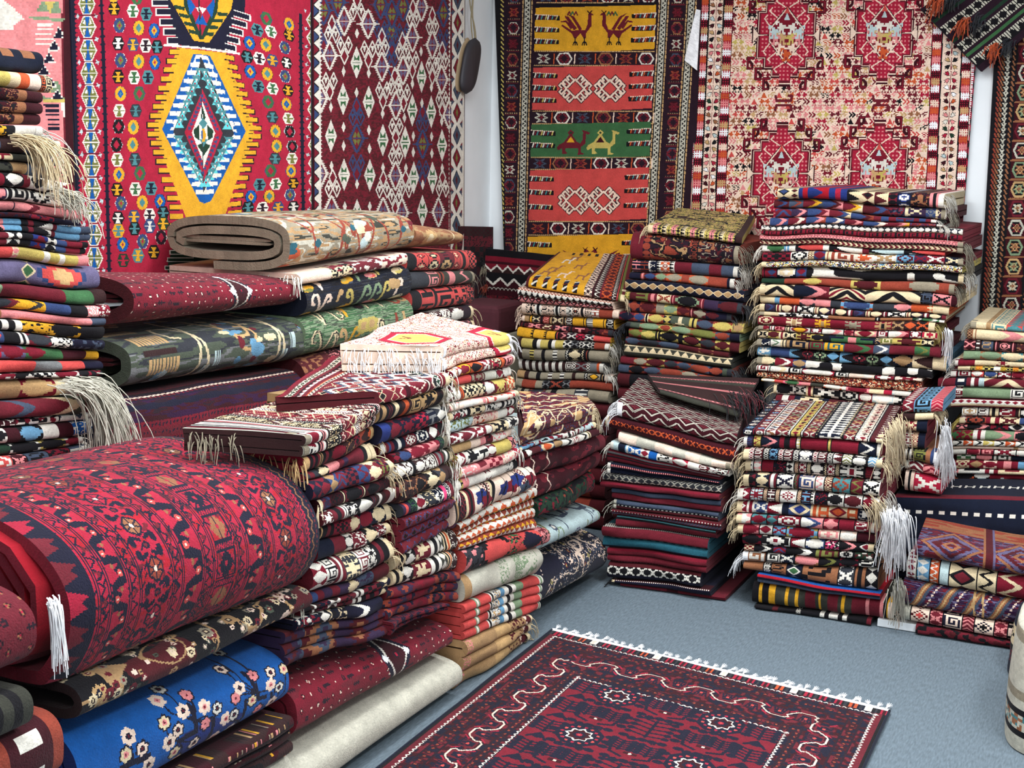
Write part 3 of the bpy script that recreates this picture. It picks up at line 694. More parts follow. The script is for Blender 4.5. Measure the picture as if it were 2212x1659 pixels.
# left, against the wall
A = [('@', 0, 0),
 (-700, 262, 390, 395, 1, 'L:3Q/CN,2N,3N/Ij,N/AQ', '', 'navy kilim with brown comb edge'),
 (-700, 512, 480, 600, 1, '9c,3h,4c,3Y,3c,3O/CO,4q,2O/Ek,2k/Ec', '', 'cream kilim with orange hooks'),
 (-700, 640, 350, 745, 3, '9M,2k/mQM,4M/mk,3M/mQk,2Q,4M', '', 'crumpled dark maroon kilim'),
 (-700, 1040, 345, 1045, 1, '6k,2y/mk,k,3w', 'Rw1.8', 'dark rug with long white fringe'),
 (-700, 1128, 520, 1160, 1, '9C,4h,4d,4h,3k', 'Rc2', 'brown and slate kilim'),
 (-700, 1240, 545, 1335, 1, '9a/Ir,2C,3c/Ir,4C,3Y,2h', '', 'cream rug with red bars'),
 (-700, 1322, 560, 1400, 1, '9C,6C/mk,3a,5h,2k', '', 'olive brown kilim'),
 (-700, 1402, 645, 1535, 1, '4k/Dw,4w/mk,4w/Vkr,2r,4k/Dw,2r,4w/Dk,4w/Zk,3r/Tw', '', 'white and black bold rug'),
 (-700, 1542, 620, 1655, 1, '5w/Er,3M/ShO,3u/Fp,4w/Ek,4w/Vk,3q', 'Rz1.6', 'white rug with black key motifs'),
 ('@', 0, 410),
 (-700, 60, 725, 150, 1, '9u/mpn,5n/Fp,5p/ZD,3p,4p', '', 'pink and navy flowered rug'),
 (-700, 168, 640, 240, 1, '4n/mw,3M/mkp,4M/mn,3r/mn,3n', '', 'navy rug with wine patches'),
 (-700, 222, 790, 300, 2, '4w/Dk,3p,2k,o,2k,2p/Dk,3s,k,D,4w/Tk,D,2s,3s,2h', '', 'sky blue pink and black kilim'),
 (-700, 332, 765, 430, 2, '4U/Kr,3k/Dw,3b,3D,2w/Kk,2k,3U/Kr,2w/Kk,2b,3r,k', '', 'violet kilim with white figures'),
 (-700, 466, 795, 545, 1, '9u,2b/Ew,4S,c/Fp,5Y,w,2Y,w,3Y,2p', '', 'purple pink and lime kilim'),
 (-700, 588, 865, 652, 1, '4l/Dc,4l,3l/Dc,4l,3l/Dcg,8l/KbSA,2l', '', 'thick lavender kilim with flame diamond'),
 (-700, 812, 890, 850, 1, '6j,6i,9D,5g,2d', '', 'maroon and green barred kilim'),
 (-700, 922, 930, 985, 1, '3r/mw,4d,4v/Zy,4v/ZDy,3y/Zv,3b,3k,2p/mw,2r/mw', '', 'charcoal kilim with yellow chevrons'),
 (-700, 998, 905, 1095, 1, '9Q,9p,2h', '', 'plain dusty pink rug'),
 (-700, 1092, 880, 1170, 1, '4k/mg,3G/mk,2k,2w/|k,3y/mk,3y/Kk,3k', '', 'black rug with green leaves'),
 (-700, 1165, 905, 1290, 1, '4D/Zn,4n/ZS,3b/ZS,2k,w/|k,3D/Kv,3w/mk,5n/mh', '', 'red and blue chevron kilim'),
 (-700, 1292, 890, 1385, 1, '4w/Kh,4h/Kl,3R/Kr,3l/Kr,3g/Kr,3g,4M,2y', '', 'kilim with green and wine triangles'),
 (-700, 1462, 910, 1475, 1, '6g,5R/Kt,4S,3S,4e,5S,3n', '', 'green red and apricot kilim'),
 (-700, 1605, 900, 1555, 1, '3c/mr,3w/Tk,4r/mw,4k/mw,3w/Dr,3k/mr', '', 'black and white patched kilim'),
 ('@', 0, 820),
 (-700, 50, 610, 0, 1, '5k/Iw,2k/CL,3k/CL,a,3a,4r/KA,2c', 'Rw2.6', 'black kilim with white comb'),
 (-700, 262, 725, 150, 1, '9D,5D/Zh,5D/ZcK,D', '', 'rose kilim with grey chevrons'),
 (-700, 400, 775, 308, 1, '3k/mr,6k/mw,3M/mw,5k/mwr,4w/mh', '', 'black and white flecked rug'),
 (-700, 475, 790, 370, 1, '4k/Kg,3M,3w,3k/Ky,5w/Kk,3M,5k/Ks,3w,3M,5B/mw', '', 'bold white and yellow triangle kilim'),
 (-700, 622, 725, 510, 1, '4w/Kg,4G/Kw,4k/KG,4w/Kk,3Y/Kk,3w/Kr', 'Rw', 'white green and black kilim'),
 (-700, 748, 745, 580, 1, '!k3k/mw,3r/Vw,3M/Xp,3S/Vw,2M/Xp,3h/Sk,3r/Vk,3h/Iw', 'Rw', 'red and slate panelled rug'),
 (-700, 895, 790, 690, 1, '4w/Kk,4A/Kb,5A/Ir,3w/Kn,4Q,2M', 'Rw', 'tan and cream stepped kilim'),
 (-700, 1010, 780, 812, 1, '4k/mw,3w/Kk,3Q/mn,3w,3k', '', 'dark and cream speckled rug'),
 (-700, 1110, 770, 900, 0, '', '', ''),
 ('F', 4, 'j,2k,D,A,M', 'dark rug low down')]
# left front row
C4 = [('@', 1100, 820),
 (105, 415, 735, 255, 2, 'fn:p_c4top', 'Rc1.5', 'rug with cream flowers and long fringe', ((75, 108), (660, 150), (.01, .01))),
 (110, 585, 730, 372, 1, '3s/mrw,4L/mrk,4w/mDk,3L/mr', 'RL', 'pale blue flowered thin rug'),
 (150, 610, 735, 430, 1, '2k/Kw,3j,4b/DcO,3N/Ka,3w/Zk,3r/Ew,3w/Zk,c/|k,3M', '', 'dark rug with white zigzag block'),
 (160, 665, 805, 470, 1, 'fn:p_winerug', '', 'maroon rug roll with cream line'),
 (200, 880, 805, 615, 1, 'fn:p_winerug', '', 'dark wine rug roll'),
 (290, 1045, 775, 800, 1, '5G/mkr,5G/mkf,5G/mjk,3r/mkG', '', 'dark green carpet roll'),
 (290, 1195, 775, 985, 0, '', '', '')]
C3 = [('@', 553, 410),
 (1600, 1335, 2195, 1228, 2, 'fn:p_sumak', 'LRW*', 'cream rug with pink hexagon', ((745, 1320), (1395, 1050), (.02, .02))),
 (1640, 1545, 2175, 1400, 1, '!k2c/Or,2R/Kw,3y/Fr,3O/Dk,4r/Xw,3M/mcR,O,3p/Ej,q', 'Lw', 'red and orange rug'),
 (1615, 1635, 2165, 1505, 1, '!k2k,6S,4D/OE,4z,2z/Kr,3r/Fw', 'LRw', 'plain rose rug with grey panels'),
 ('@', 553, 820),
 (1625, 90, 2190, -30, 1, '!k2D/Fw,2w,O/|k,4c/Pk,2c/Xk,3D/Fw,4Y/Wr,3O/:c', 'Lw', 'cream rug with red flower bands'),
 (1640, 218, 2205, 92, 1, '9q/mpw,9q/mSw', 'R', 'pale pink speckled rug'),
 (1650, 285, 2215, 150, 1, 'B:!k4w/mkr,4c/Jk,4w/mk,4w/Ek', 'L', 'cream rug with black scribbles'),
 (1655, 375, 2220, 228, 1, '4L/mo,4L/moi,4q/mrO,4q/mp,3w,2r/Dw', 'Lw', 'pale rug with orange flowers'),
 (1660, 488, 2225, 318, 1, '3D/Xw,3D/Zw,3r/Sw,2D/Fw,4c/Xk,3w/Hk', '', 'red rug with white hooks'),
 (1700, 560, 2225, 410, 1, '5A,3q,2p,2D/Sk,4w/mp,3q', 'Rw', 'peach rug with rose end'),
 (1735, 645, 2225, 490, 1, '2r/Zw,4w/Rk,3w/Ik,2D/Fw,5Y,2p/Xk', 'Lw', 'cream rug with black birds'),
 (1740, 765, 2250, 585, 1, '4p/mw,4p/.D,3r/:p,4q/mpw,2R/Xw', 'L', 'pink dotted rug'),
 (1745, 860, 2255, 680, 1, '2Y/Rk,2p,6w,2D/Fw,6w,4w/mke,2k', 'Lw', 'white rug with yellow end'),
 ('@', 0, 0, 1),
 (980, 1070, 1150, 1006, 1, 'fn:p_tulip', '', 'thick cream rug with blue flowers'),
 (998, 1130, 1166, 1052, 4, 'L:2f/Kw,2y/Kf,2q/KO,2O/Kw,2f/Ky,2w/Kf,2y/Kd,3O/Kw', '', 'orange and white bunched kilim'),
 (1005, 1187, 1182, 1136, 1, '4v/mkp,6k/KS,3S/mkg,4S/Kn,3p/mkD', '', 'charcoal and pink carpet roll'),
 (1003, 1244, 1163, 1180, 1, '2a,9z,3z/mi,2z,2i/mz,5z/mi,2z', '', 'cream rug roll with green marks'),
 (1000, 1304, 1168, 1240, 4, '3S,i/|w,3S,w/|k,2w/mhA,s,3w/|k,2i,5S,w/|i', '', 'pink and green striped folded rug'),
 (999, 1383, 1142, 1326, 3, '2a/mp,9a,5A,5a/mj,3q/Kj', 'Rc', 'crumpled tan blanket'),
 (1003, 1495, 1148, 1380, 0, '', '', '')]
C2 = [('@', 553, 820),
 (1040, 112, 1600, -62, 1, 'fn:p_k2', 'Rc*', 'wine kilim with cream zigzag border', ((165, 150), (620, -205), (.02, .03)), 'j'),
 (1040, 235, 1600, 60, 1, '3k/|a,D/|k,3k/|c,3d/|O,3A/Ek,5A/Hk,2d/Fk,k', 'RE', 'brown rug with tan letters'),
 (1055, 405, 1610, 225, 1, '3U,4n/Kr,4n/Hr,4R/:n,3N/Ie,3v/Dw', '', 'navy rug with scarlet block'),
 (1110, 570, 1645, 348, 1, '2w,3D/|b,4N/|w,4D/Pw,4N/Ow,4M/Dw,4r/Kk', '', 'navy rug with white lozenges'),
 (1195, 650, 1655, 478, 1, '2k/Fr,4M/Kb,5p/Kr,6r/Rp,3n/mg,2E', 'RE', 'pink and red rug with dark end'),
 (1185, 735, 1695, 590, 1, '3d/Kw,2w/Zd,k,3d/Fw,3d/Hw,2w/Vd,w/|d,3D/|e,3C/|w,k', 'RQ', 'brown rug with white framed squares'),
 (1190, 875, 1660, 725, 1, '5d/mkQ,5d/KQk,4k/Kc,4v/Ka,4d', 'Rd', 'dark brown rug with wine patches'),
 (1200, 1075, 1660, 870, 1, '3u/|S,4N/mg,4w/Kr,4v/mc,4N/Vw,2P,3N/mw,2D', '', 'navy and cream rug with magenta dashes'),
 (1205, 1195, 1755, 1000, 3, 'F:D/Pbk;.05', '', 'soft red kilim in loose folds'),
 (1190, 1530, 1755, 1265, 2, '3c/|k,4k/Kw,5D/Rc,4w/|k,3C/Dw,3c/|kO,3d/mw', '', 'kilim with cream and black bands'),
 ('@', 553, 1239),
 (1135, 175, 1755, -30, 3, 'K:DnfuDr;.11', '', 'rust and purple kilim in loose folds'),
 (1120, 435, 1655, 265, 2, 'F:D/Hnu;.045', '', 'maroon kilim with purple motifs'),
 (1100, 560, 1650, 330, 0, '', '', '')]
C1 = [('@', 553, 820),
 (400, 455, 1035, 180, 2, 'fn:p_k1', 'LE0.8~', 'striped cream and red kilim', ((-610, 430), (170, 130), (.02, .03)), 'd'),
 (425, 640, 1060, 370, 1, '3k/|D,2D/|k,a/|k,3k/|D,5d/Fr,4d/mQk,3r/Hk,4d/Tf,3k/FO', 'LRA', 'brown rug with rust patches'),
 (425, 790, 1040, 520, 1, '4v/|D,3k/Kc,3p,4D/|u,4D,4k/|c', 'Rc1.4', 'dark rug with wine stripes'),
 (400, 855, 1090, 648, 1, '3r/Kn,4n/Kr,3b/Ka,4r/Ab,4D/:n,3b/ZD,4D/Kc,4D/mno', 'Rc1.5', 'red and blue rug with cream marks'),
 (490, 1000, 1105, 805, 1, '5u/mbD,4M/Pk,k/|c,5D/Fk,k/|c,5j/Dk,4M/mk', 'Lc', 'maroon rug with purple end'),
 (500, 1125, 1200, 890, 1, '3j/Hw,3D/|k,w/|k,3k/Hw,4k/Dw,D/|v,3d/|w,4j/|w', '', 'dark rug with white hooked band'),
 (525, 1245, 1180, 1045, 1, '2k/|A,3k/|D,5r/Pk,4r/Kc,5N/Fr,4N/Kc,N', 'Rc', 'navy rug with red lattice'),
 (530, 1390, 1165, 1205, 1, '5N,4D,2k/Fw,4D/mw,4k/Kc,4D/mwk', 'Rc', 'navy and wine rug'),
 (490, 1590, 1160, 1325, 1, '3r/Kw,3k/Ew,3D/|w,5v/Qc,3D/Ew,3k/Hw,4k/|D,2k/|w', 'Rc', 'dark rug with cream key pattern'),
 ('@', 553, 1239),
 (460, 225, 1140, -105, 1, '4D/|b,5u/|D,4u/Kc,4h/mu,4j', 'Lz', 'plum rug with grey stripes'),
 (440, 330, 1150, 20, 2, '2k,2d/|w,3N/mr,3w/Kd,6D/Pk,3w/|d,5D/:k,3n/Kc', '', 'maroon and cream folded rug'),
 (360, 430, 1100, 180, 1, '5N/mrw,2k/Kw,5N/mck,5n/Zw,3n', '', 'navy rug with cream zigzags'),
 (310, 540, 1140, 290, 3, 'K:ujuhQju;.16', '', 'plum wavy folded kilim'),
 (330, 850, 1100, 520, 0, '', '', '')]

D5 = [('@', 1652, 820),
 (1180, 172, 1525, 165, 1, '2r/Zw,3s/Ek,2R/Ap', '', 'blue and red rug with wavy edge'),
 (1180, 285, 1440, 280, 1, '2d,3c', 'Rc', 'cream ended rug with tassel'),
 (1200, 352, 1390, 345, 1, '2r/Hc,2N', '', 'red and navy rug end'),
 (1200, 442, 1370, 455, 1, 'D/Iw,r/:c,N', '', 'red rug end with white dashes'),
 (1200, 600, 1500, 610, 1, 'w/|k,2o/Ek,2Q/|b', 'RW1.6', 'olive rug end with white fringe'),
 (1200, 690, 1500, 742, 1, '2D/Aw,2p/Ar', 'lz', 'rosy chevron rug end'),
 (1200, 782, 1510, 835, 1, 'q/|k,3R/Xw', '', 'red and cream rug end'),
 (1200, 976, 1440, 986, 0, '', '', '')]
E3 = [('@', 1652, 820),
 (1110, 972, 2700, 1040, 1, 'L:2D,2N,2h,3N,N/.w,3N,2D,3N,1N/Iw,3N', '', 'navy blanket with wine stripes and white dashes'),
 (1130, 1500, 2700, 1640, 0, '', '', ''),
 ('F', 2, '2N,D', 'navy blanket low down')]
E4 = [('@', 1652, 820),
 (1300, 1375, 2700, 1610, 1, 'fn:p_purpletop', '', 'faded purple and orange kilim', ((1395, 1125), (2560, 1330), .34)),
 (1215, 1505, 2700, 1770, 1, '!k2w/Dr,3s/Dw,2O/Zw,2L,6c/DkD,4c/Zk,6r/Zc,2k/Fw,5s/Dro,4L/Kr', '', 'pale rug with black diamonds'),
 ('@', 1652, 1239),
 (1180, 55, 2700, 330, 1, 'fn:p_purplediag', '', 'plum kilim with slanting ochre bands'),
 (1190, 282, 2700, 560, 1, '!kz,3q/PjS,2D/Xp,3q/Enk,2D/Ap,3q/Pnk,2D/Xp,4q/Hk,D/|p,k/|w,3w/Sk,2k', 'lz', 'pink rug with dark diamonds in squares'),
 (1290, 432, 2700, 700, 1, '6D/mkj,5D/mjk,3j/:k,4D/mkQ', '', 'faded rose brown rug on the floor'),
 (1290, 520, 2700, 830, 0, '', '', '')]
# ------------------------------------------------------------------ rugs hung on the walls
class WallRug:
    """a hanging rug given by its photo corners TL, TR, BR, BL on a wall plane; draws in crop coordinates"""
    def __init__(s, axis, plane, corners, bg, ca=.0036, cz=.0022, off=.02, ls=1.26):
        s.axis = axis; s.plane = plane + (off if axis == 1 else -off)
        s.on = (lambda x, y: on_x(x, y, s.plane)) if axis == 1 else (lambda x, y: on_y(x, y, s.plane))
        s.W = [s.on(*p)[[axis, 2]] for p in corners]                     # TL TR BR BL in wall coordinates
        s.wd = np.linalg.norm(s.W[1] - s.W[0]); s.ht = np.linalg.norm(s.W[3] - s.W[0])
        s.C = int(s.wd / ca); s.R = int(s.ht / cz)
        s.ox = s.oy = 0
        s.cv = Canvas(s.R, s.C, bg, s.fn); s.cv.ls = ls
    def bil(s, a, b):
        a = np.asarray(a)[..., None]; b = np.asarray(b)[..., None]       # b = 0 bottom, 1 top
        return (s.W[3] * (1 - a) + s.W[2] * a) * (1 - b) + (s.W[0] * (1 - a) + s.W[1] * a) * b
    def fn(s, x, y):
        p = s.on(s.ox + x / SCL, s.oy + y / SCL)[[s.axis, 2]]
        a, b = .5, .5
        for _ in range(4):
            q = s.bil(a, b); da = (s.bil(a + 1e-3, b) - q) / 1e-3; db = (s.bil(a, b + 1e-3) - q) / 1e-3
            d = np.linalg.solve(np.stack([da, db], 1), p - q); a += d[0]; b += d[1]
        return a * s.C, b * s.R
    def build(s, name, label, cat, wave=.006, seed=3, group=None, sel='k'):
        a = np.linspace(0, 1, s.C + 1)[None, :]; b = np.linspace(0, 1, s.R + 1)[:, None]
        def pos(a, b, o):
            a, b = np.broadcast_arrays(a, b); q = s.bil(a, b)
            k = o + wave * (.6 + sn(a * 5, b * 1.3, seed)) 
            P = np.zeros(a.shape + (3,)); P[..., s.axis] = q[..., 0]; P[..., 2] = q[..., 1]
            P[..., 1 - s.axis] = s.plane + (k if s.axis == 1 else -k)
            return P
        g = Geo(); g.grid(pos(a, b, 0.004), s.cv.a)
        ac = np.linspace(0, 1, 41); bc = np.linspace(0, 1, 41)
        e = LET[int(s.cv.a[s.R // 2, 1])]
        g.grid(pos(ac[None, :], bc[:, None], -.004), e, flip=True)
        for (aa, bb) in ((np.zeros(41), bc), (np.ones(41), bc), (ac, np.zeros(41)), (ac, np.ones(41))):
            g.grid(np.stack([pos(aa, bb, .004), pos(aa, bb, -.004)]), e)
        o = g.build(name, KILIM, None, seed)
        for sd in (0., 1.) if sel else ():              # bound edges
            g = Geo(); n_ = 160; ring = np.linspace(0, 2 * np.pi, 7); bb = np.linspace(0, 1, n_)
            P = pos(np.full(n_, sd), bb, 0.)[:, None] + .0045 * np.stack([np.cos(ring), np.sin(ring), 0 * ring], 1)[None]
            col = np.full((n_ - 1, 6), CODE[sel[0]], np.uint8)
            for q in range(n_ - 1): col[q, (np.arange(6) + q) % 6 < (3 if len(sel) > 1 else 0)] = CODE[sel[-1]]
            g.grid(P, col); g.build('selvedge', STRING, o, seed)
        return tag(o, label, cat, group)

# ---- red kilim with the yellow stepped medallion
k = WallRug(1, WALLX, [(148, -40), (668, -40), (670, 640), (172, 640)], 'R'); cv = k.cv
def cxl(y): return 1700 + 36 * y / 1659
def sl(y): return .161 - .000122 * y
def mir(p): 
    x, y = p; x2 = 2 * cxl(y) - x; return (x2, y + sl(y) * (x2 - x))
def both(pts, c):
    cv.poly(pts, c); cv.poly([mir(p) for p in pts], c)
def bothl(pts, c, wd=1.2):
    cv.line(pts, c, wd); cv.line([mir(p) for p in pts], c, wd)
def vstrip(x0, x1, c):      # x given at crop y=0 and drifting with the rug
    cv.poly([(x0, -200), (x1, -200), (x1 + 75, 2700), (x0 + 75, 2700)], c)
for q in (0, 1):
    S_ = (lambda P: P) if q == 0 else (lambda P: [mir(p) for p in P])
    dr = lambda P, c: cv.poly(S_(P), c)
    dl = lambda P, c, wd=1.2: cv.line(S_(P), c, wd)
    xe = lambda y: 600 + 45 * y / 1659
    dr([(540, -200), (xe(0) + 18, -200), (xe(2600) + 22, 2700), (540, 2700)], 'n')
    for y in range(-100, 2700, 40):
        dr([(xe(y) + 10, y), (xe(y) + 42, y + 20), (xe(y) + 10, y + 40)], 'n')
    xs = lambda y: 835 + 55 * y / 1659
    dr([(xs(-200), -200), (xs(-200) + 26, -200), (xs(2700) + 26, 2700), (xs(2700), 2700)], 'n')
    for y in range(-100, 2700, 66):
        dr([(xs(y) - 14, y + 16), (xs(y) + 13, y - 8), (xs(y) + 40, y + 16), (xs(y) + 13, y + 40)], 'n')
    for i, y in enumerate(range(-165, 2700, 197)):
        x = 723 + 55 * y / 1659 
        hx = [(x - 70, y), (x - 34, y - 92), (x + 34, y - 92), (x + 76, y + 4), (x + 36, y + 96), (x - 30, y + 96)]
        dr(hx, 'w')
        sc = lambda f: [((p[0] - x) * f + x, (p[1] - y) * f + y) for p in hx]
        dr(sc(.86), 'o')
        dr([(x - 22, y - 86), (x + 22, y - 86), (x + 3, y), (x + 24, y + 88), (x - 20, y + 88), (x - 3, y)], 'B')
        for sx in (-1, 1):
            for sy in (-1, 1):
                dr([(x + sx * 16, y + sy * 20), (x + sx * 40, y + sy * 26), (x + sx * 22, y + sy * 72)], 'w')
        dl([(x - 66, y), (x + 70, y)], 'w', 1)
        for sx in (-1, 1):
            dr([(x + sx * 72, y + 78), (x + sx * 92, y + 118), (x + sx * 62, y + 118)], 'L')
            dr([(x + sx * 66, y - 100), (x + sx * 88, y - 100), (x + sx * 78, y - 64)], 'L')
        dl([(x - 70, y + 99), (x + 80, y + 99)], 'D', 1)
    # scattered hexagons
    def hexa(x, y, a, b, c, kind, r=1.0):
        P = [(x - 52 * r, y), (x - 30 * r, y - 58 * r), (x + 28 * r, y - 58 * r), (x + 54 * r, y), (x + 30 * r, y + 58 * r), (x - 28 * r, y + 58 * r)]
        dr(P, a)
        if kind == 'h':
            dr([(x - 24 * r, y - 44 * r), (x + 24 * r, y - 44 * r), (x + 6 * r, y - 6), (x + 22 * r, y + 46 * r), (x - 22 * r, y + 46 * r), (x - 6 * r, y - 6)], b)
            dl([(x - 40 * r, y), (x + 40 * r, y)], b, 1.2)
        else:
            for t in range(12):
                an = t * math.pi / 6
                cv.ell(*k.fn(*S_([(x + 34 * r * math.cos(an), y + 44 * r * math.sin(an))])[0]), 2.0, 3.2, b, True)
            dr([(x - 26 * r, y), (x, y - 42 * r), (x + 26 * r, y), (x, y + 42 * r)], c if c != 'x' else 'o')
            dr([(x - 10 * r, y), (x, y - 18 * r), (x + 10 * r, y), (x, y + 18 * r)], 'R' if b != 'y' else 't')
    for it in ((955, 75, 'k', 'y', '', 'h'), (1115, 95, 'w', 'g', '', 'h'), (1230, 118, 't', 'n', '', 'h'), (1000, 218, 'w', 'b', 'o', 's'), (1165, 240, 'G', 'y', 't', 's'),
               (1300, 262, 'k', 'B', 'y', 's'), (990, 370, 'k', 'w', '', 'h'), (1115, 380, 'b', 'y', '', 'h'), (1225, 390, 'w', 'x', '', 'h'), (1325, 400, 'k', 't', '', 'h'),
               (1010, 515, 'w', 'b', 'o', 's'), (1165, 525, 'G', 'y', 't', 's'), (1305, 533, 'k', 'B', 'y', 's'), (990, 655, 'k', 'y', '', 'h'), (1125, 660, 'w', 'g', '', 'h'),
               (1245, 662, 't', 'n', '', 'h'), (1010, 800, 'b', 'y', 'B', 's'), (1170, 800, 'b', 'g', 'R', 's'), (1000, 945, 'w', 'o', '', 'h'), (1140, 945, 'v', 't', '', 'h'),
               (995, 1080, 'L', 'k', 'R', 's'), (1120, 1085, 'G', 'y', 't', 's'), (978, 1235, 'L', 'k', 'R', 's'), (1115, 1235, 'G', 'y', 't', 's'), (985, 1362, 'w', 'o', '', 'h'),
               (1135, 1360, 'v', 't', '', 'h'), (1000, 1490, 'b', 'y', 'B', 's'), (1178, 1478, 'b', 'g', 'R', 's'), (985, 1618, 'k', 'y', '', 'h'), (1140, 1612, 'w', 'g', '', 'h'),
               (1275, 1608, 't', 'n', '', 'h'), (1020, 1735, 'w', 'b', 'o', 's'), (1200, 1728, 'G', 'y', 't', 's'), (1352, 1718, 'k', 'B', 'y', 's'), (995, 1862, 'k', 'w', '', 'h'),
               (1130, 1848, 'b', 'y', '', 'h'), (1262, 1835, 'w', 'x', '', 'h'), (1380, 1815, 'k', 't', '', 'h'), (998, 1968, 'y', 't', '', 'h'), (1135, 1950, 'k', 't', '', 'h'),
               (1265, 1928, 'b', 'w', '', 'h'), (1380, 1908, 'G', 'y', '', 'h'), (1035, 2085, 'k', 'B', 'y', 's'), (1205, 2060, 'w', 'b', 'o', 's'), (1362, 2025, 'w', 'x', 'R', 's'),
               (1165, 2180, 't', 'y', '', 'h'), (1300, 2150, 'k', 'y', '', 'h'), (1040, 2220, 'G', 'R', '', 'h'), (950, -40, 'b', 'y', 'B', 's'), (1150, -20, 'b', 'g', 'R', 's')):
        hexa(*it)
    # navy top medallion
    dr([(1310, -200), (1330, 0), (1430, 372), (1720, 410), (1720, -200)], 'n')
    for j, y in enumerate((20, 100, 185, 270, 345)):
        x0 = 1290 + j * 33; x1 = 1420 + j * 22
        dr([(x0 - 12, y - 30), (x1, y - 30), (x1, y + 36), (x0 - 12, y + 36)], 'w'); dr([(x0, y - 20), (x1 + 20, y - 20), (x1 + 20, y + 24), (x0, y + 24)], 'n')
        dr([(x0 + 14, y + 36), (x1 - 2, y + 36), (x1 + 5, y + 56), (x0 + 24, y + 56)], 'R')
    dr([(1400, -200), (1440, 0), (1640, 345), (1715, 360), (1715, -200)], 'y')
    dr([(1530, -200), (1560, 60), (1690, 335), (1715, 340), (1715, -200)], 'G')
    for j in range(4):
        dr([(1470 + 42 * j, 40 + 70 * j), (1560 + 42 * j, 60 + 70 * j), (1560 + 42 * j, 90 + 70 * j), (1480 + 42 * j, 72 + 70 * j)], 'G')
    dr([(1560, -200), (1580, 0), (1705, 310), (1715, -200)], 'R')
    dr([(1580, -60), (1655, 60), (1610, 130), (1585, 20)], 'B'); dr([(1655, 60), (1720, 60), (1690, 115)], 'w'); dr([(1650, 205), (1690, 120), (1730, 210)], 'B')
    dl([(1390, 385), (1700, 410)], 'w', 2)
    # green band lower down
    dr([(1500, 2000), (1420, 2240), (1400, 2700), (1760, 2700), (1760, 2000)], 'G')
    for j, y in enumerate(range(1935, 2400, 66)):
        dr([(1500 - 22 * j, y), (1640, y), (1640, y + 36), (1500 - 22 * j, y + 36)], 'w'); dr([(1508 - 22 * j, y + 6), (1640, y + 6), (1640, y + 30), (1508 - 22 * j, y + 30)], 'G')
    # yellow medallion with its stepped fingers
    dr([(1500, 405), (1720, 430), (1760, 1960), (1600, 1930), (1500, 1650), (1300, 1140), (1300, 1060), (1455, 560)], 'y')
    for j, y in enumerate(range(425, 1930, 78)):
        t = min(1, abs(y - 1080) / 660.0); x0 = 1232 + 205 * t; x1 = 1330 + 190 * t
        dr([(x0 - 8, y - 8), (x1, y - 8), (x1, y + 46), (x0 - 8, y + 46)], 'x'); dr([(x0, y - 4), (x1 + 30, y - 4), (x1 + 30, y + 36), (x0, y + 36)], 'y')
    dr([(1640, 460), (1720, 466), (1756, 1740), (1690, 1720), (1368, 1102)], 'B')
    dr([(1660, 470), (1720, 470), (1752, 1690), (1700, 1660), (1440, 1110)], 'w')
    for j in range(17):
        f = (j + .5) / 17
        for (ax, ay, bx, by) in ((1640, 500, 1390, 1090), (1390, 1110, 1690, 1690)):
            x = ax + (bx - ax) * f; y = ay + (by - ay) * f
            if j % 2: dr([(x - 4, y - 18), (x + 48, y - 18), (x + 48, y + 16), (x - 4, y + 16)], 'w')
            else: dr([(x + 25, y - 14), (x + 74, y - 14), (x + 74, y + 14), (x + 25, y + 14)], 'B')
    dr([(1716, 490), (1725, 490), (1750, 1640), (1465, 1125)], 'v')
    for j in range(14):
        f = (j + .5) / 14; up = j % 2
        for (ax, ay, bx, by) in ((1700, 600, 1510, 1080), (1500, 1180, 1730, 1580)):
            x = ax + (bx - ax) * f; y = ay + (by - ay) * f
            dr([(x - 40, y + 30), (x + 45, y + 30), (x + 3, y - 40)] if up else [(x - 40, y - 36), (x + 45, y - 36), (x + 3, y + 36)], 'H' if up else 't')
            dr([(x - 8, y - 14), (x + 10, y - 14), (x + 1, y + 14)], 'R' if up else 'w')
    dr([(1720, 760), (1740, 1540), (1563, 1130)], 'R')
    for j in range(9):
        f = (j + .5) / 9
        for (ax, ay, bx, by) in ((1722, 800, 1590, 1110), (1590, 1150, 1745, 1490)):
            x = ax + (bx - ax) * f; y = ay + (by - ay) * f; dr([(x - 4, y - 16), (x + 32, y), (x - 2, y + 20)], 'b')
    dr([(1725, 860), (1740, 1440), (1626, 1132)], 'w')
    dr([(1700, 1000), (1725, 900), (1725, 1060)], 'G'); dr([(1640, 1110), (1690, 1060), (1690, 1200), (1650, 1170)], 'G'); dr([(1670, 1240), (1735, 1210), (1740, 1340)], 'G')
    dr([(1685, 1050), (1735, 1000), (1735, 1110)], 't'); dr([(1690, 1190), (1737, 1180), (1737, 1260)], 't')
    dr([(1737, 1095), (1737, 1212), (1718, 1205), (1703, 1153), (1716, 1098)], 'y')
    dl([(1737, 1120), (1737, 1180)], 'B', 1.4)
k.build('wall_hanging_kilim', 'bright red kilim with yellow stepped medallion hung on the left wall', 'rug', seed=5, sel='n')

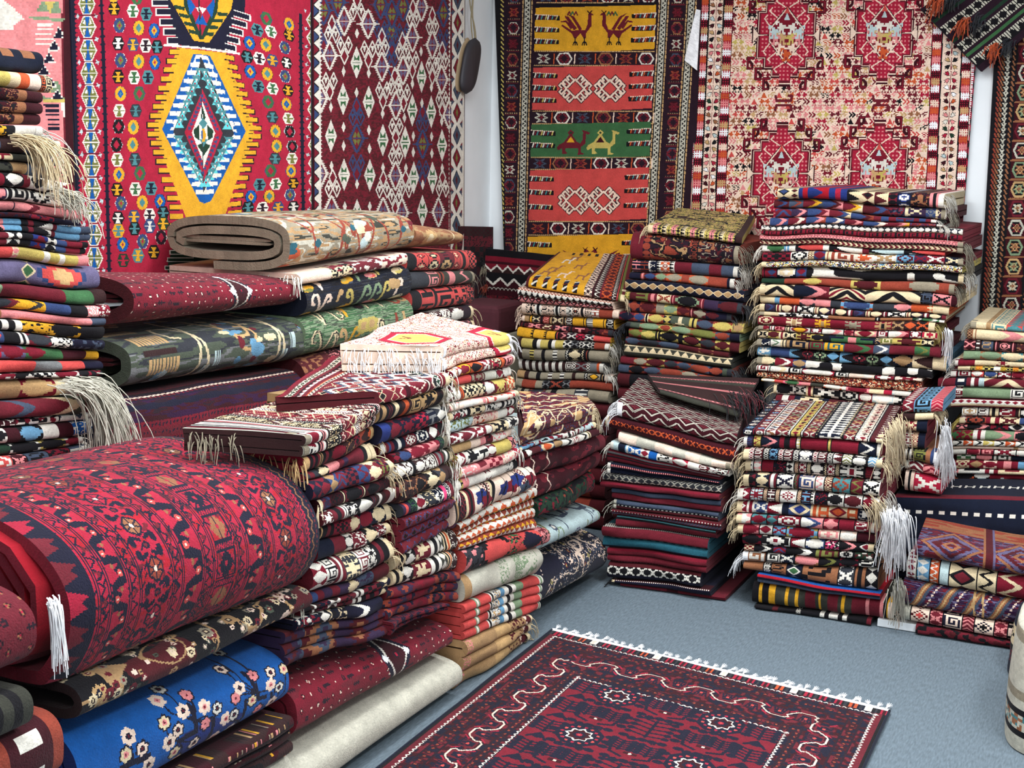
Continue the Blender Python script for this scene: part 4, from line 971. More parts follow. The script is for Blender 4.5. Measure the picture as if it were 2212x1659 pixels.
# ---- wine and white diamond kilim
k = WallRug(1, WALLX, [(672, -40), (1001, -40), (998, 620), (676, 620)], 'D', ca=.0042); cv = k.cv; k.ox = 553
nz_y, nz_x = np.mgrid[0:k.R, 0:k.C]
mot = vn(nz_x * .35, nz_y * .5, 7)
cv.a[mot > .55] = CODE['j']; cv.a[mot < .25] = CODE['r']
def dia(x, y, w, h, c): cv.poly([(x, y - h), (x + w, y), (x, y + h), (x - w, y)], c)
def scx(x): return 1.0 - .24 * (x - 500) / 1200            # diamonds narrow towards the far end
def big_white(x, y):
    s = scx(x); dia(x, y, 55 * s, 140, 'w')
    for q in (-1, 1):
        cv.poly([(x - 24 * s, y + q * 18), (x + 24 * s, y + q * 18), (x + 24 * s, y + q * 70), (x, y + q * 34), (x - 24 * s, y + q * 70)], 'g')
    cv.poly([(x - 16 * s, y - 22), (x + 16 * s, y - 22), (x + 16 * s, y + 22), (x - 16 * s, y + 22)], 'w')
    cv.line([(x - 34 * s, y), (x + 34 * s, y)], 'g', 1)
def toothed(x, y, c, inn='r', f2='l'):
    s = scx(x); w_, h_ = 72 * s, 142
    for e in range(4):
        sx, sy = ((-1, -1), (1, -1), (1, 1), (-1, 1))[e]
        for j in range(6):
            f = (j + .5) / 6; px, py = x + sx * w_ * f * .8, y + sy * h_ * (1 - f) * .82
            cv.poly([(px - 14 * s, py + 20), (px - 14 * s, py - 20), (px + sx * 24 * s, py + 0 * sy)] if sx > 0 else [(px + 14 * s, py + 20), (px + 14 * s, py - 20), (px - 24 * s, py)], c)
    dia(x, y, w_ * .92, h_ * .92, c); dia(x, y, 49 * s, 106, 'j'); dia(x, y, 45 * s, 98, inn)
    for q in (-1, 1):
        cv.poly([(x - 36 * s, y + q * 8), (x - 14 * s, y + q * 60), (x, y + q * 26), (x + 14 * s, y + q * 60), (x + 36 * s, y + q * 8)], f2)
    dia(x, y, 15 * s, 26, inn)
    cv.line([(x - w_ * 1.4, y), (x + w_ * 1.4, y)], c, 1)
def lattice(x, y, c, up=1):
    s = scx(x)
    for (dx, dy) in ((0, -85 * up), (-36, 10 * up), (36, 10 * up)):
        cx_, cy_ = x + dx * s, y + dy
        cv.line([(cx_, cy_ - 70), (cx_ + 33 * s, cy_), (cx_, cy_ + 70), (cx_ - 33 * s, cy_)], c, 1.5, closed=True)
        dia(cx_, cy_, 22 * s, 44, 'r' if dy * up < 0 else 'j')
        if dy * up > 0: cv.poly([(cx_ - 18 * s, cy_ - 30), (cx_ + 18 * s, cy_ - 30), (cx_, cy_ + 30)], c)
for (x, y) in ((1140, 280), (560, 90), (1590, 110), (1050, 40), (1240, 60), (1145, 120), (690, 20)):
    toothed(x, y, 'b', 'r', 'o')
    lattice(x, y + 220, 'b', -1)
for (x, y) in ((850, 1180), (1410, 1230)):
    toothed(x, y, 'b', 'r', 'o'); lattice(x, y + 220, 'b', -1); lattice(x, y - 190, 'b')
for (x, y) in ((745, 180), (945, 205), (1060, 570), (615, 475), (1180, 900), (1240, 600), (1320, 320), (1495, 385), (1575, 680), (1180, 1500), (1400, 60), (530, 840), (1635, 980), (530, 1480),
               (630, 1790), (1075, 1810), (1235, 1815), (1545, 1810)):
    toothed(x, y, 'w')
for (x, y) in ((635, 285), (855, 90), (1060, 395), (1170, 730), (1235, 430), (1325, 150), (1495, 215), (1580, 510), (1180, 1320), (640, 1600), (1075, 1610), (1265, 1605), (1580, 1600)):
    lattice(x, y, 'w')
for (x, y) in ((748, 395), (948, 430), (1070, 780), (615, 700), (1180, 1090), (1245, 800), (1320, 520), (1495, 570), (1580, 860), (1180, 1690)):
    lattice(x, y, 'w', -1)
for (x, y) in ((850, 535), (735, 845), (950, 870), (625, 1160), (1070, 1195), (740, 1490), (960, 1495), (1400, 655), (1320, 940), (1485, 955), (1260, 1215), (1577, 1240), (1335, 1515), (1495, 1515),
               (850, 1835), (1410, 1800)):
    big_white(x, y)
for (x, y) in ((853, 285), (740, 610), (950, 625), (850, 790), (625, 915), (1067, 970), (738, 1085), (952, 1110), (738, 1245), (957, 1270), (630, 1415), (1072, 1430), (850, 1570), (1395, 440), (1320, 715),
               (1487, 745), (1403, 880), (1253, 1005), (1575, 1035), (1330, 1160), (1488, 1165), (1330, 1300), (1490, 1310), (1268, 1435), (1578, 1435), (1412, 1575), (745, 1760), (960, 1760)):
    dia(x, y, 19 * scx(x), 46, 'w')
# borders
cv.poly([(400, -200), (525, -200), (545, 2700), (400, 2700)], 'w')
for j, y in enumerate(range(-180, 2700, 110)):
    cv.poly([(470, y), (520, y + 55), (470, y + 110)], 'r' if j % 2 else 'b'); cv.line([(468, y), (525, y + 55), (468, y + 110)], 'k', 1)
for y in range(-180, 2700, 34): cv.poly([(520, y), (548, y + 17), (520, y + 34)], 'w')
cv.poly([(1665, -200), (1800, -200), (1790, 2700), (1640, 2700)], 'w')
for j, y in enumerate(range(-190, 2700, 192)):
    x = 1708 - 12 * y / 1659
    dia(x, y, 34, 88, 'k'); dia(x, y, 29, 78, 'h' if j % 2 else 'r'); dia(x, y, 9, 40, 'j' if j % 2 else 'o')
    for q in (-1, 1):
        for r_ in (-1, 1): cv.poly([(x + q * 46, y + r_ * 58), (x + q * 22, y + r_ * 96), (x + q * 46, y + r_ * 110)], 'r' if r_ > 0 else 'h')
for y in range(-180, 2700, 40): cv.poly([(1648 - 12 * y / 1659, y), (1630, y + 20), (1648 - 12 * y / 1659, y + 40)], 'w')
cv.poly([(1765, -200), (1830, -200), (1820, 2700), (1752, 2700)], 'M')
k.build('wall_hanging_kilim', 'wine red kilim with rows of white diamonds hung left of the corner', 'rug', seed=6, sel='M')

# ---- faded pink kilim behind the left stack
k = WallRug(1, WALLX, [(-260, -40), (150, -40), (163, 640), (-240, 640)], 'D', ca=.008, cz=.004); cv = k.cv
cv.poly([(-900, -200), (520, -200), (540, 2700), (-900, 2700)], 'p')
cv.poly([(-900, 0), (30, 0), (100, 60), (200, 160), (110, 215), (110, 260), (-900, 270)], 'w')
for (x, y) in ((415, 100), (415, 780)):
    cv.poly([(x - 120, y), (x - 70, y - 90), (x + 80, y - 90), (x + 95, y + 10)], 'i'); cv.poly([(x - 40, y - 80), (x + 40, y - 80), (x, y + 20)], 'Y')
    cv.poly([(x - 175, y + 35), (x + 140, y + 60), (x + 140, y + 90), (x - 175, y + 60)], 'i')
for j in range(5): cv.poly([(300, 205 + 40 * j), (450, 205 + 40 * j), (420, 222 + 40 * j), (300, 222 + 40 * j)], 'w')
for j in range(6):
    x, y = 495 - 44 * j if j < 3 else 360 + 60 * (j - 3), 270 + 105 * j
    cv.poly([(x - 60, y + 64), (x + 60, y + 56), (x, y - 44)], 'w'); cv.poly([(x - 46, y + 54), (x + 46, y + 48), (x, y - 30)], 'n')
cv.poly([(350, 850), (590, 850), (590, 880), (350, 880)], 'Y')
for j in range(6): cv.poly([(360 + 8 * j, 890 + 40 * j), (500, 890 + 40 * j), (490, 912 + 40 * j), (368 + 8 * j, 912 + 40 * j)], 'n')
cv.poly([(505, 880), (590, 880), (560, 1080)], 'w')
for j in range(9): cv.poly([(500, 1260 + 40 * j), (580, 1260 + 40 * j), (580, 1278 + 40 * j), (500, 1278 + 40 * j)], 'n')
cv.poly([(535, -200), (620, -200), (680, 2700), (575, 2700)], 'M')
k.build('wall_hanging_kilim', 'faded pink kilim with navy triangles hung behind the tall left stack', 'rug', seed=7)

# ---- yellow, coral and green animal kilim on the back wall
k = WallRug(0, WALLY, [(1071, -40), (1517, -40), (1489, 700), (1097, 700)], 'x', ca=.0027, cz=.0027, ls=1.3); cv = k.cv; k.ox = 1100
def rxl(y): return 240 - 62 * y / 1659           # left edge of the panels
def rxr(y): return 1262 - 75 * y / 1659
def border(xa, wd, side):
    """xa(y) left x of a side border band"""
    for j, y in enumerate(range(-160, 2800, 134)):
        x = xa(y) + wd / 2
        c = ('z', 'h', 'f', 'z', 'D', 'Q')[(j + side * 2) % 6]
        cv.poly([(x - wd / 2, y + 64), (x + wd / 2, y + 64), (x + wd / 2, y + 70), (x - wd / 2, y + 70)], 'D')
        if j % 2: 
            cv.line([(x - 44, y), (x - 22, y - 46), (x + 22, y - 46), (x + 46, y), (x + 22, y + 46), (x - 22, y + 46)], c, 1.6, closed=True)
            cv.stamp('V', x, y, 20, 17, 'D')
        else:
            cv.poly([(x - 48, y), (x - 24, y - 46), (x + 24, y - 46), (x + 48, y), (x + 24, y + 46), (x - 24, y + 46)], 'M'); cv.line([(x - 30, y - 34), (x - 12, y - 12), (x - 40, y), (x - 12, y + 12), (x - 30, y + 34), (x, y + 22), (x + 30, y + 34), (x + 12, y + 12), (x + 40, y), (x + 12, y - 12), (x + 30, y - 34), (x, y - 22)], c, 1.1, closed=True); cv.stamp('P', x, y, 9, 9, 'D', 'r')
        for q in range(6): cv.poly([(x - 52 + q * 19, y + 52), (x - 44 + q * 19, y + 52), (x - 44 + q * 19, y + 59), (x - 52 + q * 19, y + 59)], 'A')
def chain(xa, c1, c2, wd=62):
    for j, y in enumerate(range(-180, 2800, 38)):
        x = xa(y)
        cv.poly([(x - wd / 2, y), (x + wd / 2, y), (x + wd / 2, y + 40), (x - wd / 2, y + 40)], 'k')
        cv.line([(x - 14, y), (x + 14, y + 19), (x - 14, y + 38)], c1, 1.5)
        cv.line([(x - 18, y), (x - 18, y + 38)], c1, 1.0); cv.line([(x + 20, y), (x + 20, y + 38)], c1, 1.0)
        cv.line([(x - wd / 2 - 6, y), (x - wd / 2 - 6, y + 22)], c2, 1.6); cv.line([(x + wd / 2 + 8, y + 8), (x + wd / 2 + 8, y + 30)], c2, 1.6)
border(lambda y: 8 - 45 * y / 1659 - 5, 100, 0); border(lambda y: 1385 - 65 * y / 1659, 118, 1)
chain(lambda y: 168 - 50 * y / 1659, 'z', 'A'); chain(lambda y: 1325 - 95 * y / 1659 , 'z', 'A'); chain(lambda y: 1560 - 110 * y / 1659, 'z', 'A')
cv.poly([(-110, -200), (-60, -200), (-10, 2800), (-110, 2800)], 'k')
for y in range(-160, 2800, 40): cv.line([(-60 + 50 * y / 1659 * .2, y), (-40, y + 22)], 'Y', 1.6)
def medal(y0, y1):
    n = 6
    for j in range(n):
        x = rxl(y0) + 80 + j * (rxr(y0) - rxl(y0) - 150) / (n - 1); y = (y0 + y1) / 2
        c = ('z', 'w', 'h', 'Q', 'f', 'w')[(j + int(y0)) % 6]
        if j % 2: cv.line([(x - 62, y), (x - 36, y - 44), (x + 36, y - 44), (x + 64, y), (x + 36, y + 44), (x - 36, y + 44)], c, 1.8, closed=True); cv.stamp('V', x, y, 20, 17, 'D')
        else: cv.line([(x - 40, y - 38), (x - 14, y - 14), (x - 54, y), (x - 14, y + 14), (x - 40, y + 38), (x, y + 24), (x + 40, y + 38), (x + 14, y + 14), (x + 54, y), (x + 14, y - 14), (x + 40, y - 38), (x, y - 24)], c, 1.1, closed=True); cv.stamp('P', x, y, 11, 11, 'D', 'r')
        xx = x + 92
        cv.line([(xx, y - 40), (xx - 6, y + 40)], 'q' if j % 2 else 'O', 1.4)
    for y in (y0 - 10, y1 + 6):
        for q in range(60):
            x = rxl(y) + 8 + q * 17
            if x < rxr(y): cv.line([(x, y), (x + 7, y)], 'A', 1.2)
def panel(y0, y1, c, fingers):
    cv.poly([(rxl(y0), y0 + 4), (rxr(y0), y0 - 22), (rxr(y1), y1 - 14), ((rxl(y1) + rxr(y1)) / 2, y1 + 12), (rxl(y1), y1)], c)
    for f in fingers:
        for (xa, xb, s) in ((rxl(f) + 0, rxl(f) + 205, 1), (rxr(f) + 4, rxr(f) - 205, -1)):
            yy = f - (16 if s < 0 else 0)
            cv.poly([(xa, yy - 25), (xb, yy - 12), (xb, yy + 25), (xa, yy + 22)], 'k')
            for q in range(10):
                x = xa + s * (14 + q * 18); cv.line([(x, yy + 14), (x + 10, yy - 14)], ('w', 'D', 't', 'j', 'Y' if s > 0 else 'O')[(q + int(f)) % 5], 1.7)
            for q in range(0, 11): cv.line([(xa + s * q * 18, yy - 23 + q), (xa + s * (q * 18 + 8), yy - 23 + q)], 'q', 1.0)
def zoo_bird(x, y, m=1, r=1.0):
    c = 'D'
    L = lambda P, wd=1.4, cc='D': cv.line([(x + m * p[0] * r, y + p[1] * r) for p in P], cc, wd)
    Pg = lambda P, cc='D': cv.poly([(x + m * p[0] * r, y + p[1] * r) for p in P], cc)
    Pg([(95, -170), (130, -140), (105, -140), (108, -50), (60, 15), (60, 55), (40, 55), (15, 15), (-20, 55), (-40, 55), (-60, 15), (-75, 5), (-150, -50), (-140, -62), (-60, -10), (55, -15), (76, -70), (78, -145)])
    Pg([(-40, -10), (-15, -30), (-90, -130), (-120, -135), (-115, -120)]); Pg([(-70, -20), (-50, -35), (-105, -98), (-150, -88), (-150, -78), (-110, -80)]); Pg([(5, -10), (30, -20), (-40, -130), (-110, -160), (-60, -118)])
    for q in (-30, 48):
        L([(q, 50), (q, 100)], 1.4, 'k'); L([(q - 18, 112), (q - 12, 92), (q, 85), (q + 12, 92), (q + 18, 112)], 1.4, 'k'); L([(q, 92), (q, 112)], 1.2, 'k')
    L([(95, -150), (75, -175)], 1.2, 'M'); L([(85, -150), (110, -178)], 1.2, 'M')
def hookdia(x, y, r=1.0):
    for c, wd in (('x', 4.2), ('q', 2.2)):
        cv.line([(x, y - 80 * r), (x + 80 * r, y), (x, y + 80 * r), (x - 80 * r, y)], c, wd, closed=True)
        for sx in (-1, 1):
            for sy in (-1, 1):
                for (f) in (.12, .55, .95):
                    bx, by = x + sx * 80 * r * f, y + sy * 80 * r * (1 - f)
                    cv.line([(bx, by), (bx + sx * 42 * r, by + sy * 44 * r), (bx + sx * 62 * r, by + sy * 24 * r), (bx + sx * 44 * r, by + sy * 4 * r)], c, wd)
def camel(x, y, c, c2):
    Pg = lambda P, cc: cv.poly([(x + p[0], y + p[1]) for p in P], cc)
    Pg([(-120, 55), (-100, 30), (-60, 10), (0, -70), (50, 5), (78, 20), (100, -10), (104, -75), (92, -95), (125, -88), (165, -72), (150, -58), (128, -62), (124, 20), (85, 50), (85, 95), (118, 110), (60, 118), (60, 60), (-45, 60), (-50, 80), (-25, 105), (-72, 110), (-75, 60), (-110, 78)], c)
    Pg([(0, -100), (28, -72), (0, -44), (-28, -72)], c); Pg([(0, -84), (12, -72), (0, -60), (-12, -72)], 'G')
    Pg([(0, -40), (34, 12), (-38, 12)], c2)
medal(-70, 20)
cv.line([(rxl(50), 50), (rxr(50), 30)], 'k', 3)
panel(65, 432, 'y', (150, 255, 355))
zoo_bird(600, 272, 1); zoo_bird(905, 270, -1)
for j in range(6): cv.line([(505 + j * 28 + (j > 2) * 250, 130), (519 + j * 28 + (j > 2) * 250, 102), (533 + j * 28 + (j > 2) * 250, 130)], ('D', 'g')[j % 2], 1.6)
medal(450, 555); panel(575, 938, 'S', (645, 750, 855)); hookdia(570, 757, .98); hookdia(862, 757, .92)
medal(960, 1050); panel(1060, 1345, 'g', (1135, 1240)); camel(532, 1205, 'D', 'y'); camel(782, 1205, 'Y', 'M')
medal(1352, 1440); panel(1450, 1880, 'S', (1525, 1640, 1765)); hookdia(565, 1710, .98); hookdia(808, 1710, .95)
medal(1900, 2000); panel(2015, 2500, 'y', (2085, 2200, 2320)); zoo_bird(560, 2290, 1); zoo_bird(830, 2290, -1)
k.build('wall_hanging_kilim', 'long yellow coral and green kilim with birds and camels on the back wall', 'rug', wave=.009, seed=8)

# ---- red and cream figured rug on the back wall
k = WallRug(0, WALLY, [(1513, -40), (2120, -40), (2065, 640), (1486, 640)], 'q', ca=.0026, cz=.0026, ls=1.0); cv = k.cv; k.ox = 1652
rgm = np.random.default_rng(4)
shear = lambda y: -68 * y / 1659.0                    # the rug's verticals lean left going down
def Pp(pts, c): cv.poly([(x + shear(y), y) for x, y in pts], c)
def Pl(pts, c, wd=1.2, closed=False): cv.line([(x + shear(y), y) for x, y in pts], c, wd, closed=closed)
# small birds and beasts all over the field
cols = ['r', 'R', 'p', 'p', 'Q', 'O', 'S', 'D', 'k', 'A', 'S', 'p', 'Y', 'R', 'D']
row = 0
for y in range(-140, 2600, 56):
    x = -330 + (row % 2) * 30; row += 1
    while x < 1420:
        c = cols[rgm.integers(len(cols))]; t = rgm.integers(8); m = rgm.random() < .5
        X = x + shear(y)
        if t < 4: cv.stamp('R', X, y, 11, 13, c, c, mir=m); cv.stamp('R', X + 48, y, 11, 13, c if t else cols[rgm.integers(len(cols))], mir=not m); x += 104
        elif t == 4: cv.poly([(X - 26, y + 24), (X + 26, y + 24), (X, y - 26)], c); x += 62
        elif t == 5: cv.stamp('S', X, y, 8, 9, c); cv.stamp('S', X + 34, y, 8, 9, c); x += 78
        elif t == 6: cv.line([(X - 20, y - 18), (X, y), (X - 20, y + 18)], c, 2.2); cv.line([(X + 8, y - 18), (X + 28, y), (X + 8, y + 18)], c, 2.2); x += 70
        else: cv.stamp('L', X, y, 12, 12, c, c); x += 66
for _ in range(2600):
    x, y = rgm.uniform(-330, 1400), rgm.uniform(-140, 2600); cx_, cy_ = k.fn(x + shear(y), y)
    r_, c_ = int(cy_), int(cx_)
    if 0 <= r_ < k.R and 0 <= c_ < k.C and cv.a[r_, c_] == CODE['q']: cv.a[r_, c_] = CODE['r' if rgm.random() < .6 else 'k']
def medallion(X, Y, both_=(1, 1)):
    # stepped crimson cross with outline and a hexagon of birds
    st = [(50, 440), (50, 370), (118, 370), (118, 295), (186, 295), (186, 205), (252, 205), (252, 115)]
    prof = [(0, -440)] + [(a, -b) for a, b in st] + [(252, 115)] + [(a, b) for a, b in st[::-1]] + [(0, 440)]
    full = [(X + a, Y + b) for a, b in prof] + [(X - a, Y + b) for a, b in prof[::-1]]
    Pp(full, 'M')
    sc = lambda f: [(X + (p[0] - X) * f, Y + (p[1] - Y) * f) for p in full]
    Pp(sc(.955), 'q'); Pp(sc(.935), 'D'); Pp(sc(.88), 'R')
    for yy in range(-380, 381, 34):
        for xx in range(-240, 241, 32):
            if abs(xx) < 228 - max(0, abs(yy) - 110) * .68: Pp([(X + xx, Y + yy), (X + xx + 15, Y + yy), (X + xx + 15, Y + yy + 13), (X + xx, Y + yy + 13)], 'p')
    for s in (-1, 1):                                  # pale triangles left and right, hooks along the steps
        Pp([(X + s * 150, Y - 6), (X + s * 230, Y - 10), (X + s * 290, Y - 76), (X + s * 290, Y + 76), (X + s * 230, Y + 10), (X + s * 150, Y + 6)], 'M')
        Pp([(X + s * 160, Y - 3), (X + s * 235, Y - 6), (X + s * 282, Y - 64), (X + s * 282, Y + 64), (X + s * 235, Y + 6), (X + s * 160, Y + 3)], 'q')
        for q in (-1, 1):
            for (a, b) in ((300, 255), (228, 345), (160, 430)):
                Pl([(X + s * (a - 30), Y + q * (b - 60)), (X + s * (a + 18), Y + q * (b - 60)), (X + s * (a + 18), Y + q * (b + 30)), (X + s * (a - 22), Y + q * (b + 30)), (X + s * (a - 22), Y + q * (b - 5)), (X + s * (a - 4), Y + q * (b - 28))], 'M', 4.4)
                Pl([(X + s * (a - 30), Y + q * (b - 60)), (X + s * (a + 18), Y + q * (b - 60)), (X + s * (a + 18), Y + q * (b + 30)), (X + s * (a - 22), Y + q * (b + 30))], 'r', 2.2)
            for (a, b, c_, d_) in ((60, 130, 150, 205), (20, 240, 95, 290), (130, 60, 190, 140)):
                Pl([(X + s * a, Y + q * b), (X + s * c_, Y + q * d_), (X + s * (c_ - 22), Y + q * (d_ + 26))], 'q', 1.7)
    hexp = [(X, Y - 250), (X + 152, Y - 55), (X + 152, Y + 55), (X, Y + 250), (X - 152, Y + 55), (X - 152, Y - 55)]
    Pp(hexp, 'k'); Pp([(X + (p[0] - X) * .96, Y + (p[1] - Y) * .96) for p in hexp], 'q'); Pp([(X + (p[0] - X) * .89, Y + (p[1] - Y) * .89) for p in hexp], 'r')
    for (dx, dy, c_, m) in ((0, -160, 'L', 0), (-44, -60, 'w', 0), (44, -60, 'w', 1), (-38, 30, 'A', 0), (38, 30, 'Y', 1), (-95, 30, 'p', 0), (95, 30, 'p', 1), (-50, 115, 'q', 0), (50, 115, 'q', 1), (0, 165, 'O', 0),
                           (-105, -25, 'L', 0), (105, -25, 'L', 1), (0, -215, 'S', 0)):
        if dx == 0 and dy < 0: Pp([(X - 24, Y + dy + 30), (X + 24, Y + dy + 30), (X, Y + dy - 34)], c_)
        else: cv.stamp('R', X + dx + shear(Y + dy), Y + dy, 19, 22, c_, c_, mir=bool(m))
medallion(198, 300); medallion(1030, 282)
medallion(198, 1480); medallion(1030, 1462)
for X in (198, 1030):                                   # small crowns between the medallions
    for q in (-1, 1):
        Pl([(X - 70, 880 + q * 60), (X - 60, 880 + q * 20), (X + 60, 880 + q * 20), (X + 70, 880 + q * 60), (X + 40, 880 + q * 62)], 'D', 4)
# side borders
def sborder(xa, xb, kind, ph=0):
    wd = xb - xa
    Pp([(xa, -200), (xb, -200), (xb, 2700), (xa, 2700)], 'k')
    Pp([(xa + 6, -200), (xb - 6, -200), (xb - 6, 2700), (xa + 6, 2700)], 'q' if kind == 'leaf' else 'R')
    m = (xa + xb) / 2
    if kind == 'leaf':
        for j, y in enumerate(range(-160, 2700, 117)):
            ca, cb = (('q', 'D'), ('M', 'O'), ('p', 'w'), ('G', 'R'), ('Q', 'D'), ('L', 'M'), ('A', 'k'), ('R', 'p'))[(j + ph) % 8]
            for (sx, sy, c_) in ((-1, -1, ca), (1, -1, cb), (-1, 1, cb), (1, 1, ca)):
                P = [(m + sx * 8, y + sy * 10), (m + sx * 34, y + sy * 12), (m + sx * 62, y + sy * 30), (m + sx * 46, y + sy * 32), (m + sx * 56, y + sy * 50), (m + sx * 38, y + sy * 44), (m + sx * 30, y + sy * 56), (m + sx * 16, y + sy * 40)]
                Pp(P, 'k'); Pp([(m + sx * 32 + (p[0] - m - sx * 32) * .76, y + sy * 32 + (p[1] - y - sy * 32) * .76) for p in P], c_ if c_ != 'q' else 'W')
            Pl([(m, y - 50), (m, y + 50)], 'r', 1); 
    else:
        for j, y in enumerate(range(-170, 2700, 62)):
            c_ = ('W', 'M', 'q', 'O', 'p', 'W', 'M', 'A')[(j + ph) % 8]
            for q in (-1, 1):
                Pl([(m + q * 10, y - 26), (m + q * 10, y + 26)], c_, 2.2); Pl([(m - 30, y + q * 10), (m + 30, y + q * 10)], c_, 2.2)
                Pl([(m + q * 28, y - 26), (m + q * 28, y + 26)], c_, 1.4)
for (a, b, kd, ph) in ((-555 + 5, -470, 'grid', 0), (-468, -345, 'leaf', 2), (-343, -262, 'grid', 3), (1440, 1530, 'grid', 1), (1530, 1700, 'leaf', 0), (1700, 1785, 'grid', 5)):
    sborder(a, b, kd, ph)
for j, y in enumerate(range(-180, 2700, 18)):
    for x in (-575, 1790): Pp([(x, y), (x + 24, y), (x + 24, y + 9), (x, y + 9)], 'R'); Pp([(x, y + 9), (x + 24, y + 9), (x + 24, y + 18), (x, y + 18)], 'W')
Pp([(1812, -200), (1900, -200), (1900, 2700), (1812, 2700)], 'k')
k.build('wall_hanging_rug', 'crimson and cream rug full of small birds hung on the back wall', 'rug', wave=.008, seed=9, sel='kR')

# ---- dark runner at the right edge
k = WallRug(0, WALLY, [(2160, -40), (2420, -40), (2380, 780), (2112, 780)], 'k', ca=.003, cz=.003, ls=1.15); cv = k.cv; k.ox = 1652
sh2 = lambda y: -110 * y / 1659.0
def dchain(x0, c, kind):
    for y in range(-180, 3200, 44):
        x = x0 + sh2(y)
        if kind == 'v': cv.poly([(x - 26, y), (x - 8, y), (x, y + 16), (x + 8, y), (x + 26, y), (x + 6, y + 30), (x + 12, y + 42), (x - 12, y + 42), (x - 6, y + 30)], c)
        else: cv.line([(x - 8, y), (x + 8, y + 30)], c, 1.5)
for (x, c, kd) in ((2045, 'f', 's'), (2072, 'Q', 's'), (2110, 'z', 'v'), (2162, 'Q', 's'), (2390, 'Q', 's'), (2450, 'z', 'v'), (2900, 'f', 's')): dchain(x, c, kd)
for j, y in enumerate(range(-200, 3200, 165)):
  for xo in (0, 430):
    x = 2275 + xo + sh2(y)
    cv.poly([(x - 80, y - 76), (x + 80, y - 76), (x + 80, y + 76), (x - 80, y + 76)], 'M')
    for q in (-1, 1):
        for i in range(9): cv.line([(x - 76 + i * 18, y + q * 80), (x - 66 + i * 18, y + q * 80)], 'Q', 1.4)
    c = ('D', 'z', 'i', 'A')[j % 4]
    cv.poly([(x - 62, y), (x - 34, y - 60), (x + 34, y - 60), (x + 62, y), (x + 34, y + 60), (x - 34, y + 60)], 'k')
    cv.line([(x - 62, y), (x - 34, y - 60), (x + 34, y - 60), (x + 62, y), (x + 34, y + 60), (x - 34, y + 60)], c, 2, closed=True)
    cv.line([(x - 30, y - 34), (x - 10, y - 10), (x - 40, y), (x - 10, y + 10), (x - 30, y + 34), (x, y + 22), (x + 30, y + 34), (x + 10, y + 10), (x + 40, y), (x + 10, y - 10), (x + 30, y - 34), (x, y - 22)], ('z', 'D', 'Q', 'i')[j % 4], 1.2, closed=True); cv.stamp('P', x, y, 9, 11, 'A', 'Q')
k.build('wall_hanging_runner', 'dark runner with a column of hexagons hung at the right edge', 'rug', wave=.005, seed=10)
# ------------------------------------------------------------------ thick carpets: rolls and big folds
def resample(P, hi, cell, coarse=.03):
    """polyline through P (n,2); points hi[0]..hi[1] are resampled every cell, the rest coarsely"""
    P = np.asarray(P, float); out = []; mark = []
    n = len(P)
    ext = np.concatenate([[2 * P[0] - P[1]], P, [2 * P[-1] - P[-2]]])
    for i in range(n - 1):
        p0, p1, p2, p3 = ext[i:i + 4]
        t = np.linspace(0, 1, 21)[:, None]
        c = .5 * (2 * p1 + (p2 - p0) * t + (2 * p0 - 5 * p1 + 4 * p2 - p3) * t ** 2 + (3 * p1 - p0 - 3 * p2 + p3) * t ** 3)
        out.append(c[:-1]); mark += [hi[0] <= i < hi[1]] * 20
    out.append(P[-1:]); mark.append(False)
    D = np.concatenate(out); mark = np.array(mark)
    s = np.concatenate([[0], np.cumsum(np.linalg.norm(np.diff(D, axis=0), axis=1))])
    a, b = (s[np.argmax(mark)], s[len(mark) - np.argmax(mark[::-1])]) if mark.any() else (0, 0)
    n1 = max(1, int(round((b - a) / cell)))
    S_ = np.concatenate([np.linspace(0, a, max(2, int(a / coarse) + 1))[:-1] if a > 1e-6 else [], np.linspace(a, b, n1 + 1), np.linspace(b, s[-1], max(2, int((s[-1] - b) / coarse) + 1))[1:] if s[-1] - b > 1e-6 else []])
    i0 = int(np.argmin(abs(S_ - a)))
    return np.stack([np.interp(S_, s, D[:, 0]), np.interp(S_, s, D[:, 1])], 1), i0, i0 + n1
def roll_prof(d, t, turns=2.2, tau=.03, sq=.75, start=-95, ph=1.0):
    """spiral from the outside in; (0,0) is the bottom front corner, x towards the room"""
    turns = min(turns, max(.85, (t / 2 - tau * 1.05) / (tau * ph)))
    th = np.radians(np.arange(start, start + 360 * turns, 12)); k = np.clip((th - th[0]) / (2 * np.pi), 0, None) * tau * ph
    a = np.maximum(d / 2 - k, .012 * d / t); b = np.maximum(t / 2 - k, .008)
    c, s = np.cos(th), np.sin(th)
    x = a * np.sign(c) * np.abs(c) ** sq - d / 2; z = b * np.sign(s) * np.abs(s) ** sq + t / 2
    n_hi = int(np.argmax(th > np.radians(175)))
    return np.stack([x, z], 1), (0, n_hi)
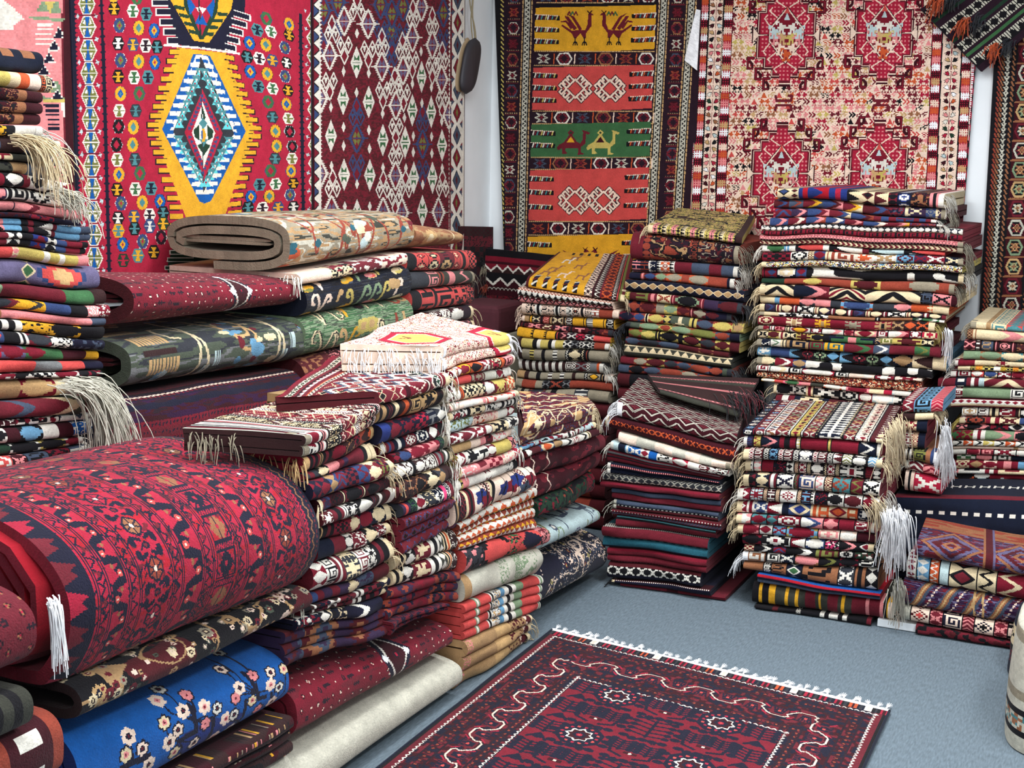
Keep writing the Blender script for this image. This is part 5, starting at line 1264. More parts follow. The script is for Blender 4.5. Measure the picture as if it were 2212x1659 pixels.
def sweep(name, pL, pR, out, prof, hi, painter, cell=.004, tau=.025, sL=1., sR=1., warp=None, edge=None, mat=None, seed=1, pinch=.0, px=False, sag=0.):
    pL = np.asarray(pL, float); pR = np.asarray(pR, float); out = np.asarray(out, float)
    Q, i0, i1 = resample(prof, hi, cell)
    L = np.linalg.norm(pR - pL); nu = int(round(L / cell)); rows = i1 - i0
    T = np.gradient(Q, axis=0); T /= np.linalg.norm(T, axis=1, keepdims=True) + 1e-9
    N = np.stack([-T[:, 1], T[:, 0]], 1)                       # inward normal for a path that climbs the front
    I = Q + N * tau
    ctr = Q.mean(0); ztop = max(Q[:, 1].max(), .01)
    def pos(u, q):
        u = np.asarray(u)[..., None]; f = 1 - pinch * np.exp(-np.minimum(u, 1 - u) / .05)
        q = ctr + (q - ctr) * f
        s = lerp(sL, sR, u)
        P = lerp(pL, pR, u) + out * q[..., :1] * (1 if True else s) + np.array([0, 0, 1.]) * (q[..., 1:] * s)
        P[..., 2] -= sag * np.sin(np.pi * u[..., 0]) * q[..., 1] / ztop
        return warp(P) if warp else P
    def fn(x, y):                                              # photo pixel -> cell, on the front of the piece
        ax = 0 if abs(out[1]) > .5 else 1
        pl = (pL + pR)[1 - ax] / 2
        p = on_y(x, y, pl + out[1] * -.03) if ax == 0 else on_x(x, y, pl + out[0] * -.03)
        u = (p[ax] - pL[ax]) / (pR[ax] - pL[ax])
        zz = (p[2] - lerp(pL, pR, u)[2]) / lerp(sL, sR, u)
        zr = Q[i0:i1, 1]; k = int(np.argmax(zr)); return u * nu, float(np.interp(zz, np.maximum.accumulate(zr[:k + 1]), np.arange(k + 1)))
    cv = Canvas(rows, nu, 'r', fn if px else (lambda x, y: (x * nu, y * rows)))
    r = painter(cv)
    if r is not None: cv.a = r
    edge = edge or LET[int(np.bincount(cv.a.ravel(), minlength=len(LET)).argmax())]
    g = Geo(); U = np.linspace(0, 1, nu + 1); Uc = np.linspace(0, 1, 33)
    gr = lambda u, q: pos(*np.broadcast_arrays(u[None, :], np.zeros((len(q), 1)))[:1], np.broadcast_to(q[:, None, :], (len(q), len(u), 2)))
    g.grid(gr(U, Q[i0:i1 + 1]), cv.a)
    if i0 > 0: g.grid(gr(Uc, Q[:i0 + 1]), edge)
    if i1 < len(Q) - 1: g.grid(gr(Uc, Q[i1:]), edge)
    g.grid(gr(Uc, I), edge, flip=True)
    for u in (0., 1.):
        capQ = np.stack([Q, I], 1); g.grid(pos(np.full(capQ.shape[:2], u), capQ), edge, flip=(u == 0))
    for e in (0, -1):
        g.grid(gr(Uc, np.stack([Q[e], I[e]])), edge)
    o = g.build(name, mat or PILE, None, seed, .06)
    o['_'] = 0; del o['_']
    return o, pos
def base_x(L, R, plane):
    return on_x(*L, plane), on_x(*R, plane)
OUTX = (1, 0, 0)
SEEDN = [40]
def wob(axis, amp=.01, seed=3):
    def f(P):
        P = np.array(P); k = amp * sn(P[..., axis] * 4, P[..., 2] * 6, seed)
        P[..., 1 - axis] += k; P[..., 2] += amp * .7 * sn(P[..., axis] * 3.1, P[..., 1 - axis] * 5, seed + 1) * np.minimum(1, P[..., 2] * 8)
        return P
    return f

# painters -----------------------------------------------------------
def abrash(cv, cols, seed, fx=6, fy=70):
    y, x = np.mgrid[0:cv.R, 0:cv.C]; v = vn(x / cv.C * fx, y / cv.R * fy, seed) * .65 + vn(x / cv.C * fx * 3, y / cv.R * fy * .3, seed + 1) * .35
    k = np.clip((v * 1.3 - .15) * len(cols), 0, len(cols) - 1).astype(int); cv.a = np.array([CODE[c] for c in cols], np.uint8)[k]
def tendril(cv, x, y, s, c, wd=2.0, m=1, f=1):
    """a hooked vine stroke; s is its height as a share of the canvas"""
    P = [(-.10, -.5), (-.06, -.1), (0, .25), (.06, .42), (.16, .44), (.22, .30), (.20, .16), (.13, .14)]
    r = cv.R / cv.C
    cv.line([(x + m * p[0] * s * r * 1.3, y + f * p[1] * s) for p in P], c, wd)
def rosette(cv, x, y, r, c, c2, c3=None, raw=False):
    X, Y = (x, y) if raw else cv.fn(x, y)
    for i in range(6):
        a = i * math.pi / 3 + .3; cv.ell(X + r * .7 * math.cos(a), Y + r * .7 * math.sin(a), r * .42, r * .42, c, True)
    cv.ell(X, Y, r * .5, r * .5, c2, True)
    if c3: cv.ell(X, Y, r * .22, r * .22, c3, True)
def turkmen(bg, seed, nx, guls=(), pale='q'):
    def f(cv):
        rg = np.random.default_rng(seed); cv.a[:] = CODE[bg]
        y, x = np.mgrid[0:cv.R, 0:cv.C]; cv.a[vn(x / 30, y / 5, seed) > .72] = CODE['D' if bg == 'r' else bg]
        step = cv.C / nx; ny = int(cv.R / (step * .8))
        for j in range(ny + 1):
            for i in range(nx + 1):
                X = (i + .5 * (j % 2)) * step + rg.uniform(-.2, .2) * step; Y = (j + .5) * step * .8 + rg.uniform(-.15, .15) * step
                t = rg.integers(5); r = step * .16
                if t < 2:
                    cv.poly([(X - r * 1.3, Y), (X, Y + r * 1.6), (X + r * 1.3, Y), (X, Y - r * 1.6)], 'M', True)
                    cv.poly([(X - r * .8, Y), (X, Y + r), (X + r * .8, Y), (X, Y - r)], pale, True); cv.ell(X, Y, r * .35, r * .35, 'R', True)
                elif t == 2: rosette(cv, X, Y, r * 1.3, 'x', 'D', None, True)
                elif t == 3:
                    cv.line([(X - r * 2.2, Y), (X + r * 2.2, Y)], 'x', 1.0, True)
                    for q in (-1.4, 0, 1.4): cv.ell(X + q * r, Y + r * .7, r * .4, r * .4, 'x', True); cv.ell(X + q * r, Y - r * .7, r * .4, r * .4, 'x', True)
                else: cv.ell(X, Y, r * .5, r * .5, pale, True)
        for (gx, gy, gw, gh) in guls:
            Pp_ = lambda k: [cv.fn(gx - gw * k, gy), cv.fn(gx, gy + gh * k), cv.fn(gx + gw * k, gy), cv.fn(gx, gy - gh * k)]
            cv.poly(Pp_(1.45), 'n', True); 
            for i in range(26): cv.ell(*cv.fn(gx + rg.uniform(-.9, .9) * gw * .8, gy + rg.uniform(-.9, .9) * gh * .5), 1.2, 1.4, ('R', 'S')[i % 2], True)
            cv.poly(Pp_(.98), 'M', True); cv.line(Pp_(1.0), 'w', 1.4, True, True); rosette(cv, gx, gy, gw * cv.C * .25, 'x', 'R', None)
            for q in Pp_(1.12): cv.poly([(q[0] - 3, q[1]), (q[0], q[1] + 4), (q[0] + 3, q[1]), (q[0], q[1] - 4)], 'W', True)
    return f
def p_beige(cv):
    abrash(cv, 'EaCEaEzaE', 3, 5, 60)
    for (xa, xb, y0, am, c, ph) in ((.06, .52, .52, .10, 'f', .3), (.40, .98, .70, .07, 'o', 1.2), (.30, .95, .38, .09, 'f', 2.2), (.55, .99, .20, .06, 'Q', .6), (.02, .40, .80, .05, 'o', 1.0), (.10, .6, .18, .06, 'Q', 2.0)):
        t = np.linspace(xa, xb, 60); cv.line([(q, y0 + am * math.sin(q * 26 + ph)) for q in t], c, 2.0)
        for i, q in enumerate(np.linspace(xa, xb, 9)):
            yy = y0 + am * math.sin(q * 26 + ph); d_ = 1 if i % 2 else -1
            cv.line([(q, yy), (q + .012, yy + .07 * d_), (q + .028, yy + .08 * d_), (q + .032, yy + .04 * d_)], c, 2.0)
            cv.ell(*cv.fn(q + .03, yy + .045 * d_), 4, 3, ('f', 'K', 'T', 'D', 'c')[i % 5], True)
    rg = np.random.default_rng(8)
    for (x, y, a) in ((.17, .80, 'RsTb'), (.60, .86, 'RtbT'), (.58, .42, 'cLwf'), (.02, .30, 'TdO'), (.12, .16, 'TJO'), (.9, .9, 'tS'), (.36, .95, 'Os')):
        for i in range(9):
            X, Y = cv.fn(x + rg.uniform(-.035, .035), y + rg.uniform(-.10, .10)); cv.ell(X, Y, rg.uniform(3, 8), rg.uniform(2, 5), a[i % len(a)], True)
    for (x, y) in ((.72, .48), (.33, .2), (.4, .27)): cv.ell(*cv.fn(x, y), 5, 6, 'K', True)
def p_khaki(cv):
    abrash(cv, 'KKvKeK', 5, 5, 50); PALc = 'A'
    for j in range(4):
        for i in range(9): cv.poly([(.03 + .018 * i + .022 * j, .72 - .11 * j), (.042 + .018 * i + .022 * j, .72 - .11 * j), (.042 + .018 * i + .022 * j, .66 - .11 * j), (.03 + .018 * i + .022 * j, .66 - .11 * j)], PALc)
        cv.poly([(.03 + .022 * j, .64 - .11 * j), (.2 + .022 * j, .64 - .11 * j), (.2 + .022 * j, .62 - .11 * j), (.03 + .022 * j, .62 - .11 * j)], 'd')
    for (x, y, s, c, m, f) in ((.42, .5, .5, 'c', 1, 1), (.38, .4, .4, 'c', -1, 1), (.88, .5, .5, 'c', 1, 1), (.82, .45, .4, 'c', -1, 1), (.58, .55, .4, 'A', 1, -1), (.70, .6, .4, 'A', -1, -1)): tendril(cv, x, y, s, c, 2.2, m, f)
    rg = np.random.default_rng(2)
    for (x, y, a) in ((.63, .5, 'shcD'), (.16, .24, 'shL'), (.3, .82, 'AcA'), (.52, .78, 'sh'), (.8, .3, 'Dc'), (.97, .5, 'shD'), (.70, .35, 'Dsc'), (.57, .35, 'Dsc')):
        for i in range(8): cv.ell(*cv.fn(x + rg.uniform(-.03, .03), y + rg.uniform(-.12, .12)), rg.uniform(2, 7), rg.uniform(2, 5), a[i % len(a)], True)
    for (x, y) in ((.40, .28), (.45, .33), (.85, .3), (.9, .36)):
        for i in range(3): cv.rect(x + .012 * i, y, x + .012 * i + .008, y + .06, 'L')
def p_black(cv):
    abrash(cv, 'NNkNvN', 9, 5, 50)
    for (x, y, s, c, m, f) in ((.12, .55, .9, 'q', -1, 1), (.18, .6, .6, 'q', 1, 1), (.42, .62, .6, 'Y', -1, 1), (.52, .55, .8, 'i', 1, 1), (.62, .55, .8, 'i', 1, 1), (.72, .6, .7, 'Y', 1, 1), (.86, .72, .5, 'q', 1, 1), (.3, .8, .3, 'A', 1, 1)):
        tendril(cv, x, y, s, c, 3.2, m, f)
    rg = np.random.default_rng(3)
    for (x, y, a) in ((.40, .28, 'yYh'), (.62, .25, 'SpA'), (.88, .3, 'Ych'), (.03, .2, 'yoA'), (.82, .9, 'A')):
        for i in range(8): cv.ell(*cv.fn(x + rg.uniform(-.03, .03), y + rg.uniform(-.1, .1)), rg.uniform(2, 7), rg.uniform(2, 6), a[i % len(a)], True)
def p_green(cv):
    abrash(cv, 'iggiKigi', 12, 5, 60)
    for (x, y, s, c, m, f) in ((.14, .55, .8, 'c', -1, 1), (.22, .45, .8, 'c', 1, 1), (.30, .40, .7, 'c', 1, -1), (.42, .5, .7, 'y', 1, 1), (.36, .6, .5, 'A', -1, 1), (.64, .62, .6, 'c', 1, 1), (.72, .6, .6, 'c', -1, 1), (.86, .62, .7, 'f', 1, -1), (.93, .66, .7, 'A', 1, -1)):
        tendril(cv, x, y, s, c, 3.2, m, f); 
        if c == 'c': tendril(cv, x + .008, y, s, 'k', 1.0, m, f)
    for (x, y) in ((.52, .82), (.6, .84)): rosette(cv, x, y, 9, 'Y', 'A')
    rosette(cv, .55, .42, 6, 'k', 'M')
def p_purple(cv):
    abrash(cv, 'JMJMxM', 14, 8, 20)
    for j, y in enumerate((.52, .60, .72, .82, .92)): cv.line([(0, y), (1, y)], 'n', 1.6)
    for i in range(60):
        rosette(cv, (i + .5) / 60, .77, 5, 'D', 'n'); rosette(cv, (i + .5) / 60, .66, 4, 'r', 'n'); rosette(cv, (i + .5) / 60, .87, 4, 'r', 'n')
    for i in range(46):
        x = (i + .5) / 46; cv.line([(x - .008, .47), (x, .435), (x + .008, .47)], 'q', 1.6); cv.poly([(x - .009, .43), (x + .009, .43), (x, .36)], 'D')
    for i in range(9): cv.ell(*cv.fn(.1 + .1 * i, .2), 12, 5, 'n', True); cv.ell(*cv.fn(.06 + .1 * i, .28), 7, 3, 'x', True)
    cv.line([(0, .36), (1, .36)], 'n', 1.4)
def p_bigred(cv):
    C, R = cv.C, cv.R; cv.a[:] = CODE['R']
    y, x = np.mgrid[0:R, 0:C]; cv.a[vn(x / 8, y / 3, 3) > .64] = CODE['I']
    V = lambda x0, x1, c: cv.rect(x0, 0, x1, 1, c)
    m2 = (vn(x / 3.2, y / 3.2, 11) > .66) & (vn(x / 20, y / 14, 12) > .42); cv.a[m2] = CODE['D']
    rgq = np.random.default_rng(9)
    for i in range(900):
        X, Y, q = rgq.uniform(0, C), rgq.uniform(0, R), rgq.uniform(2, 5); cv.line([(X, Y), (X + rgq.choice([-1, 1]) * q, Y + q)], 'n', 1.1, True)
    def stripe(x0):
        for dx in (0, .007, .036, .043): V(x0 + dx, x0 + dx + .0035, 'n')
        n = int(R / 9)
        for i in range(n):
            yy = (i + .5) / n; cv.line([(x0 + .013, yy - .4 / n), (x0 + .029, yy), (x0 + .013, yy + .4 / n)], 'n', 1.1)
            if i % 2: cv.ell(*cv.fn(x0 + .021, yy), 1.6, 2.2, 'D', True)
    def flowers(x0, x1, ph):
        n = max(3, int(R / ((x1 - x0) * C * 1.25))); m = (x0 + x1) / 2; wd = (x1 - x0) * C
        for i in range(n):
            yy = (i + ph) / n; X, Y = cv.fn(m, yy)
            c = ('Q', 'R', 'f')[i % 3]; rx, ry = wd * .28, wd * .36
            P = [(X, Y + ry), (X + rx, Y + ry * .35), (X + rx, Y - ry * .35), (X, Y - ry), (X - rx, Y - ry * .35), (X - rx, Y + ry * .35)]
            cv.poly(P, c, True); cv.line(P, 'n', 1.2, True, True)
            for q in range(3): cv.line([P[q], P[q + 3]], 'n', 1.0, True)
            cv.ell(X, Y, 1.6, 1.8, 'q', True)
            for q in (-1, 1):
                for s in (-1, 1): cv.line([(X + q * rx * .4, Y + s * ry * 1.25), (X + q * rx * 1.3, Y + s * ry * .95)], 'n', 2.6, True); cv.ell(X + q * rx * 1.45, Y + s * ry * 1.3, 2.6, 4, 'n', True)
            rosette(cv, X, Y + ry * 1.9, wd * .12, 'n', 'D', None, True)
    def navyband(x0, x1):
        V(x0, x1, 'n'); n = int(R / ((x1 - x0) * C * 1.1)); m = (x0 + x1) / 2; wd = (x1 - x0) * C
        for i in range(n):
            X, Y = cv.fn(m, (i + .5) / n); s = 1 if i % 2 else -1
            cv.poly([(X - wd * .5 * s, Y - wd * .5), (X + wd * .1 * s, Y - wd * .2), (X - wd * .1 * s, Y + wd * .1), (X + wd * .3 * s, Y + wd * .35), (X - wd * .5 * s, Y + wd * .5)], 'R', True)
            cv.ell(X + wd * .22 * s, Y - wd * .1, wd * .16, wd * .18, 'S', True); cv.ell(X + wd * .22 * s, Y - wd * .1, wd * .05, wd * .06, 'q', True); cv.ell(X - wd * .1 * s, Y + wd * .3, wd * .09, wd * .13, 'Q', True)
    def panels(x0, x1):
        n = max(3, int(R / ((x1 - x0) * C * 1.25)))
        for i in range(n):
            y0, y1 = (i + .06) / n, (i + .80) / n; m = (x0 + x1) / 2
            cv.line([(x0, y0), (x1, y0), (x1, y1), (x0, y1)], 'n', 1.4, closed=True)
            cv.rect(x0, y1, x1, (i + 1.02) / n, 'n')
            for q in range(8): cv.line([(x0 + (x1 - x0) * (q + .3) / 8, y1 + .05 / n), (x0 + (x1 - x0) * (q + .8) / 8, y1 + .14 / n)], 'R', 1.2)
            X, Y = cv.fn(m, (y0 + y1) / 2); wd = (x1 - x0) * C; ht = (y1 - y0) * R
            for k in range(-3, 4):
                L_ = wd * .36 * (1 - abs(k) / 4.5); cv.line([(X - L_, Y + k * ht * .12 - ht * .03), (X, Y + k * ht * .12), (X + L_, Y + k * ht * .12 - ht * .03)], 'Q' if i % 2 else 'n', 2.2, True)
            cv.line([(X, Y - ht * .42), (X, Y + ht * .42)], 'n', 1.2, True); cv.ell(X, Y, wd * .08, ht * .1, 'R', True)
    V(0, .075, 'n')
    for i in range(14):
        yy = (i + .5) / 14; cv.poly([(0, yy - .03), (.05, yy - .015), (.035, yy), (.062, yy + .01), (0, yy + .03)], 'D' if i % 3 else 'R')
    stripe(.085); navyband(.135, .185) ; stripe(.19); flowers(.245, .335, .4); stripe(.345); navyband(.40, .465); stripe(.47); panels(.525, .60); stripe(.61); navyband(.665, .725); stripe(.73); flowers(.785, .875, .1); stripe(.88)
    V(.93, 1, 'n')
    for i in range(40):
        yy = (i + .5) / 40; cv.line([(.935, yy - .012), (.945, yy - .004), (.937, yy + .004), (.947, yy + .012)], 'R', 1.4)
    P = [(.965 + .006 * (1 if i % 2 else -1), i / 60) for i in range(61)]; cv.line(P, 'Q', 1.1)
    for i in range(70): cv.ell(*cv.fn(.985, (i + .5) / 70), 1, 1.4, 'D', True)
    return None
FL_BLUE = ((1395, 1100), (1490, 1020), (1605, 1045), (1510, 1170), (1345, 1265), (1445, 1325), (1685, 1130), (1785, 1140), (1680, 1270), (1370, 1430), (1430, 1520), (1600, 1440), (1860, 1225), (1930, 1190),
           (1950, 1050), (2000, 965), (2085, 1065), (1990, 840), (2030, 770), (2140, 740), (2140, 860), (1055, 1380), (1010, 1530), (1145, 1480), (1810, 1390), (1950, 1310), (2150, 1140), (1205, 1620), (1505, 1585),
           (2274, 830), (2249, 930), (2319, 950), (2434, 1030), (2274, 1080), (2380, 800), (2330, 1180))
def p_blue(cv):
    abrash(cv, 'BUBBBB', 21, 3, 9)
    f = lambda x, y: (x / SCL, 1239 + y / SCL)
    L = lambda P, wd: cv.line([f(*p) for p in P], 'n', wd)
    L([(1570, 1120), (1590, 1230), (1600, 1340), (1450, 1420)], 3.6); L([(1750, 1230), (1740, 1420), (1690, 1480)], 3.4); L([(2090, 850), (2140, 1050), (2200, 1030)], 3.6); L([(970, 1640), (1200, 1540)], 4)
    L([(2030, 1070), (2010, 1280), (2200, 1230)], 3.0); L([(2250, 1000), (2290, 1150), (2400, 1120)], 3)
    hub = ((1600, 1250), (1745, 1400), (2120, 1000), (1080, 1580), (2020, 1250), (2280, 1120), (1450, 1420))
    for i, (x, y) in enumerate(FL_BLUE):
        hx, hy = min(hub, key=lambda h: abs(h[0] - x) + abs(h[1] - y)); L([(x, y), (x + (hx - x) * .1, y + (hy - y) * .6), (hx, hy)], 1.0)
    for i, (x, y) in enumerate(FL_BLUE):
        X, Y = cv.fn(*f(x, y)); c = ('q', 'w', 'p', 'q', 'c', 'q')[i % 6]
        rosette(cv, X, Y, 5.4, 'n' if i % 3 else c, c, None, True); rosette(cv, X, Y, 4.2, c, 'n' if i % 2 else 'p', 'D', True)
def p_floral(cv):
    cv.a[:] = CODE['k']; rg = np.random.default_rng(6); y, x = np.mgrid[0:cv.R, 0:cv.C]
    cv.a[vn(x / 22, y / 22, 3) > .62] = CODE['j']; cv.a[np.abs(vn(x / 26, y / 16, 5) - .5) < .035] = CODE['a']
    for i in range(int(cv.R * cv.C / 75)):
        X, Y = rg.uniform(0, cv.C), rg.uniform(0, cv.R); r = rg.choice([1.8, 2.6, 3.4, 4.6], p=[.35, .3, .22, .13])
        c = ('A', 'q', 'a', 'c', 'D', 'E', 'K')[rg.integers(7)]; rosette(cv, X, Y, r, c, ('D', 'n', 'd', 'q')[rg.integers(4)], 'c' if r > 3 else None, True)
def p_palefloral(cv):
    cv.a = paint(cv.R, cv.C, 'M:LLLLLLzL;.05', 8); rg = np.random.default_rng(4)
    for i in range(26): tendril(cv, rg.random(), rg.random(), .22, ('h', 'i', 'o', 'l')[i % 4], 1.5, rg.choice([-1, 1]), rg.choice([-1, 1]))
    for i in range(26): rosette(cv, rg.random(), rg.random(), 4, ('h', 'p', 'i', 'l')[i % 4], 'w')
    for m in (-1, 1): tendril(cv, .74 + .05 * m, .68, .5, 'h', 4, m, -1)
    rosette(cv, .77, .72, 13, 'h', 'L', 'h')
def p_navyfloral(cv):
    cv.a = paint(cv.R, cv.C, 'M:nnqhncDYh;.036', 9); y, x = np.mgrid[0:cv.R, 0:cv.C]
    v = vn(x / 14, y / 14, 3); cv.a[np.abs(v - .5) < .03] = CODE['q']; cv.a[np.abs(v - .3) < .05] = CODE['n']; cv.a[vn(x / 40, y / 30, 11) > .62] = CODE['n']
    z = (y > cv.R * .9); cv.a[z & (np.abs(vn(x / 9, y / 9, 5) - .5) < .14)] = CODE['q']
def p_white(cv): cv.a[:] = CODE['z']
def p_darkdots(cv):
    abrash(cv, 'ddMdk', 3, 5, 20); rg = np.random.default_rng(3)
    for i in range(420): X, Y = rg.random(), rg.random(); Y = (int(Y * 14) + .5) / 14; cv.rect(X, Y - .012, X + .008, Y + .012, ('A', 'y', 'k', 'p', 'E')[i % 5])
    for j in range(8): cv.line([(0, j / 8), (1, j / 8)], 'k', 1.4)

TH = 'thick carpets in the left piles'
def roll(L, R, plane, d, tL, tR, painter, label, turns=2.2, tau=.03, sq=.75, cell=.0045, mat=None, edge=None, name='rolled_carpet', px=False, group=TH, seed=1, fringe=None, start=-95, ph=1.0):
    pL, pR = base_x(L, R, plane) if not isinstance(L[0], np.ndarray) and len(L) == 2 else (np.array(L), np.array(R))
    t = max(tL, tR); pr, hi = roll_prof(d, t, turns, tau, sq, start, ph)
    pL[2] = max(pL[2], .006); pR[2] = max(pR[2], .006)
    o, pos = sweep(name, pL, pR, OUTX, pr, hi, painter, cell, tau * .82, tL / t, tR / t, wob(1, .006, seed), edge, mat, seed, px=px)
    k_ = min(turns, max(.85, (t / 2 - tau * 1.05) / (tau * ph))) * tau * ph; a_ = max(d / 2 - k_ - tau * .9, .03); b_ = max(t / 2 - k_ - tau * .80, .008) + .003
    g = Geo(); uu = np.linspace(.01, .99, 9)
    for zc in (-b_ / 2, b_ / 2):                            # the flat innermost layers
        ang = np.linspace(0, 2 * np.pi, 25); q = np.stack([-d / 2 + (a_ + .006) * np.sign(np.cos(ang)) * np.abs(np.cos(ang)) ** .35, t / 2 + zc + b_ * .48 * np.sign(np.sin(ang)) * np.abs(np.sin(ang)) ** .7], 1)
        g.grid(pos(np.broadcast_to(uu[None], (25, 9)), np.broadcast_to(q[:, None], (25, 9, 2))), edge or LET[int(np.bincount([0]).argmax())] if edge else 'j')
        for u_ in (.01, .99):
            cq = np.stack([q[:13], q[:11:-1][:13]], 1); g.grid(pos(np.full(cq.shape[:2], u_), cq), edge or 'j')
    g.build('inner_layer', mat or PILE, o, seed)
    tag(o, label, 'carpet', group); return o, pos
def bands(spec, seed=1): return lambda cv: paint(cv.R, cv.C, spec, seed)

# against the left wall: three piles of thick carpets
bx = BX - .03
roll((298, 716), (655, 672), bx, .50, .165, .12, turkmen('r', 5, 24, ((.62, .40, .045, .11),)), 'deep red rolled carpet with small white flowers, open spiral end', 3.2, .042, .8, edge='j', seed=2, ph=1.1)
zk = lambda x, y: on_x(x, y, bx)[2]
roll((290, 858), (664, 792), bx, .52, zk(298, 716) - zk(290, 858) - .004, zk(655, 672) - zk(664, 792) - .004, p_khaki, 'grey green rolled carpet with cream combs and blue flowers', 3.0, .04, .7, seed=3)
def low_pile(rows, plane, d, seed, cell=.0045):
    w_ = stack_warp(1, seed, .003, .006)
    for i, (bl, br, tl, tr, n, spec, label, top, fr) in enumerate(rows):
        a, b, c, e = [on_x(*q, plane) if not isinstance(q, float) else None for q in (bl, br, tl, tr)]
        for q in (a, b, c, e): q[2] = max(q[2], .004)
        c[1] = a[1]; e[1] = b[1]
        hx = Hex(a, c, b, e, (-d, 0, 0))
        cvs = None
        if callable(spec):
            nu = max(8, int(round(hx.w / cell))); tmp = Canvas(400 if top else int(.14 / cell * max(1, hx.t / .08)), nu, 'r'); tmp.fn = lambda x, y, T=tmp: (x * T.C, y * T.R); r = spec(tmp); cvs = tmp.a if r is None else r
        o = fold_rug('folded_carpet', hx, n, spec if isinstance(spec, str) else '', w_, cell, top, seed + i, PILE, canvas=cvs, bend=min(.09, hx.t / n * .55), round_=1.4, fringe=fr)
        tag(o, label, 'carpet', TH)
low_pile([((240, 1015), (664, 930), (232, 877), (664, 801), 1, p_purple, 'purple and navy folded carpet with rows of tiny white chevrons', False, None),
          ((240, 1180), (664, 1070), (240, 1017), (664, 932), 1, p_purple, 'dark purple carpet low behind the big red carpet', False, None),
          ((240, 1345), (664, 1210), (240, 1182), (664, 1072), 1, bands('3j,2k,4M,2j', 3), 'dark maroon carpet low behind the big red carpet', False, None),
          ((240, 1500), (664, 1345), (240, 1347), (664, 1212), 1, bands('2k,3j,2k', 4), 'dark brown carpet lowest behind the big red carpet', False, None)], bx, .5, 61)
roll((634, 592), (897, 545), bx, .50, .185, .155, p_beige, 'big beige streaked folded carpet with rust vines and teal flowers', 4.4, .031, .66, seed=4, edge='E', ph=1.03)
low_pile([((645, 618), (880, 572), (640, 594), (885, 547), 1, bands('3q,2c/mkr,3D/mw,3q/mr', 5), 'thin cream and red carpet under the big beige carpet', False, 'Lw'),
          ((660, 686), (887, 642), (648, 620), (880, 574), 1, p_black, 'black folded carpet with cream hooked vines', False, None),
          ((660, 776), (890, 722), (660, 688), (888, 644), 1, p_green, 'sage green folded carpet with cream and orange vines', False, None),
          ((664, 880), (890, 810), (664, 778), (890, 724), 1, bands('2j/mQ,M/mp,2k,3j/mw', 8), 'maroon carpet under the sage green carpet', False, None),
          ((664, 1030), (890, 940), (664, 882), (890, 812), 1, bands('2j,M,2k,3j', 8), 'dark carpet low behind the brown kilim stack', False, None),
          ((664, 1180), (890, 1070), (664, 1032), (890, 942), 1, bands('2k,M,2k,3j', 9), 'black carpet low behind the brown kilim stack', False, None),
          ((664, 1345), (890, 1200), (664, 1182), (890, 1072), 1, bands('2j,k', 10), 'wine carpet lowest behind the brown kilim stack', False, None)], bx, .5, 71)
def p_brown(cv):
    abrash(cv, 'QQaQ', 4, 4, 30); rosette(cv, .32, .6, 13, 'c', 'S', 'i'); rosette(cv, .3, .35, 9, 'A', 'c'); rosette(cv, .1, .8, 8, 'H', 'k'); cv.line([(.72, 0), (.8, .5), (.86, 1)], 'c', 1.6); tendril(cv, .5, .7, .5, 'A', 2, 1, 1); rosette(cv, .68, .5, 5, 't', 'd')
roll((902, 546), (1008, 536), bx, .46, .125, .085, p_brown, 'brown rolled carpet with pale flower on top of the corner pile', 1.6, .03, .9, seed=5)
low_pile([((884, 586), (1030, 583), (876, 549), (1025, 543), 1, bands('!k2k,3S/Pkc,3S/Fkc,4D/FkA,2S/Pkc,3S/|k,2k/:S', 5), 'coral red carpet with dark lozenges under the brown roll', False, None),
          ((890, 626), (1024, 612), (890, 588), (1024, 585), 1, bands('3v,2C/Ep,f/|k,3C/|p,2C/Zp,C', 6), 'grey carpet with pink lines between two red carpets', False, 'RE'),
          ((890, 673), (1024, 657), (890, 628), (1024, 614), 1, bands('2k,3S/Ik,5S/Ek,3S/Hk,2k/mS', 7), 'red carpet with dark comb trees below the grey carpet', False, None),
          ((930, 702), (1020, 688), (930, 675), (1018, 659), 1, bands('!k2M/mw,2w/mM,3M/Fw,2x', 8), 'wine rug with white fringe in the corner pile', False, 'Rc1.3'),
          ((940, 735), (1024, 718), (940, 704), (1024, 690), 1, bands('3M/mp,2M/Fw,2x/mp', 9), 'wine rug with rosy flowers lower in the corner pile', False, 'Rc'),
          ((940, 860), (1024, 830), (940, 737), (1024, 720), 2, bands('3M/mp,2M/Fw', 9), 'wine rug behind the cream kilim stack', False, None),
          ((940, 1000), (1024, 950), (940, 862), (1024, 832), 2, bands('3j,2k', 9), 'dark rug behind the cream kilim stack', False, None),
          ((940, 1180), (1024, 1110), (940, 1002), (1024, 952), 2, bands('3k,2j', 9), 'black rug lowest behind the cream kilim stack', False, None)], bx, .46, 81)

# the big red carpet on the front pile and what lies under it
pl = -1.80
a, b = base_x((125, 1506), (655, 1270), pl); a[2] += .010; b[2] += .010
prof = [(-.50, 0), (-.25, 0), (-.06, .0), (-.005, .02), (.042, .10), (.036, .19), (-.03, .265), (-.14, .305), (-.28, .322), (-.42, .318), (-.56, .29)]
o, pos = sweep('folded_carpet', a, b, OUTX, prof, (2, 10), p_bigred, .003, .026, 1.05, 1.0, wob(1, .012, 8), 'r', PILE, 8, pinch=.02)
tag(o, 'huge bright red carpet with navy borders folded over the front pile', 'carpet', TH)
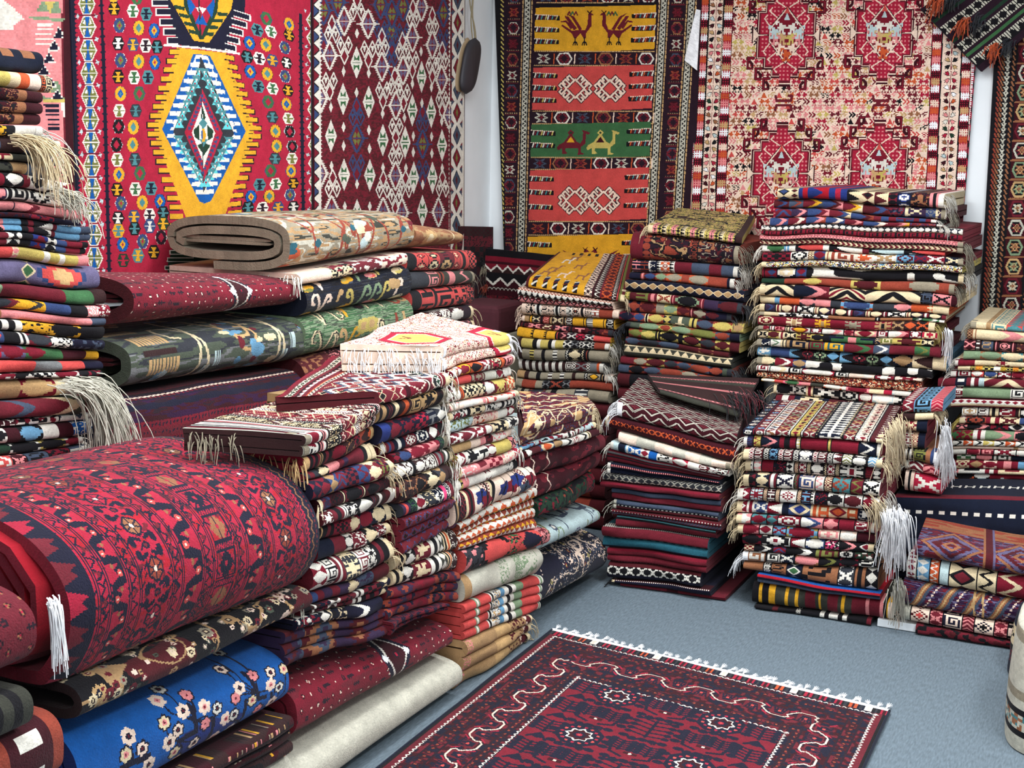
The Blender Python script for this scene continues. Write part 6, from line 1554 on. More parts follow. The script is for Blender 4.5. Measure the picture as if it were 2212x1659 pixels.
# inner layers showing at its near end
g = Geo()
for q, (s, z) in enumerate(((.90, .012), (.76, .045), (.62, .075), (.48, .10))):
    pr = np.array(prof); pr = np.stack([(pr[:, 0] + .25) * s - .27, pr[:, 1] * s * .94 + z * .42 + .035], 1); pr = pr[2:]
    I = pr - np.stack([np.sign(pr[:, 0] + .27) * .014, np.full(len(pr), .016)], 1)
    cap = np.stack([pr, I], 1); U0 = np.linspace(-.03 + .012 * q, .3, 8)
    for A_ in (pr, I): g.grid(pos(np.broadcast_to(U0[None, :], (len(pr), 8)), np.broadcast_to(A_[:, None], (len(pr), 8, 2))), 'I' if A_ is pr else 'r')
    g.grid(pos(np.full(cap.shape[:2], U0[0]), cap), 'r')
i_ = g.build('inner_fold', PILE, o, 4)
# white tassel on its near end
g = Geo(); rg = np.random.default_rng(3); P0 = on_x(112, 1300, -1.74) + rg.normal(0, .006, (46, 3)); strands(g, P0, np.array([.15, 0, .1]), .115, 'W', 3, 1.15, .0017, .16, 7); g.build('tassel', STRING, o, 3)
a, b = base_x((165, 1562), (665, 1322), pl)
prof = [(-.5, 0), (-.1, 0), (-.015, .006), (.012, .03), (.008, .055), (-.02, .072), (-.1, .074), (-.5, .074)]
o, pos = sweep('folded_carpet', a, b, OUTX, prof, (1, 6), p_floral, .0036, .02, 1.0, .82, wob(1, .004, 9), 'd', PILE, 9)
tag(o, 'dark floral carpet with cream blossoms between red and blue carpets', 'carpet', TH)
a, b = on_x(190, 1690, pl), on_x(632, 1542, pl); a[1] = on_x(175, 1560, pl)[1]; a[2] = b[2]
o, pos = roll(a, b, pl, .5, .262, .178, p_blue, 'bright blue carpet with navy branches and white blossoms', 2.8, .04, .72, .0036, px=True, seed=11, edge='U')
zt = b[2]
def flat_fold(y0, y1, z0, z1, n, spec, label, plane=pl, d=.5, seed=1, cell=.004, mat=PILE, fr=None, z1r=None):
    hx = Hex(np.array([plane, y0, z0]), np.array([plane, y0, z1]), np.array([plane, y1, z0]), np.array([plane, y1, z1 if z1r is None else z1r]), (-d, 0, 0))
    cvs = None
    if callable(spec):
        nu = max(8, int(round(hx.w / cell))); tmp = Canvas(140, nu, 'r'); tmp.fn = lambda x, y, T=tmp: (x * T.C, y * T.R); r = spec(tmp); cvs = tmp.a if r is None else r
    o = fold_rug('folded_carpet', hx, n, spec if isinstance(spec, str) else '', stack_warp(1, seed, .003, .008), cell, False, seed, mat, canvas=cvs, fringe=fr, bend=min(.07, (z1 - z0) / n * .55))
    tag(o, label, 'carpet', TH); return o
flat_fold(1.95, 2.655, zt - .10, zt - .004, 3, p_darkdots, 'dark brown kilim with yellow and pink specks under the blue carpet', seed=91)
flat_fold(1.95, 2.66, .004, zt - .104, 1, p_white, 'cream woven carpet at the foot of the front pile', seed=92)
# near left pile, cut by the frame
pn = -1.72
roll((-420, 1720), (92, 1470), pn, .5, .20, .185, turkmen('D', 7, 12, (), 'Q'), 'dark red carpet roll cut by the left edge of the photo', 3.0, .035, .75, seed=12)
zr = on_x(92, 1470, pn)[2]; yr = on_x(92, 1470, pn)[1]
flat_fold(1.2, yr - .03, zr - .075, zr - .004, 1, bands('6M/mx,3x,2M/|j,2j/|k,k,2C/|k', 3), 'dark maroon carpet with a tan striped end', pn, seed=93)
def p_pinkblack(cv):
    cv.a = paint(cv.R, cv.C, '9k/Iw,4k,3k/|P,D/|M,f,4M/.w,f', 4)
flat_fold(1.2, yr + .05, zr - .20, zr - .08, 1, p_pinkblack, 'black kilim with magenta stripes and white dashes', pn, seed=94)
flat_fold(1.2, yr + .03, zr - .40, zr - .205, 1, bands('4k,3M,2k', 4), 'black carpet below the magenta striped kilim', pn, seed=95)
flat_fold(1.2, yr + .03, .004, zr - .405, 1, bands('4j,3M,2k', 4), 'maroon carpet at the foot of the near left pile', pn, seed=96)

# foot of the maroon and brown stacks
a, b = base_x((690, 1597), (986, 1413), pl)
a[1] = 2.69
roll(a, b, pl, .52, .19, .112, turkmen('r', 9, 22, ((.60, .42, .06, .12),)), 'crimson carpet roll with white diamond medallion at the stack foot', 3.0, .036, .7, seed=13)
za, zb_ = a[2], b[2]
a = np.array([pl + .02, 2.665, .006]); b = np.array([pl + .02, 3.54, .006])
roll(a, b, pl, .54, za - .008, zb_ - .008, p_white, 'plain off white woven carpet roll on the floor', 1.6, .03, .68, seed=14, edge='z')
# foot of the corner stack
roll((1163, 1218), (1300, 1144), pl, .5, .135, .105, p_palefloral, 'pale blue carpet roll with soft blue flowers', 1.8, .03, .8, seed=15)
a, b = base_x((1163, 1345), (1313, 1252), pl)
za = on_x(1163, 1224, pl)[2]; zb_ = on_x(1300, 1150, pl)[2]
roll(a, b, pl, .52, za - .012, zb_ - .012, p_navyfloral, 'navy and cream floral carpet roll on the floor in the corner', 1.6, .03, .8, seed=16)
# ------------------------------------------------------------------ painters for rugs whose tops show
def p_yellowtop(cv):
    cv.a[:] = CODE['y']
    for i in range(5): cv.rect(.06 + .105 * i, .05, .105 + .105 * i, .22, 'k'); [cv.line([(.062 + .105 * i, .07 + .04 * q), (.102 + .105 * i, .10 + .04 * q)], ('w', 'D', 'U')[q % 3], 1.5) for q in range(4)]
    for i in range(4): cv.rect(.2 + .1 * i, .9, .24 + .1 * i, .97, 'k')
    for (x, y, c) in ((.15, .45, 'Q'), (.40, .6, 'Q'), (.22, .72, 'w'), (.12, .32, 'Q'), (.30, .34, 'q'), (.5, .36, 'Q'), (.28, .82, 'Q')):
        X, Y = cv.fn(x, y); cv.rect(x - .04, y, x + .05, y + .03, c); cv.line([(x - .03, y), (x - .04, y - .08)], c, 2); cv.line([(x + .03, y), (x + .04, y - .08)], c, 2); cv.line([(x + .05, y + .03), (x + .06, y + .1), (x + .09, y + .1)], c, 2.2)
    for (x0, x1, sp) in ((.60, .68, '3q/Hkr'), (.68, .70, '2M/|q'), (.70, .755, '3d/Zw'), (.755, .775, '2D/|Y'), (.775, .87, '3j/XOw'), (.87, .92, '3d/Zw'), (.92, .94, '2M/|S'), (.94, .965, '2o'), (.965, 1.0, '2D')):
        X0, X1 = int(x0 * cv.C), int(x1 * cv.C); cv.a[:, X0:X1] = paint(cv.R, X1 - X0, sp, 3)
    cv.rect(0, 0, .03, 1, 'j'); 
def p_creamtop(cv):
    cv.a = paint(cv.R, cv.C, 'M:YkAYKYdY;.05', 5); y, x = np.mgrid[0:cv.R, 0:cv.C]
    v = vn(x / 16, y / 10, 4); cv.a[np.abs(v - .5) < .06] = CODE['k']; cv.a[np.abs(v - .35) < .025] = CODE['d']
    n = int(cv.R * .22); cv.a[:n] = paint(n, cv.C, '1Y/Pk,1p/Pk,1Y/Dk,1c/Tk,' * 5, 3)
    cv.rect(.93, 0, 1, 1, 'd')
def p_sumak(cv):
    cv.a = paint(cv.R, cv.C, 'M:qqpqrAqwQ;.028', 3)
    for (x, y) in ((.25, .62), (.88, .25)):
        for f, c in ((1.25, 'k'), (1.22, 'R'), (.95, 'q'), (.88, 'Y')): cv.poly([(x - .17 * f, y), (x - .09 * f, y + .2 * f), (x + .09 * f, y + .2 * f), (x + .17 * f, y), (x + .09 * f, y - .2 * f), (x - .09 * f, y - .2 * f)], c)
        cv.line([(x - .03, y + .12), (x, y + .04), (x + .03, y + .12)], 'r', 1.4)
    for x in (.48, .62, .55): cv.line([(x, .3), (x + .05, .5), (x, .6), (x + .06, .8)], 'D', 2); cv.line([(x + .012, .3), (x + .062, .5), (x + .012, .6), (x + .072, .8)], 'q', 1.4)
    cv.rect(0, .0, 1, .03, 'S')
def p_e2top(cv):
    x = 0.0; R_ = cv.R
    def band(wd, c, fn=None):
        nonlocal x
        x0, x1 = x, x + wd; x = x1
        cv.rect(x0, 0, x1, 1, c)
        if fn:
            m = (x0 + x1) / 2; wc = wd * cv.C; n = max(2, int(round(R_ / (wc * fn[1])))) 
            for i in range(n): fn[0](m, (i + .5) / n, wd, 1.0 / n, i)
        cv.line([(x1, 0), (x1, 1)], 'k', 1.0)
    def dots(m, y, w_, h, i): cv.line([(m - w_ * .3, y - h * .25), (m + w_ * .3, y + h * .25)], 'w', 1.2)
    def dotsk(m, y, w_, h, i): cv.line([(m - w_ * .3, y - h * .25), (m + w_ * .3, y + h * .25)], 'k', 1.2)
    def cross(m, y, w_, h, i):
        for a in (-1, 1):
            for b in (-1, 1): cv.line([(m + a * w_ * .10, y + b * h * .10), (m + a * w_ * .36, y + b * h * .38)], ('z', 'A', 'i')[i % 3], 1.5)
    def flower(m, y, w_, h, i): rosette(cv, m, y, w_ * cv.C * .34, ('w', 's', 'q')[i % 3], ('k', 'D', 'h')[i % 3], 'w')
    def key(m, y, w_, h, i):
        cv.line([(m - w_ * .32, y - h * .3), (m + w_ * .32, y - h * .3)], 'D', 1.4); cv.line([(m, y - h * .3), (m, y + h * .25)], 'D', 1.4); cv.line([(m, y + h * .05), (m + w_ * .22, y + h * .2), (m, y + h * .35), (m - w_ * .22, y + h * .2), (m, y + h * .05)], ('r', 'k')[i % 2], 1.4)
    def comb(m, y, w_, h, i):
        for a in (-1, 1):
            P = [(m, y), (m + a * w_ * .22, y), (m + a * w_ * .38, y - h * .22), (m + a * w_ * .40, y + h * .1), (m + a * w_ * .30, y + h * .12)]; cv.line(P, 'w', 2.3)
        cv.line([(m, y - h * .5), (m, y + h * .5)], 'w', 3.0)
    def zig(m, y, w_, h, i): cv.line([(m - w_ * .35, y - h * .5), (m + w_ * .35, y), (m - w_ * .35, y + h * .5)], ('Q', 'D', 'h')[i % 3], 2.0)
    band(.075, 'n', (flower, 1.3)); band(.012, 'r'); band(.07, 'D', (flower, 1.2)); band(.012, 'k', (dots, 1.5)); band(.07, 'w', (zig, 1.0)); band(.095, 'D', (cross, 1.1)); band(.016, 'k', (dots, 1.2)); band(.075, 'Y', (key, 1.3))
    band(.016, 'k', (dots, 1.2)); band(.09, 'D', (cross, 1.1)); band(.018, 'c', (dotsk, 1.2)); band(.16, 'N', (comb, .42)); band(.018, 'c', (dotsk, 1.2)); band(.085, 'D', (cross, 1.2)); band(.018, 'k', (dots, 1.2)); band(.07, 'q', (key, 1.3)); band(.018, 'k', (dots, 1.2)); band(.2, 'j', (dots, .3))
def p_c4top(cv):
    cv.a = paint(cv.R, cv.C, 'M:jjDdbjAD;.05', 4); y, x = np.mgrid[0:cv.R, 0:cv.C]
    cv.a[np.abs(vn(x / 26, y / 12, 5) - .5) < .035] = CODE['c']; cv.a[vn(x / 20, y / 14, 8) > .74] = CODE['A']
    for yy in (.5, .62, .74, .9): cv.line([(i / 12, yy + .02 * (-1) ** i) for i in range(13)], 'c', 2.2); cv.line([(i / 12, yy + .05 + .02 * (-1) ** i) for i in range(13)], 'r', 2)
    for i in range(9): tendril(cv, .08 + .11 * i, .3 + .05 * (i % 2), .3, 'c', 2, (-1) ** i, 1)
def p_k1(cv):
    n = cv.C
    seq = 'z,k,D,k,w,k,w,k,w,k,2p/|k,w,d,c/Ck,d,5c/QkA,k,w/Ck,d,3D/Zq,q/|d,6r/Kcr,c/|k,3D/Awd,q/Ck,4c/XD,k,4r/Kqd,k,w/Ck,2D/|w'
    cv.a = paint(cv.R, n, seq, 5)
    y, x = np.mgrid[0:cv.R, 0:n]; v = vn(x / 40, y / 40, 8)
    for i in range(5):
        P = [(.30 + .55 * t, .15 + .16 * i + .05 * (1 if int(t * 8) % 2 else -1)) for t in np.linspace(0, 1, 9)]
        if i % 2: cv.line(P, 'q', 2.4); cv.line([(a, b + .015) for a, b in P], 'M', 2.0)
    cv.poly([(.05, .1), (.16, .06), (.17, .3), (.06, .32)], 'r'); cv.line([(.05, .1), (.16, .06), (.17, .3), (.06, .32)], 'w', 2, closed=True)
def p_k2(cv):
    cv.a = paint(cv.R, cv.C, '3r/Kck,2D,4D/Kcr,3r/Zq,2M,6r/KqD,2M/|q,4D/Zqk,2G/Xw,2D/|q,2r', 5)
    m = int(cv.R * .72); cv.a[m:] = paint(cv.R - m, cv.C, 'L:2D,2k/Xq,G/|O,2D,3w/Zrk,2D,3G/Xqr,D,2r', 5)
    for i in range(3):
        P = [(t, .25 + .17 * i + .06 * (1 if int(t * 10) % 2 else -1)) for t in np.linspace(0, 1, 11)]; cv.line(P, 'q', 3); cv.line([(a, b + .03) for a, b in P], 'h', 2)
def p_winerug(cv):
    turkmen('D', 5, 14, (), 'S')(cv)
    y, x = np.mgrid[0:cv.R, 0:cv.C]; cv.a[vn(x / 9, y / 6, 5) > .5] = CODE['M']
    P = [(.12 + .012 * (1 if i % 2 else -1), i / 9) for i in range(10)]; cv.line(P, 'q', 1.4); P = [(.28 + .02 * (1 if i % 2 else -1), i / 7) for i in range(8)]; cv.line(P, 'q', 1.3)
    cv.rect(.9, 0, 1, 1, 'D')
def p_tulip(cv):
    cv.a = paint(cv.R, cv.C, '2k/|a,2D/:k,c,2D/|k,4q/mw,2D/:q,c,k,9q,2D/:q,4q/mw', 4)
    for (x, y, c) in ((.33, .55, 'U'), (.40, .4, 'r'), (.62, .5, 'U'), (.72, .5, 'r'), (.78, .6, 'U'), (.93, .5, 'r'), (.86, .35, 'h')):
        X, Y = cv.fn(x, y); cv.ell(X, Y, 9, 8, c, True, 5); cv.line([(x, 0), (x, 1)], 'k', 1); cv.line([(x, y - .1), (x + .02, y + .15)], 'k', 1.2)
def p_purpletop(cv):
    abrash(cv, 'uDulDj', 4, 10, 40)
    cv.rect(0, .62, 1, .86, 'Q'); cv.rect(0, .86, 1, 1, 'l')
    y, x = np.mgrid[0:cv.R, 0:cv.C]; m = (cv.a == CODE['Q']) & (vn(x / 30, y / 3, 4) > .5); cv.a[m] = CODE['f']
    for (cx_) in (.22, .66):
        for k_, c in ((.19, 'Q'), (.15, 'l'), (.11, 'j'), (.05, 'Q')): cv.line([(cx_ - k_, .33), (cx_, .33 + k_ * 1.4), (cx_ + k_, .33), (cx_, .33 - k_ * 1.4)], c, 2.6, closed=True)
    cv.rect(.42, 0, .50, 1, 'j'); cv.line([(.43, 0), (.43, 1)], 'Q', 1.5); cv.line([(.49, 0), (.49, 1)], 'l', 1.5)
def p_purplediag(cv):
    abrash(cv, 'uDuJlD', 6, 12, 30)
    for i in range(7):
        x = .02 + .15 * i
        for q, c in enumerate('hQAQh'): cv.line([(x + .012 * q, .0), (x + .13 + .012 * q, 1)], c, 2.2)
        for j in range(12): cv.line([(x + .085 + .011 * j, j / 12), (x + .089 + .011 * j, j / 12 + .03)], 'q', 1.3)
    for x in (.42, .47, .72): cv.line([(x, 0), (x - .01, 1)], 'A', 1.6)

# ------------------------------------------------------------------ rug on the floor
def floor_rug():
    FLc, FRc, NRc, NLc = [np.array(q) for q in ((-1.768, 4.175), (-.606, 4.012), (-.575, 2.15), (-1.745, 2.30))]
    c = .0032; L = np.linalg.norm(FLc - NLc); Wd = np.linalg.norm(FRc - FLc); C = int(Wd / c); R = int(L / c)
    cv = Canvas(R, C, 'D', lambda x, y: (x / Wd * C, R - y / L * R))          # metres: x from the left edge, y from the far edge
    rg = np.random.default_rng(5)
    cv.a[:] = CODE['D']
    y_, x_ = np.mgrid[0:R, 0:C]
    def frame(d0, d1, f0, f1, col):                                           # a border ring between two insets (sides, far end)
        cv.rect(d0, f0, Wd - d0, L, col); cv.rect(d1, f1, Wd - d1, L, 'r')
    frame(0, .012, 0, .012, 'k')
    cv.rect(.012, .0, Wd - .012, L, 'D')
    # ground of the border: dark, busy
    cv.rect(.035, .04, Wd - .035, L, 'M')
    v = vn(x_ / 4, y_ / 4, 8); d = (cv.a == CODE['M'])
    cv.a[d & (v > .56)] = CODE['n']; cv.a[d & (v < .30)] = CODE['D']
    for (dx, fy) in ((.06, .08), (.10, .13), (.205, .285), (.225, .31)):
        for (p, q) in (((dx, fy), (dx, L)), ((Wd - dx, fy), (Wd - dx, L)), ((dx, fy), (Wd - dx, fy))): cv.line([p, q], 'x', 2.0); 
    for (dx, fy) in ((.078, .105), (.215, .30)):
        for t in np.arange(fy, L, .026):
            for X in (dx, Wd - dx): cv.ell(*cv.fn(X, t), 2.6, 2.6, 'x', True); cv.ell(*cv.fn(X, t), 1.4, 1.4, 'f', True)
        for t in np.arange(dx, Wd - dx, .026): cv.ell(*cv.fn(t, fy), 2.6, 2.6, 'x', True); cv.ell(*cv.fn(t, fy), 1.4, 1.4, 'f', True)
    # meander with red and navy fingers on either side
    def meander(A, B, amp, per):
        A = np.array(A); B = np.array(B); D = B - A; n = np.linalg.norm(D); D = D / n; N = np.array([-D[1], D[0]]); P = []
        k = int(round(n / per)); pr = n / k
        for i in range(k):
            for (t, a) in ((.04, .75), (.12, 1), (.36, 1), (.44, .7), (.40, .2), (.46, -.2), (.54, -.75), (.62, -1), (.86, -1), (.94, -.7), (.90, -.2), (.96, .2)):
                P.append(A + D * pr * (i + t) + N * amp * a)
            for s in (1, -1):
                c0 = A + D * pr * (i + (.24 if s > 0 else .74))
                cv.poly([c0 + D * pr * .16 + N * amp * .7 * s, c0 - D * pr * .16 + N * amp * .7 * s, c0 - D * pr * .16 - N * amp * .9 * s, c0 + D * pr * .16 - N * amp * .9 * s], 'D')
                for q in (-.12, -.06, 0, .06, .12): cv.line([c0 + D * pr * q - N * amp * 1.0 * s, c0 + D * pr * q * .5 + N * amp * .45 * s], 'n', 1.5)
                for q in (-.2, .2): cv.line([c0 + D * pr * q - N * amp * .6 * s, c0 + D * pr * q * 1.5 - N * amp * 1.2 * s], 'R', 1.4)
                cv.ell(*cv.fn(*(c0 - N * amp * .2 * s)), 1.8, 1.8, 'S', True)
        cv.line(P, 'q', 1.3)
    meander((.155, L), (.155, .215), .030, .155); meander((Wd - .155, .215), (Wd - .155, L), .030, .155); meander((.17, .205), (Wd - .17, .205), .030, .16)
    # white stitched lines
    def vee(A, B, c):
        A = np.array(A); B = np.array(B); D = B - A; n = np.linalg.norm(D); D /= n; N = np.array([-D[1], D[0]])
        for t in np.arange(0, n, .019): cv.line([A + D * t + N * .004, A + D * (t + .0065) - N * .0035, A + D * (t + .013) + N * .004], c, 1.0)
    for (dx, fy) in ((.033, .056), (.242, .335)):
        vee((dx, L), (dx, fy), 'w'); vee((Wd - dx, fy), (Wd - dx, L), 'w'); vee((dx, fy), (Wd - dx, fy), 'w')
    # field
    cv.rect(.25, .345, Wd - .25, L, 'r'); PF = cv.a[: , :]
    x0, x1, y0 = .25, Wd - .25, .345
    def tree(x, y, m=1, s=1.0):
        cv.line([(x, y - .05 * s), (x, y + .05 * s)], 'n', 3.0)
        for j in range(-2, 3):
            cv.line([(x - .045 * s, y + .022 * j * s - .010), (x, y + .022 * j * s), (x + .045 * s, y + .022 * j * s - .010)], 'n', 2.2)
            for q in (-1, 1): cv.ell(*cv.fn(x + q * .05 * s, y + .022 * j * s - .008), 4.0, 3.2, 'n', True)
    def star(x, y):
        P = [(x + .052 * math.cos(a), y + .052 * math.sin(a)) for a in np.arange(8) * math.pi / 4 + math.pi / 8]
        cv.poly([(x + p * .068, y + q * .068) for p, q in ((-.5, -1), (.5, -1), (1, -.5), (1, .5), (.5, 1), (-.5, 1), (-1, .5), (-1, -.5))], 'n')
        for i in range(16):
            a = i * math.pi / 8; cv.ell(*cv.fn(x + .055 * math.cos(a), y + .055 * math.sin(a)), 1.7, 1.7, 'S' if i % 2 else 'R', True)
        S_ = [(x + (r_ := .042 if i % 2 == 0 else .031) * math.cos(i * math.pi / 8), y + r_ * math.sin(i * math.pi / 8)) for i in range(16)]
        cv.poly(S_, 'M'); cv.line(S_, 'w', 1.3, closed=True); rosette(cv, x, y, 6, 'n', 'R', 'S')
    px_, py_ = .17, .155
    for j in range(12):
        for i in range(-1, 5):
            x = x0 + .155 + i * px_; y = y0 + .20 + (j - 1) * py_
            if i in (-1, 3) and y0 + .04 < y < L:                # half motifs along the sides of the field
                xx = x0 + .052 if i < 0 else x1 - .052
                tree(xx, y, 1, .8); cv.ell(*cv.fn(xx, y + .075), 6, 4, 'n', True)
                cv.line([(xx - .03, y + .09), (xx, y + .055), (xx + .03, y + .09)], 'n', 3)
            if not (x0 + .04 < x < x1 - .02 and y0 + .04 < y < L): continue
            if (i + j) % 2 == 0 and i % 2 == 0: star(x, y)
            elif (i + j) % 2 == 0: tree(x, y, 1, 1.15)
            else:
                for q in (-1, 1):
                    tree(x + q * .042, y - .012, 1, .62); cv.line([(x + q * .02, y + .055), (x + q * .06, y + .04), (x + q * .065, y + .01)], 'n', 3)
                cv.rect(x - .02, y + .02, x + .02, y + .035, 'M'); cv.ell(*cv.fn(x, y + .028), 1.7, 1.7, 'q', True)
            for (a, b) in ((.085, .03), (.085, -.035), (.06, .075), (-.06, .075), (.03, -.078), (-.03, -.07), (-.085, 0), (.0, .078)): cv.ell(*cv.fn(x + a, y + b), 5.2, 3.6, 'n', True)
            for (a, b) in ((.035, .085), (-.03, .08)): rosette(cv, x + a, y + b, 3, 'x', 'D')
    # kilim end with coloured blocks
    n = int(.045 / c)
    seq = 'k,R,N,R,k,O,N,w,k,R,' * 5
    cv.a[R - n:] = paint(n, C, ','.join(t + '/|M' if t in 'DRO' else t + '/|v' if t != 'w' else t + '/|q' for t in seq.split(',') if t), 2)
    cv.a[R - 3:] = CODE['W']
    g = Geo(); a = np.linspace(0, 1, C + 1)[None, :]; b = np.linspace(0, 1, R + 1)[:, None]
    def pos(a, b, z):
        a, b = np.broadcast_arrays(a, b); q = lerp(lerp(NLc[None, None], NRc[None, None], a[..., None]), lerp(FLc[None, None], FRc[None, None], a[..., None]), b[..., None])
        P = np.zeros(a.shape + (3,)); P[..., :2] = q; P[..., 2] = z + .0015 * sn(q[..., 0] * 6, q[..., 1] * 6, 3) * (z > .004)
        return P
    g.grid(pos(a, b, .012), cv.a)
    ac = np.linspace(0, 1, 31)
    for (aa, bb) in ((np.zeros(31), ac), (np.ones(31), ac), (ac, np.zeros(31)), (ac, np.ones(31))): g.grid(np.stack([pos(aa, bb, .012), pos(aa, bb, .002)]), 'x')
    g.grid(pos(ac[None], ac[:, None], .002), 'x', flip=True)
    o = g.build('floor_rug', PILE, None, 5, .09)
    tag(o, 'dark red rug with white meander border and knotted fringe spread on the floor', 'rug')
    g = Geo(); N = 46
    for i in range(N):                                                        # knotted tassels along the far end
        t = (i + .5) / N; p = lerp(FLc, FRc, t); d = np.array([rg.normal(.15, .35), 1.0]); d /= np.linalg.norm(d); ln = rg.uniform(.022, .045)
        for k_ in range(9):
            an = k_ / 9 * 2 * np.pi; P = []
            for s, r_ in ((0, .0016), (.55, .0018), (.62, .0052), (.72, .0022), (.86, .006), (1.0, .0085)):
                q = p + d * ln * s + np.array([-d[1], d[0]]) * r_ * math.cos(an); P.append((q[0], q[1], .012 - .004 * s + r_ * math.sin(an) * .8 + .002))
            P = np.array(P); off = np.array([-d[1], d[0], 0]) * .0011
            g.grid(np.stack([P - off, P + np.array([0, 0, .0012]), P + off], 1), 'W')
    P = np.stack([np.concatenate([lerp(FLc, FRc, t), [0]]) for t in np.linspace(0, 1, 120)])
    ring = np.array([(math.cos(q), math.sin(q)) for q in np.linspace(0, 2 * np.pi, 7)]) * .005
    g.grid(P[:, None] + np.stack([np.zeros(7), ring[:, 0], ring[:, 1] + .010], 1)[None] + np.array([0, .003, 0]) * (np.arange(120) % 2)[:, None, None], 'W')
    g.build('fringe', STRING, o, 5, .03)
    for sd in (0., 1.):
        g = Geo(); bb = np.linspace(0, 1, 140); q = pos(np.full(140, sd), bb, .010)[:, None] + np.stack([np.zeros(7) + .9 * ring[:, 0], 0 * ring[:, 0], ring[:, 1]], 1)[None]
        g.grid(q, 'N'); g.build('selvedge', STRING, o, 6)
floor_rug()

# ------------------------------------------------------------------ cloths, boxes and hanging things
# black fringed cloth over the lattice rug
def top_cloth(name, label, cat, pts, plane_depth, t, spec, seed, cell=.004, fringe=None, n=1, group=None, mat=None):
    """pts: FL, FR at the front plane, BL, BR at the back plane (crop px incl. origin)"""
    (fl, fr, bl, br), (pf, pb) = pts, plane_depth
    a, b, c_, d = on_y(*fl, pf), on_y(*fr, pf), on_y(*bl, pb), on_y(*br, pb)
    dz = np.array([0, 0, t])
    hx = Hex(a - dz, a, b - dz, b, (0, .3, 0)); hx.c[0, 0, 1] = c_; hx.c[0, 0, 0] = c_ - dz; hx.c[1, 0, 1] = d; hx.c[1, 0, 0] = d - dz
    hx.d = np.linalg.norm(c_ - a)
    o = fold_rug(name, hx, n, spec, stack_warp(0, seed, .006, .012), cell, True, seed, mat or KILIM, fringe=fringe)
    return tag(o, label, cat, group), hx
cf = lambda x, y, ox=1100, oy=820: (ox + x / SCL, oy + y / SCL)
o, hx = top_cloth('folded_cloth', 'dark brown striped cloth with black and red fringe on the lattice rug', 'cloth', (cf(1290, 95), cf(1960, 300), cf(1180, -45), cf(2130, -10)), (FY + .16, FY + .52), .014,
          'L:3C,d,p/.k,4d,4d,p/|D,4d,2C,p/:d,3d', 31)
g = Geo(); rg = np.random.default_rng(8)
P0 = on_y(*cf(1990, 150), FY + .3) + rg.normal(0, 1, (150, 3)) * np.array([.035, .06, .012])
strands(g, P0[:110], np.array([.5, -.9, .05]), .13, 'k', 3, .55, .0017, .45, 6)
g.build('black_fringe', STRING, o, 4)
g = Geo(); strands(g, P0[110:], np.array([.6, -.8, .1]), .12, 'D', 5, .5, .0016, .5, 6); g.build('red_fringe', STRING, o, 4)

# striped blanket slung in front of the back wall at the upper right
k = WallRug(0, WALLY, [(1985, -75), (2330, -75), (2330, -40), (2124, 158)], 'k', ca=.0036, cz=.0036, off=.06); k.ox = 1652; cv = k.cv
k.W = [k.on(*p)[[0, 2]] for p in ((1990, 20), (2170, -115), (2300, 10), (2122, 155))]
k.wd = np.linalg.norm(k.W[1] - k.W[0]); k.ht = np.linalg.norm(k.W[3] - k.W[0]); k.C = int(k.wd / .0034); k.R = int(k.ht / .0034)
k.cv = cv = Canvas(k.R, k.C, 'k', lambda x, y: (x * k.C, y * k.R))
cv.a = paint(k.R, k.C, 'L:2x,3z/Tk,x,g,x,3z/Dk,x,G,2x,3z/Dk,2x,G,x,3z/Ak,x', 4)
y_, x_ = np.mgrid[0:k.R, 0:k.C]; cv.a[(cv.a == CODE['z']) & (x_ % 3 == 0)] = CODE['k']
o = k.build('hanging_blanket', 'black and white striped blanket with orange tassels slung at the upper right', 'blanket', wave=.012, seed=12)
for i, (x, y) in enumerate(((2087, 50), (2152, 100), (2030, 5))):
    g = Geo(); P0 = on_y(x, y, WALLY - .10) + np.random.default_rng(i).normal(0, .012, (50, 3)); strands(g, P0, np.array([-.3, -.6, .1]), .075, 'O', i, .7, .0026, .5, 6); g.build('tassel', STRING, o, i)
    g = Geo(); P0 = on_y(x + 28, y - 6, WALLY - .09) + np.random.default_rng(i + 9).normal(0, .012, (40, 3)); strands(g, P0, np.array([-.3, -.6, .1]), .06, 'v', i, .7, .0026, .5, 6); g.build('tassel', STRING, o, i)

# white cloth corner between the two hung rugs
k = WallRug(0, WALLY, [(1505, 20), (1513, 22), (1506, 152), (1479, 130)], 'W', ca=.004, cz=.004, off=.045)
k.cv = Canvas(k.R, k.C, 'W', None); k.cv.a[:] = CODE['W']
k.build('cloth_corner', 'small white cloth corner between the two rugs on the back wall', 'cloth', wave=.004, seed=13, sel='')

# oblong paddle hung by cords beside the white diamond kilim
WOOD = plain('dark stained wood', (46, 44, 50), .55, (18, .25, (1, 1, .2)))
TAN = plain('pale worn wood', (176, 150, 116), .7, (20, .2, (1, 1, .2)))
CORD = plain('twisted cord', (150, 138, 110), .9)
def mesh_obj(name, v, f, mat, parent=None, smooth=True):
    v = np.asarray(v, float); org = np.zeros(3)
    if parent is None: org = (v.min(0) + v.max(0)) / 2; org[2] = v[:, 2].min()
    else: org = np.array(parent.location)
    me = bpy.data.meshes.new(name); me.from_pydata((v - org).tolist(), [], f); me.materials.append(mat)
    me.polygons.foreach_set('use_smooth', np.full(len(me.polygons), smooth))
    o = bpy.data.objects.new(name, me); COL.objects.link(o)
    if parent: o.parent = parent
    else: o.location = org
    return o
def gridfaces(R, C, wrap=True):
    return [(i * C + j, i * C + (j + 1) % C, (i + 1) * C + (j + 1) % C, (i + 1) * C + j) for i in range(R - 1) for j in range(C if wrap else C - 1)]
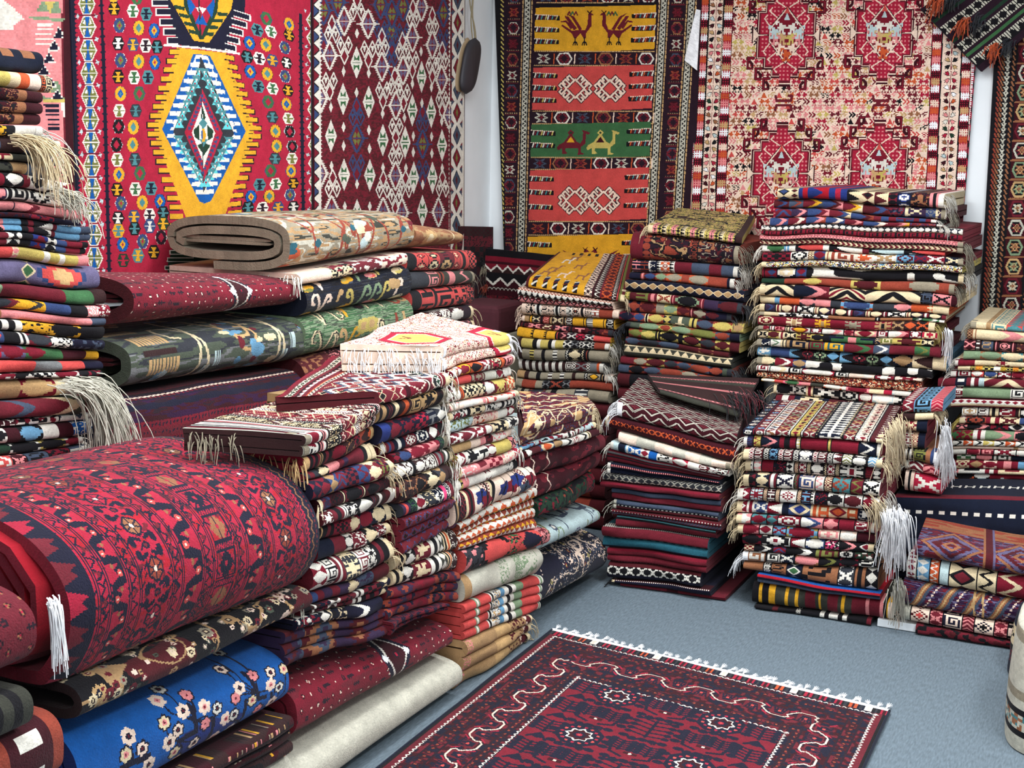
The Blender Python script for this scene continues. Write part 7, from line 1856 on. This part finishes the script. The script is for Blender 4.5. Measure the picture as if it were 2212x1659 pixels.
top = on_x(1026, 82, WALLX + .05); bot = on_x(1006, 203, WALLX + .05)
def slab(scale, thick, offx, offy):
    V = []
    n, m = 17, 24
    for i in range(n):
        t = i / (n - 1); c0 = lerp(bot, top, t); wd = max(.004, (1 - abs(2 * t - 1) ** 3.2)) ** .5 * scale
        for j in range(m):
            a = 2 * math.pi * j / m; V.append(c0 + np.array([thick * math.cos(a) * min(1, wd / scale + .1) + offx, wd * math.sin(a) + offy, 0]))
    F = gridfaces(n, m); F += [tuple(range(m))[::-1], tuple(range((n - 1) * m, n * m))]
    return V, F
V, F = slab(.078, .022, 0, 0); o = mesh_obj('hanging_paddle', V, F, WOOD)
tag(o, 'dark oblong wooden paddle hung by cords on the white wall near the corner', 'paddle')
V, F = slab(.068, .012, -.026, -.022); mesh_obj('back_board', V, F, TAN, o)
for i, (x, dx) in enumerate(((1018, -10), (1026, -6), (1012, 6))):
    p0 = top + np.array([-.004, -.02 * (i - 1), -.02]); p1 = on_x(x + dx, -60, WALLX + .03); R_ = []
    for t in np.linspace(0, 1, 14):
        c0 = lerp(p0, p1, t) + np.array([0, .008 * math.sin(t * 9 + i), 0]); R_ += [c0 + .0035 * np.array([math.cos(a), math.sin(a), 0]) for a in np.arange(6) * math.pi / 3]
    mesh_obj('cord', R_, gridfaces(14, 6), CORD, o)

# dark saddle bag and small wine rug hanging in the corner
k = WallRug(0, WALLY, [(1056, 536), (1215, 552), (1215, 668), (1050, 655)], 'd', ca=.004, cz=.003, off=.10)
k.cv = cv = Canvas(k.R, k.C, 'd', lambda x, y: (x * k.C, y * k.R))
cv.a = paint(k.R, k.C, 'L:3j/mrk,2M,1d/Zw,4M/Zwk,1k,3d/Zwr,1M,2r,2k', 5); cv.rect(0, .88, 1, 1, 'k')
o = k.build('saddle_bag', 'dark woven saddle bag with white zigzags hanging in the corner', 'bag', wave=.02, seed=14)
g = Geo(); rg = np.random.default_rng(3)
for q in range(5):
    P0 = on_y(1048 + rg.uniform(-5, 5), 560 + 20 * q, WALLY - .13) + rg.normal(0, .006, (26, 3)); strands(g, P0, np.array([-.3, -.4, .1]), .05, ('k', 'E', 'd', 'f', 'v')[q], q, .8, .0022, .5, 5)
g.build('fringe', STRING, o, 5)
k = WallRug(1, WALLX, [(985, 488), (1062, 490), (1062, 640), (985, 640)], 'j', ca=.006, cz=.003)
k.cv = cv = Canvas(k.R, k.C, 'j', None); cv.a = paint(k.R, k.C, 'L:3x/:M,2M/:k,1D/mk,1M/:d', 5)
k.build('wall_hanging_rug', 'small dark wine rug hung low on the left wall by the corner', 'rug', wave=.006, seed=15)

# maroon padded box behind the corner pile
MAROON = plain('maroon cloth', (84, 34, 44), .85, (60, .1, (1, 1, 1)))
CREAM = plain('cream board', (204, 200, 176), .8)
def rbox(name, lo, hi, mat, r=.02, parent=None):
    import bmesh
    bm = bmesh.new(); bmesh.ops.create_cube(bm, size=1)
    lo = np.array(lo, float); hi = np.array(hi, float)
    for v in bm.verts: v.co = [(lo[i] + hi[i]) / 2 + v.co[i] * (hi[i] - lo[i]) for i in range(3)]
    bmesh.ops.bevel(bm, geom=bm.edges[:], offset=r, segments=3, affect='EDGES', profile=.6)
    v = [tuple(q.co) for q in bm.verts]; bm.verts.index_update(); f = [tuple(w_.index for w_ in p.verts) for p in bm.faces]; bm.free()
    return mesh_obj(name, v, f, mat, parent, False)
o = rbox('storage_box', (-2.90, 5.56, 0), (-2.66, 5.86, .79), CREAM, .012); tag(o, 'cream box with maroon padded lid in the corner', 'box')
rbox('padded_lid', (-2.905, 5.55, .79), (-2.655, 5.87, .925), MAROON, .03, o)

# white plastic strip on the floor
WHITE = plain('white plastic', (240, 244, 246), .4)
p0, p1 = on_z(1893, 1356, .0, ), on_z(2062, 1380, 0)
o = rbox('plastic_strip', (p0[0], p1[1] - .005, .002), (p1[0], p1[1] + .05, .03), WHITE, .003); tag(o, 'white plastic strip on the floor before the low right pile', 'strip')

# woven sacks cut by the right edge
def sack(name, label, cx_, cy_, rx, ry, z0, z1, spec, seed):
    n, m = 46, 120; g = Geo(); t = np.linspace(0, 1, n + 1)[:, None]; a = np.linspace(0, 2 * np.pi, m + 1)[None, :]
    pr = np.where(t < .8, 1 - .12 * np.abs(t / .8 - .35) ** 2, (1 - .12 * .4225) * np.sqrt(np.clip(1 - ((t - .8) / .2) ** 2, 0, 1)))
    zz = z0 + (z1 - z0) * np.where(t < .8, t * .9 / .8, .9 + .1 * np.sqrt(np.clip(1 - ((1 - t) / .2) ** 2, 0, 1)) )
    se = lambda x: np.sign(x) * np.abs(x) ** .6
    P = np.stack(np.broadcast_arrays(cx_ + rx * pr * se(np.cos(a)) * (1 + .02 * sn(a * 2, t * 4, seed)), cy_ + ry * pr * se(np.sin(a)), zz + 0 * a), -1)
    g.grid(P, paint(n, m, spec, seed)); o = g.build(name, KILIM, None, seed); tag(o, label, 'sack'); return o
sack('woven_sack', 'pale woven sack with flowered bands cut by the right edge', -.02, 4.12, .27, .26, .004, .36, 'L:2z,k,2z/mQt,k,4z/|E,4z,4z/|E,2z/mD', 5)
sack('woven_sack', 'dark patterned sack behind the pale sack at the right edge', -.03, 4.62, .30, .20, .004, .20, 'L:2N,2D/mkN,k,3c/Pk,2N,D/mck', 6)

# long tassels beside the fringed front stack
def extra(o, name, x, y, plane, n, spread, D, ln, col, seed, droop=.9, rad=.0017):
    g = Geo(); rg = np.random.default_rng(seed); P0 = (on_x if plane < 0 else on_y)(x, y, plane) + rg.normal(0, 1, (n, 3)) * np.array(spread); strands(g, P0, np.array(D), ln, col, seed, droop, rad, .3, 7); g.build(name, STRING, o, seed)
for nm, ph, ax, pl, dp, tb, sd in (
    ('D1', 'yellow kilim stack', 0, BY, .56, D1, 11), ('D2', 'dark kilim stack', 0, BY, .56, D2, 12),
    ('D3', 'tallest right stack', 0, BY - .02, .58, D3, 13), ('D4', 'far right stack', 0, BY, .56, D4, 14),
    ('D5', 'half hidden rug ends', 0, 5.03, .33, D5, 22), ('E3', 'low blanket pile', 0, 5.03, .35, E3, 23), ('E4', 'low right pile', 0, FY, .30, E4, 24),
    ('E1', 'striped bag stack', 0, FY, .58, E1, 15), ('E2', 'fringed front stack', 0, FY, .60, E2, 16),
    ('A', 'tall left stack', 1, BX, .52, A, 17), ('C4', 'corner roll stack', 1, FX, .50, C4, 18),
    ('C3', 'cream kilim stack', 1, FX, .42, C3, 19), ('C2', 'brown kilim stack', 1, FX, .35, C2, 20),
    ('C1', 'maroon kilim stack', 1, FX, .38, C1, 21)):
    t = tb
    stack(ph, 'folded rugs in the ' + ph, ax, pl, dp, t, sd, wave=1.5 if nm in ('C1', 'C2', 'E1', 'A') else 1.0)
print('rugs', COUNT)
def find(txt): return next(o for o in COL.objects if txt in o.get('label', ''))
extra(find('rug with red birds'), 'tassel', 1930, 1108, FY - .02, 170, (.022, .02, .012), (.15, -.35, .1), .19, 'W', 3, 1.0)
extra(find('brick brown rug with diamond ends'), 'tassel', 1938, 1262, FY - .01, 60, (.014, .02, .01), (.1, -.2, 0), .11, 'z', 4, 1.0)
extra(find('broad rug of red and cream stripes'), 'tassel', 1940, 905, FY + .22, 90, (.008, .14, .012), (.25, -.35, 0), .16, 'c', 5, .95)
extra(find('rug with white octagon and lattice'), 'tassel', 1885, 1085, FY, 70, (.015, .02, .012), (.5, -.3, 0), .11, 'c', 6, .8)
extra(find('gold and navy rug with crab'), 'tassel', 2050, 712, BY - .04, 30, (.012, .01, .005), (.2, -.3, 0), .12, 'W', 7, 1.0)
extra(find('white rug with black key motifs'), 'tassel', 128, 420, BX + .02, 60, (.01, .02, .008), (.5, .6, .1), .1, 'z', 8, .6)
extra(find('olive rug end with white fringe'), 'tassel', 2040, 940, 5.03, 100, (.008, .02, .03), (.15, -.3, 0), .14, 'W', 9, 1.0)
extra(find('brown and slate kilim'), 'tassel', 50, 300, BX + .02, 80, (.012, .02, .006), (.6, .5, .15), .15, 'c', 10, .8)
extra(find('black kilim with white comb'), 'tassel', 165, 830, BX + .03, 150, (.02, .03, .01), (.45, .45, .1), .26, 'z', 11, .95)
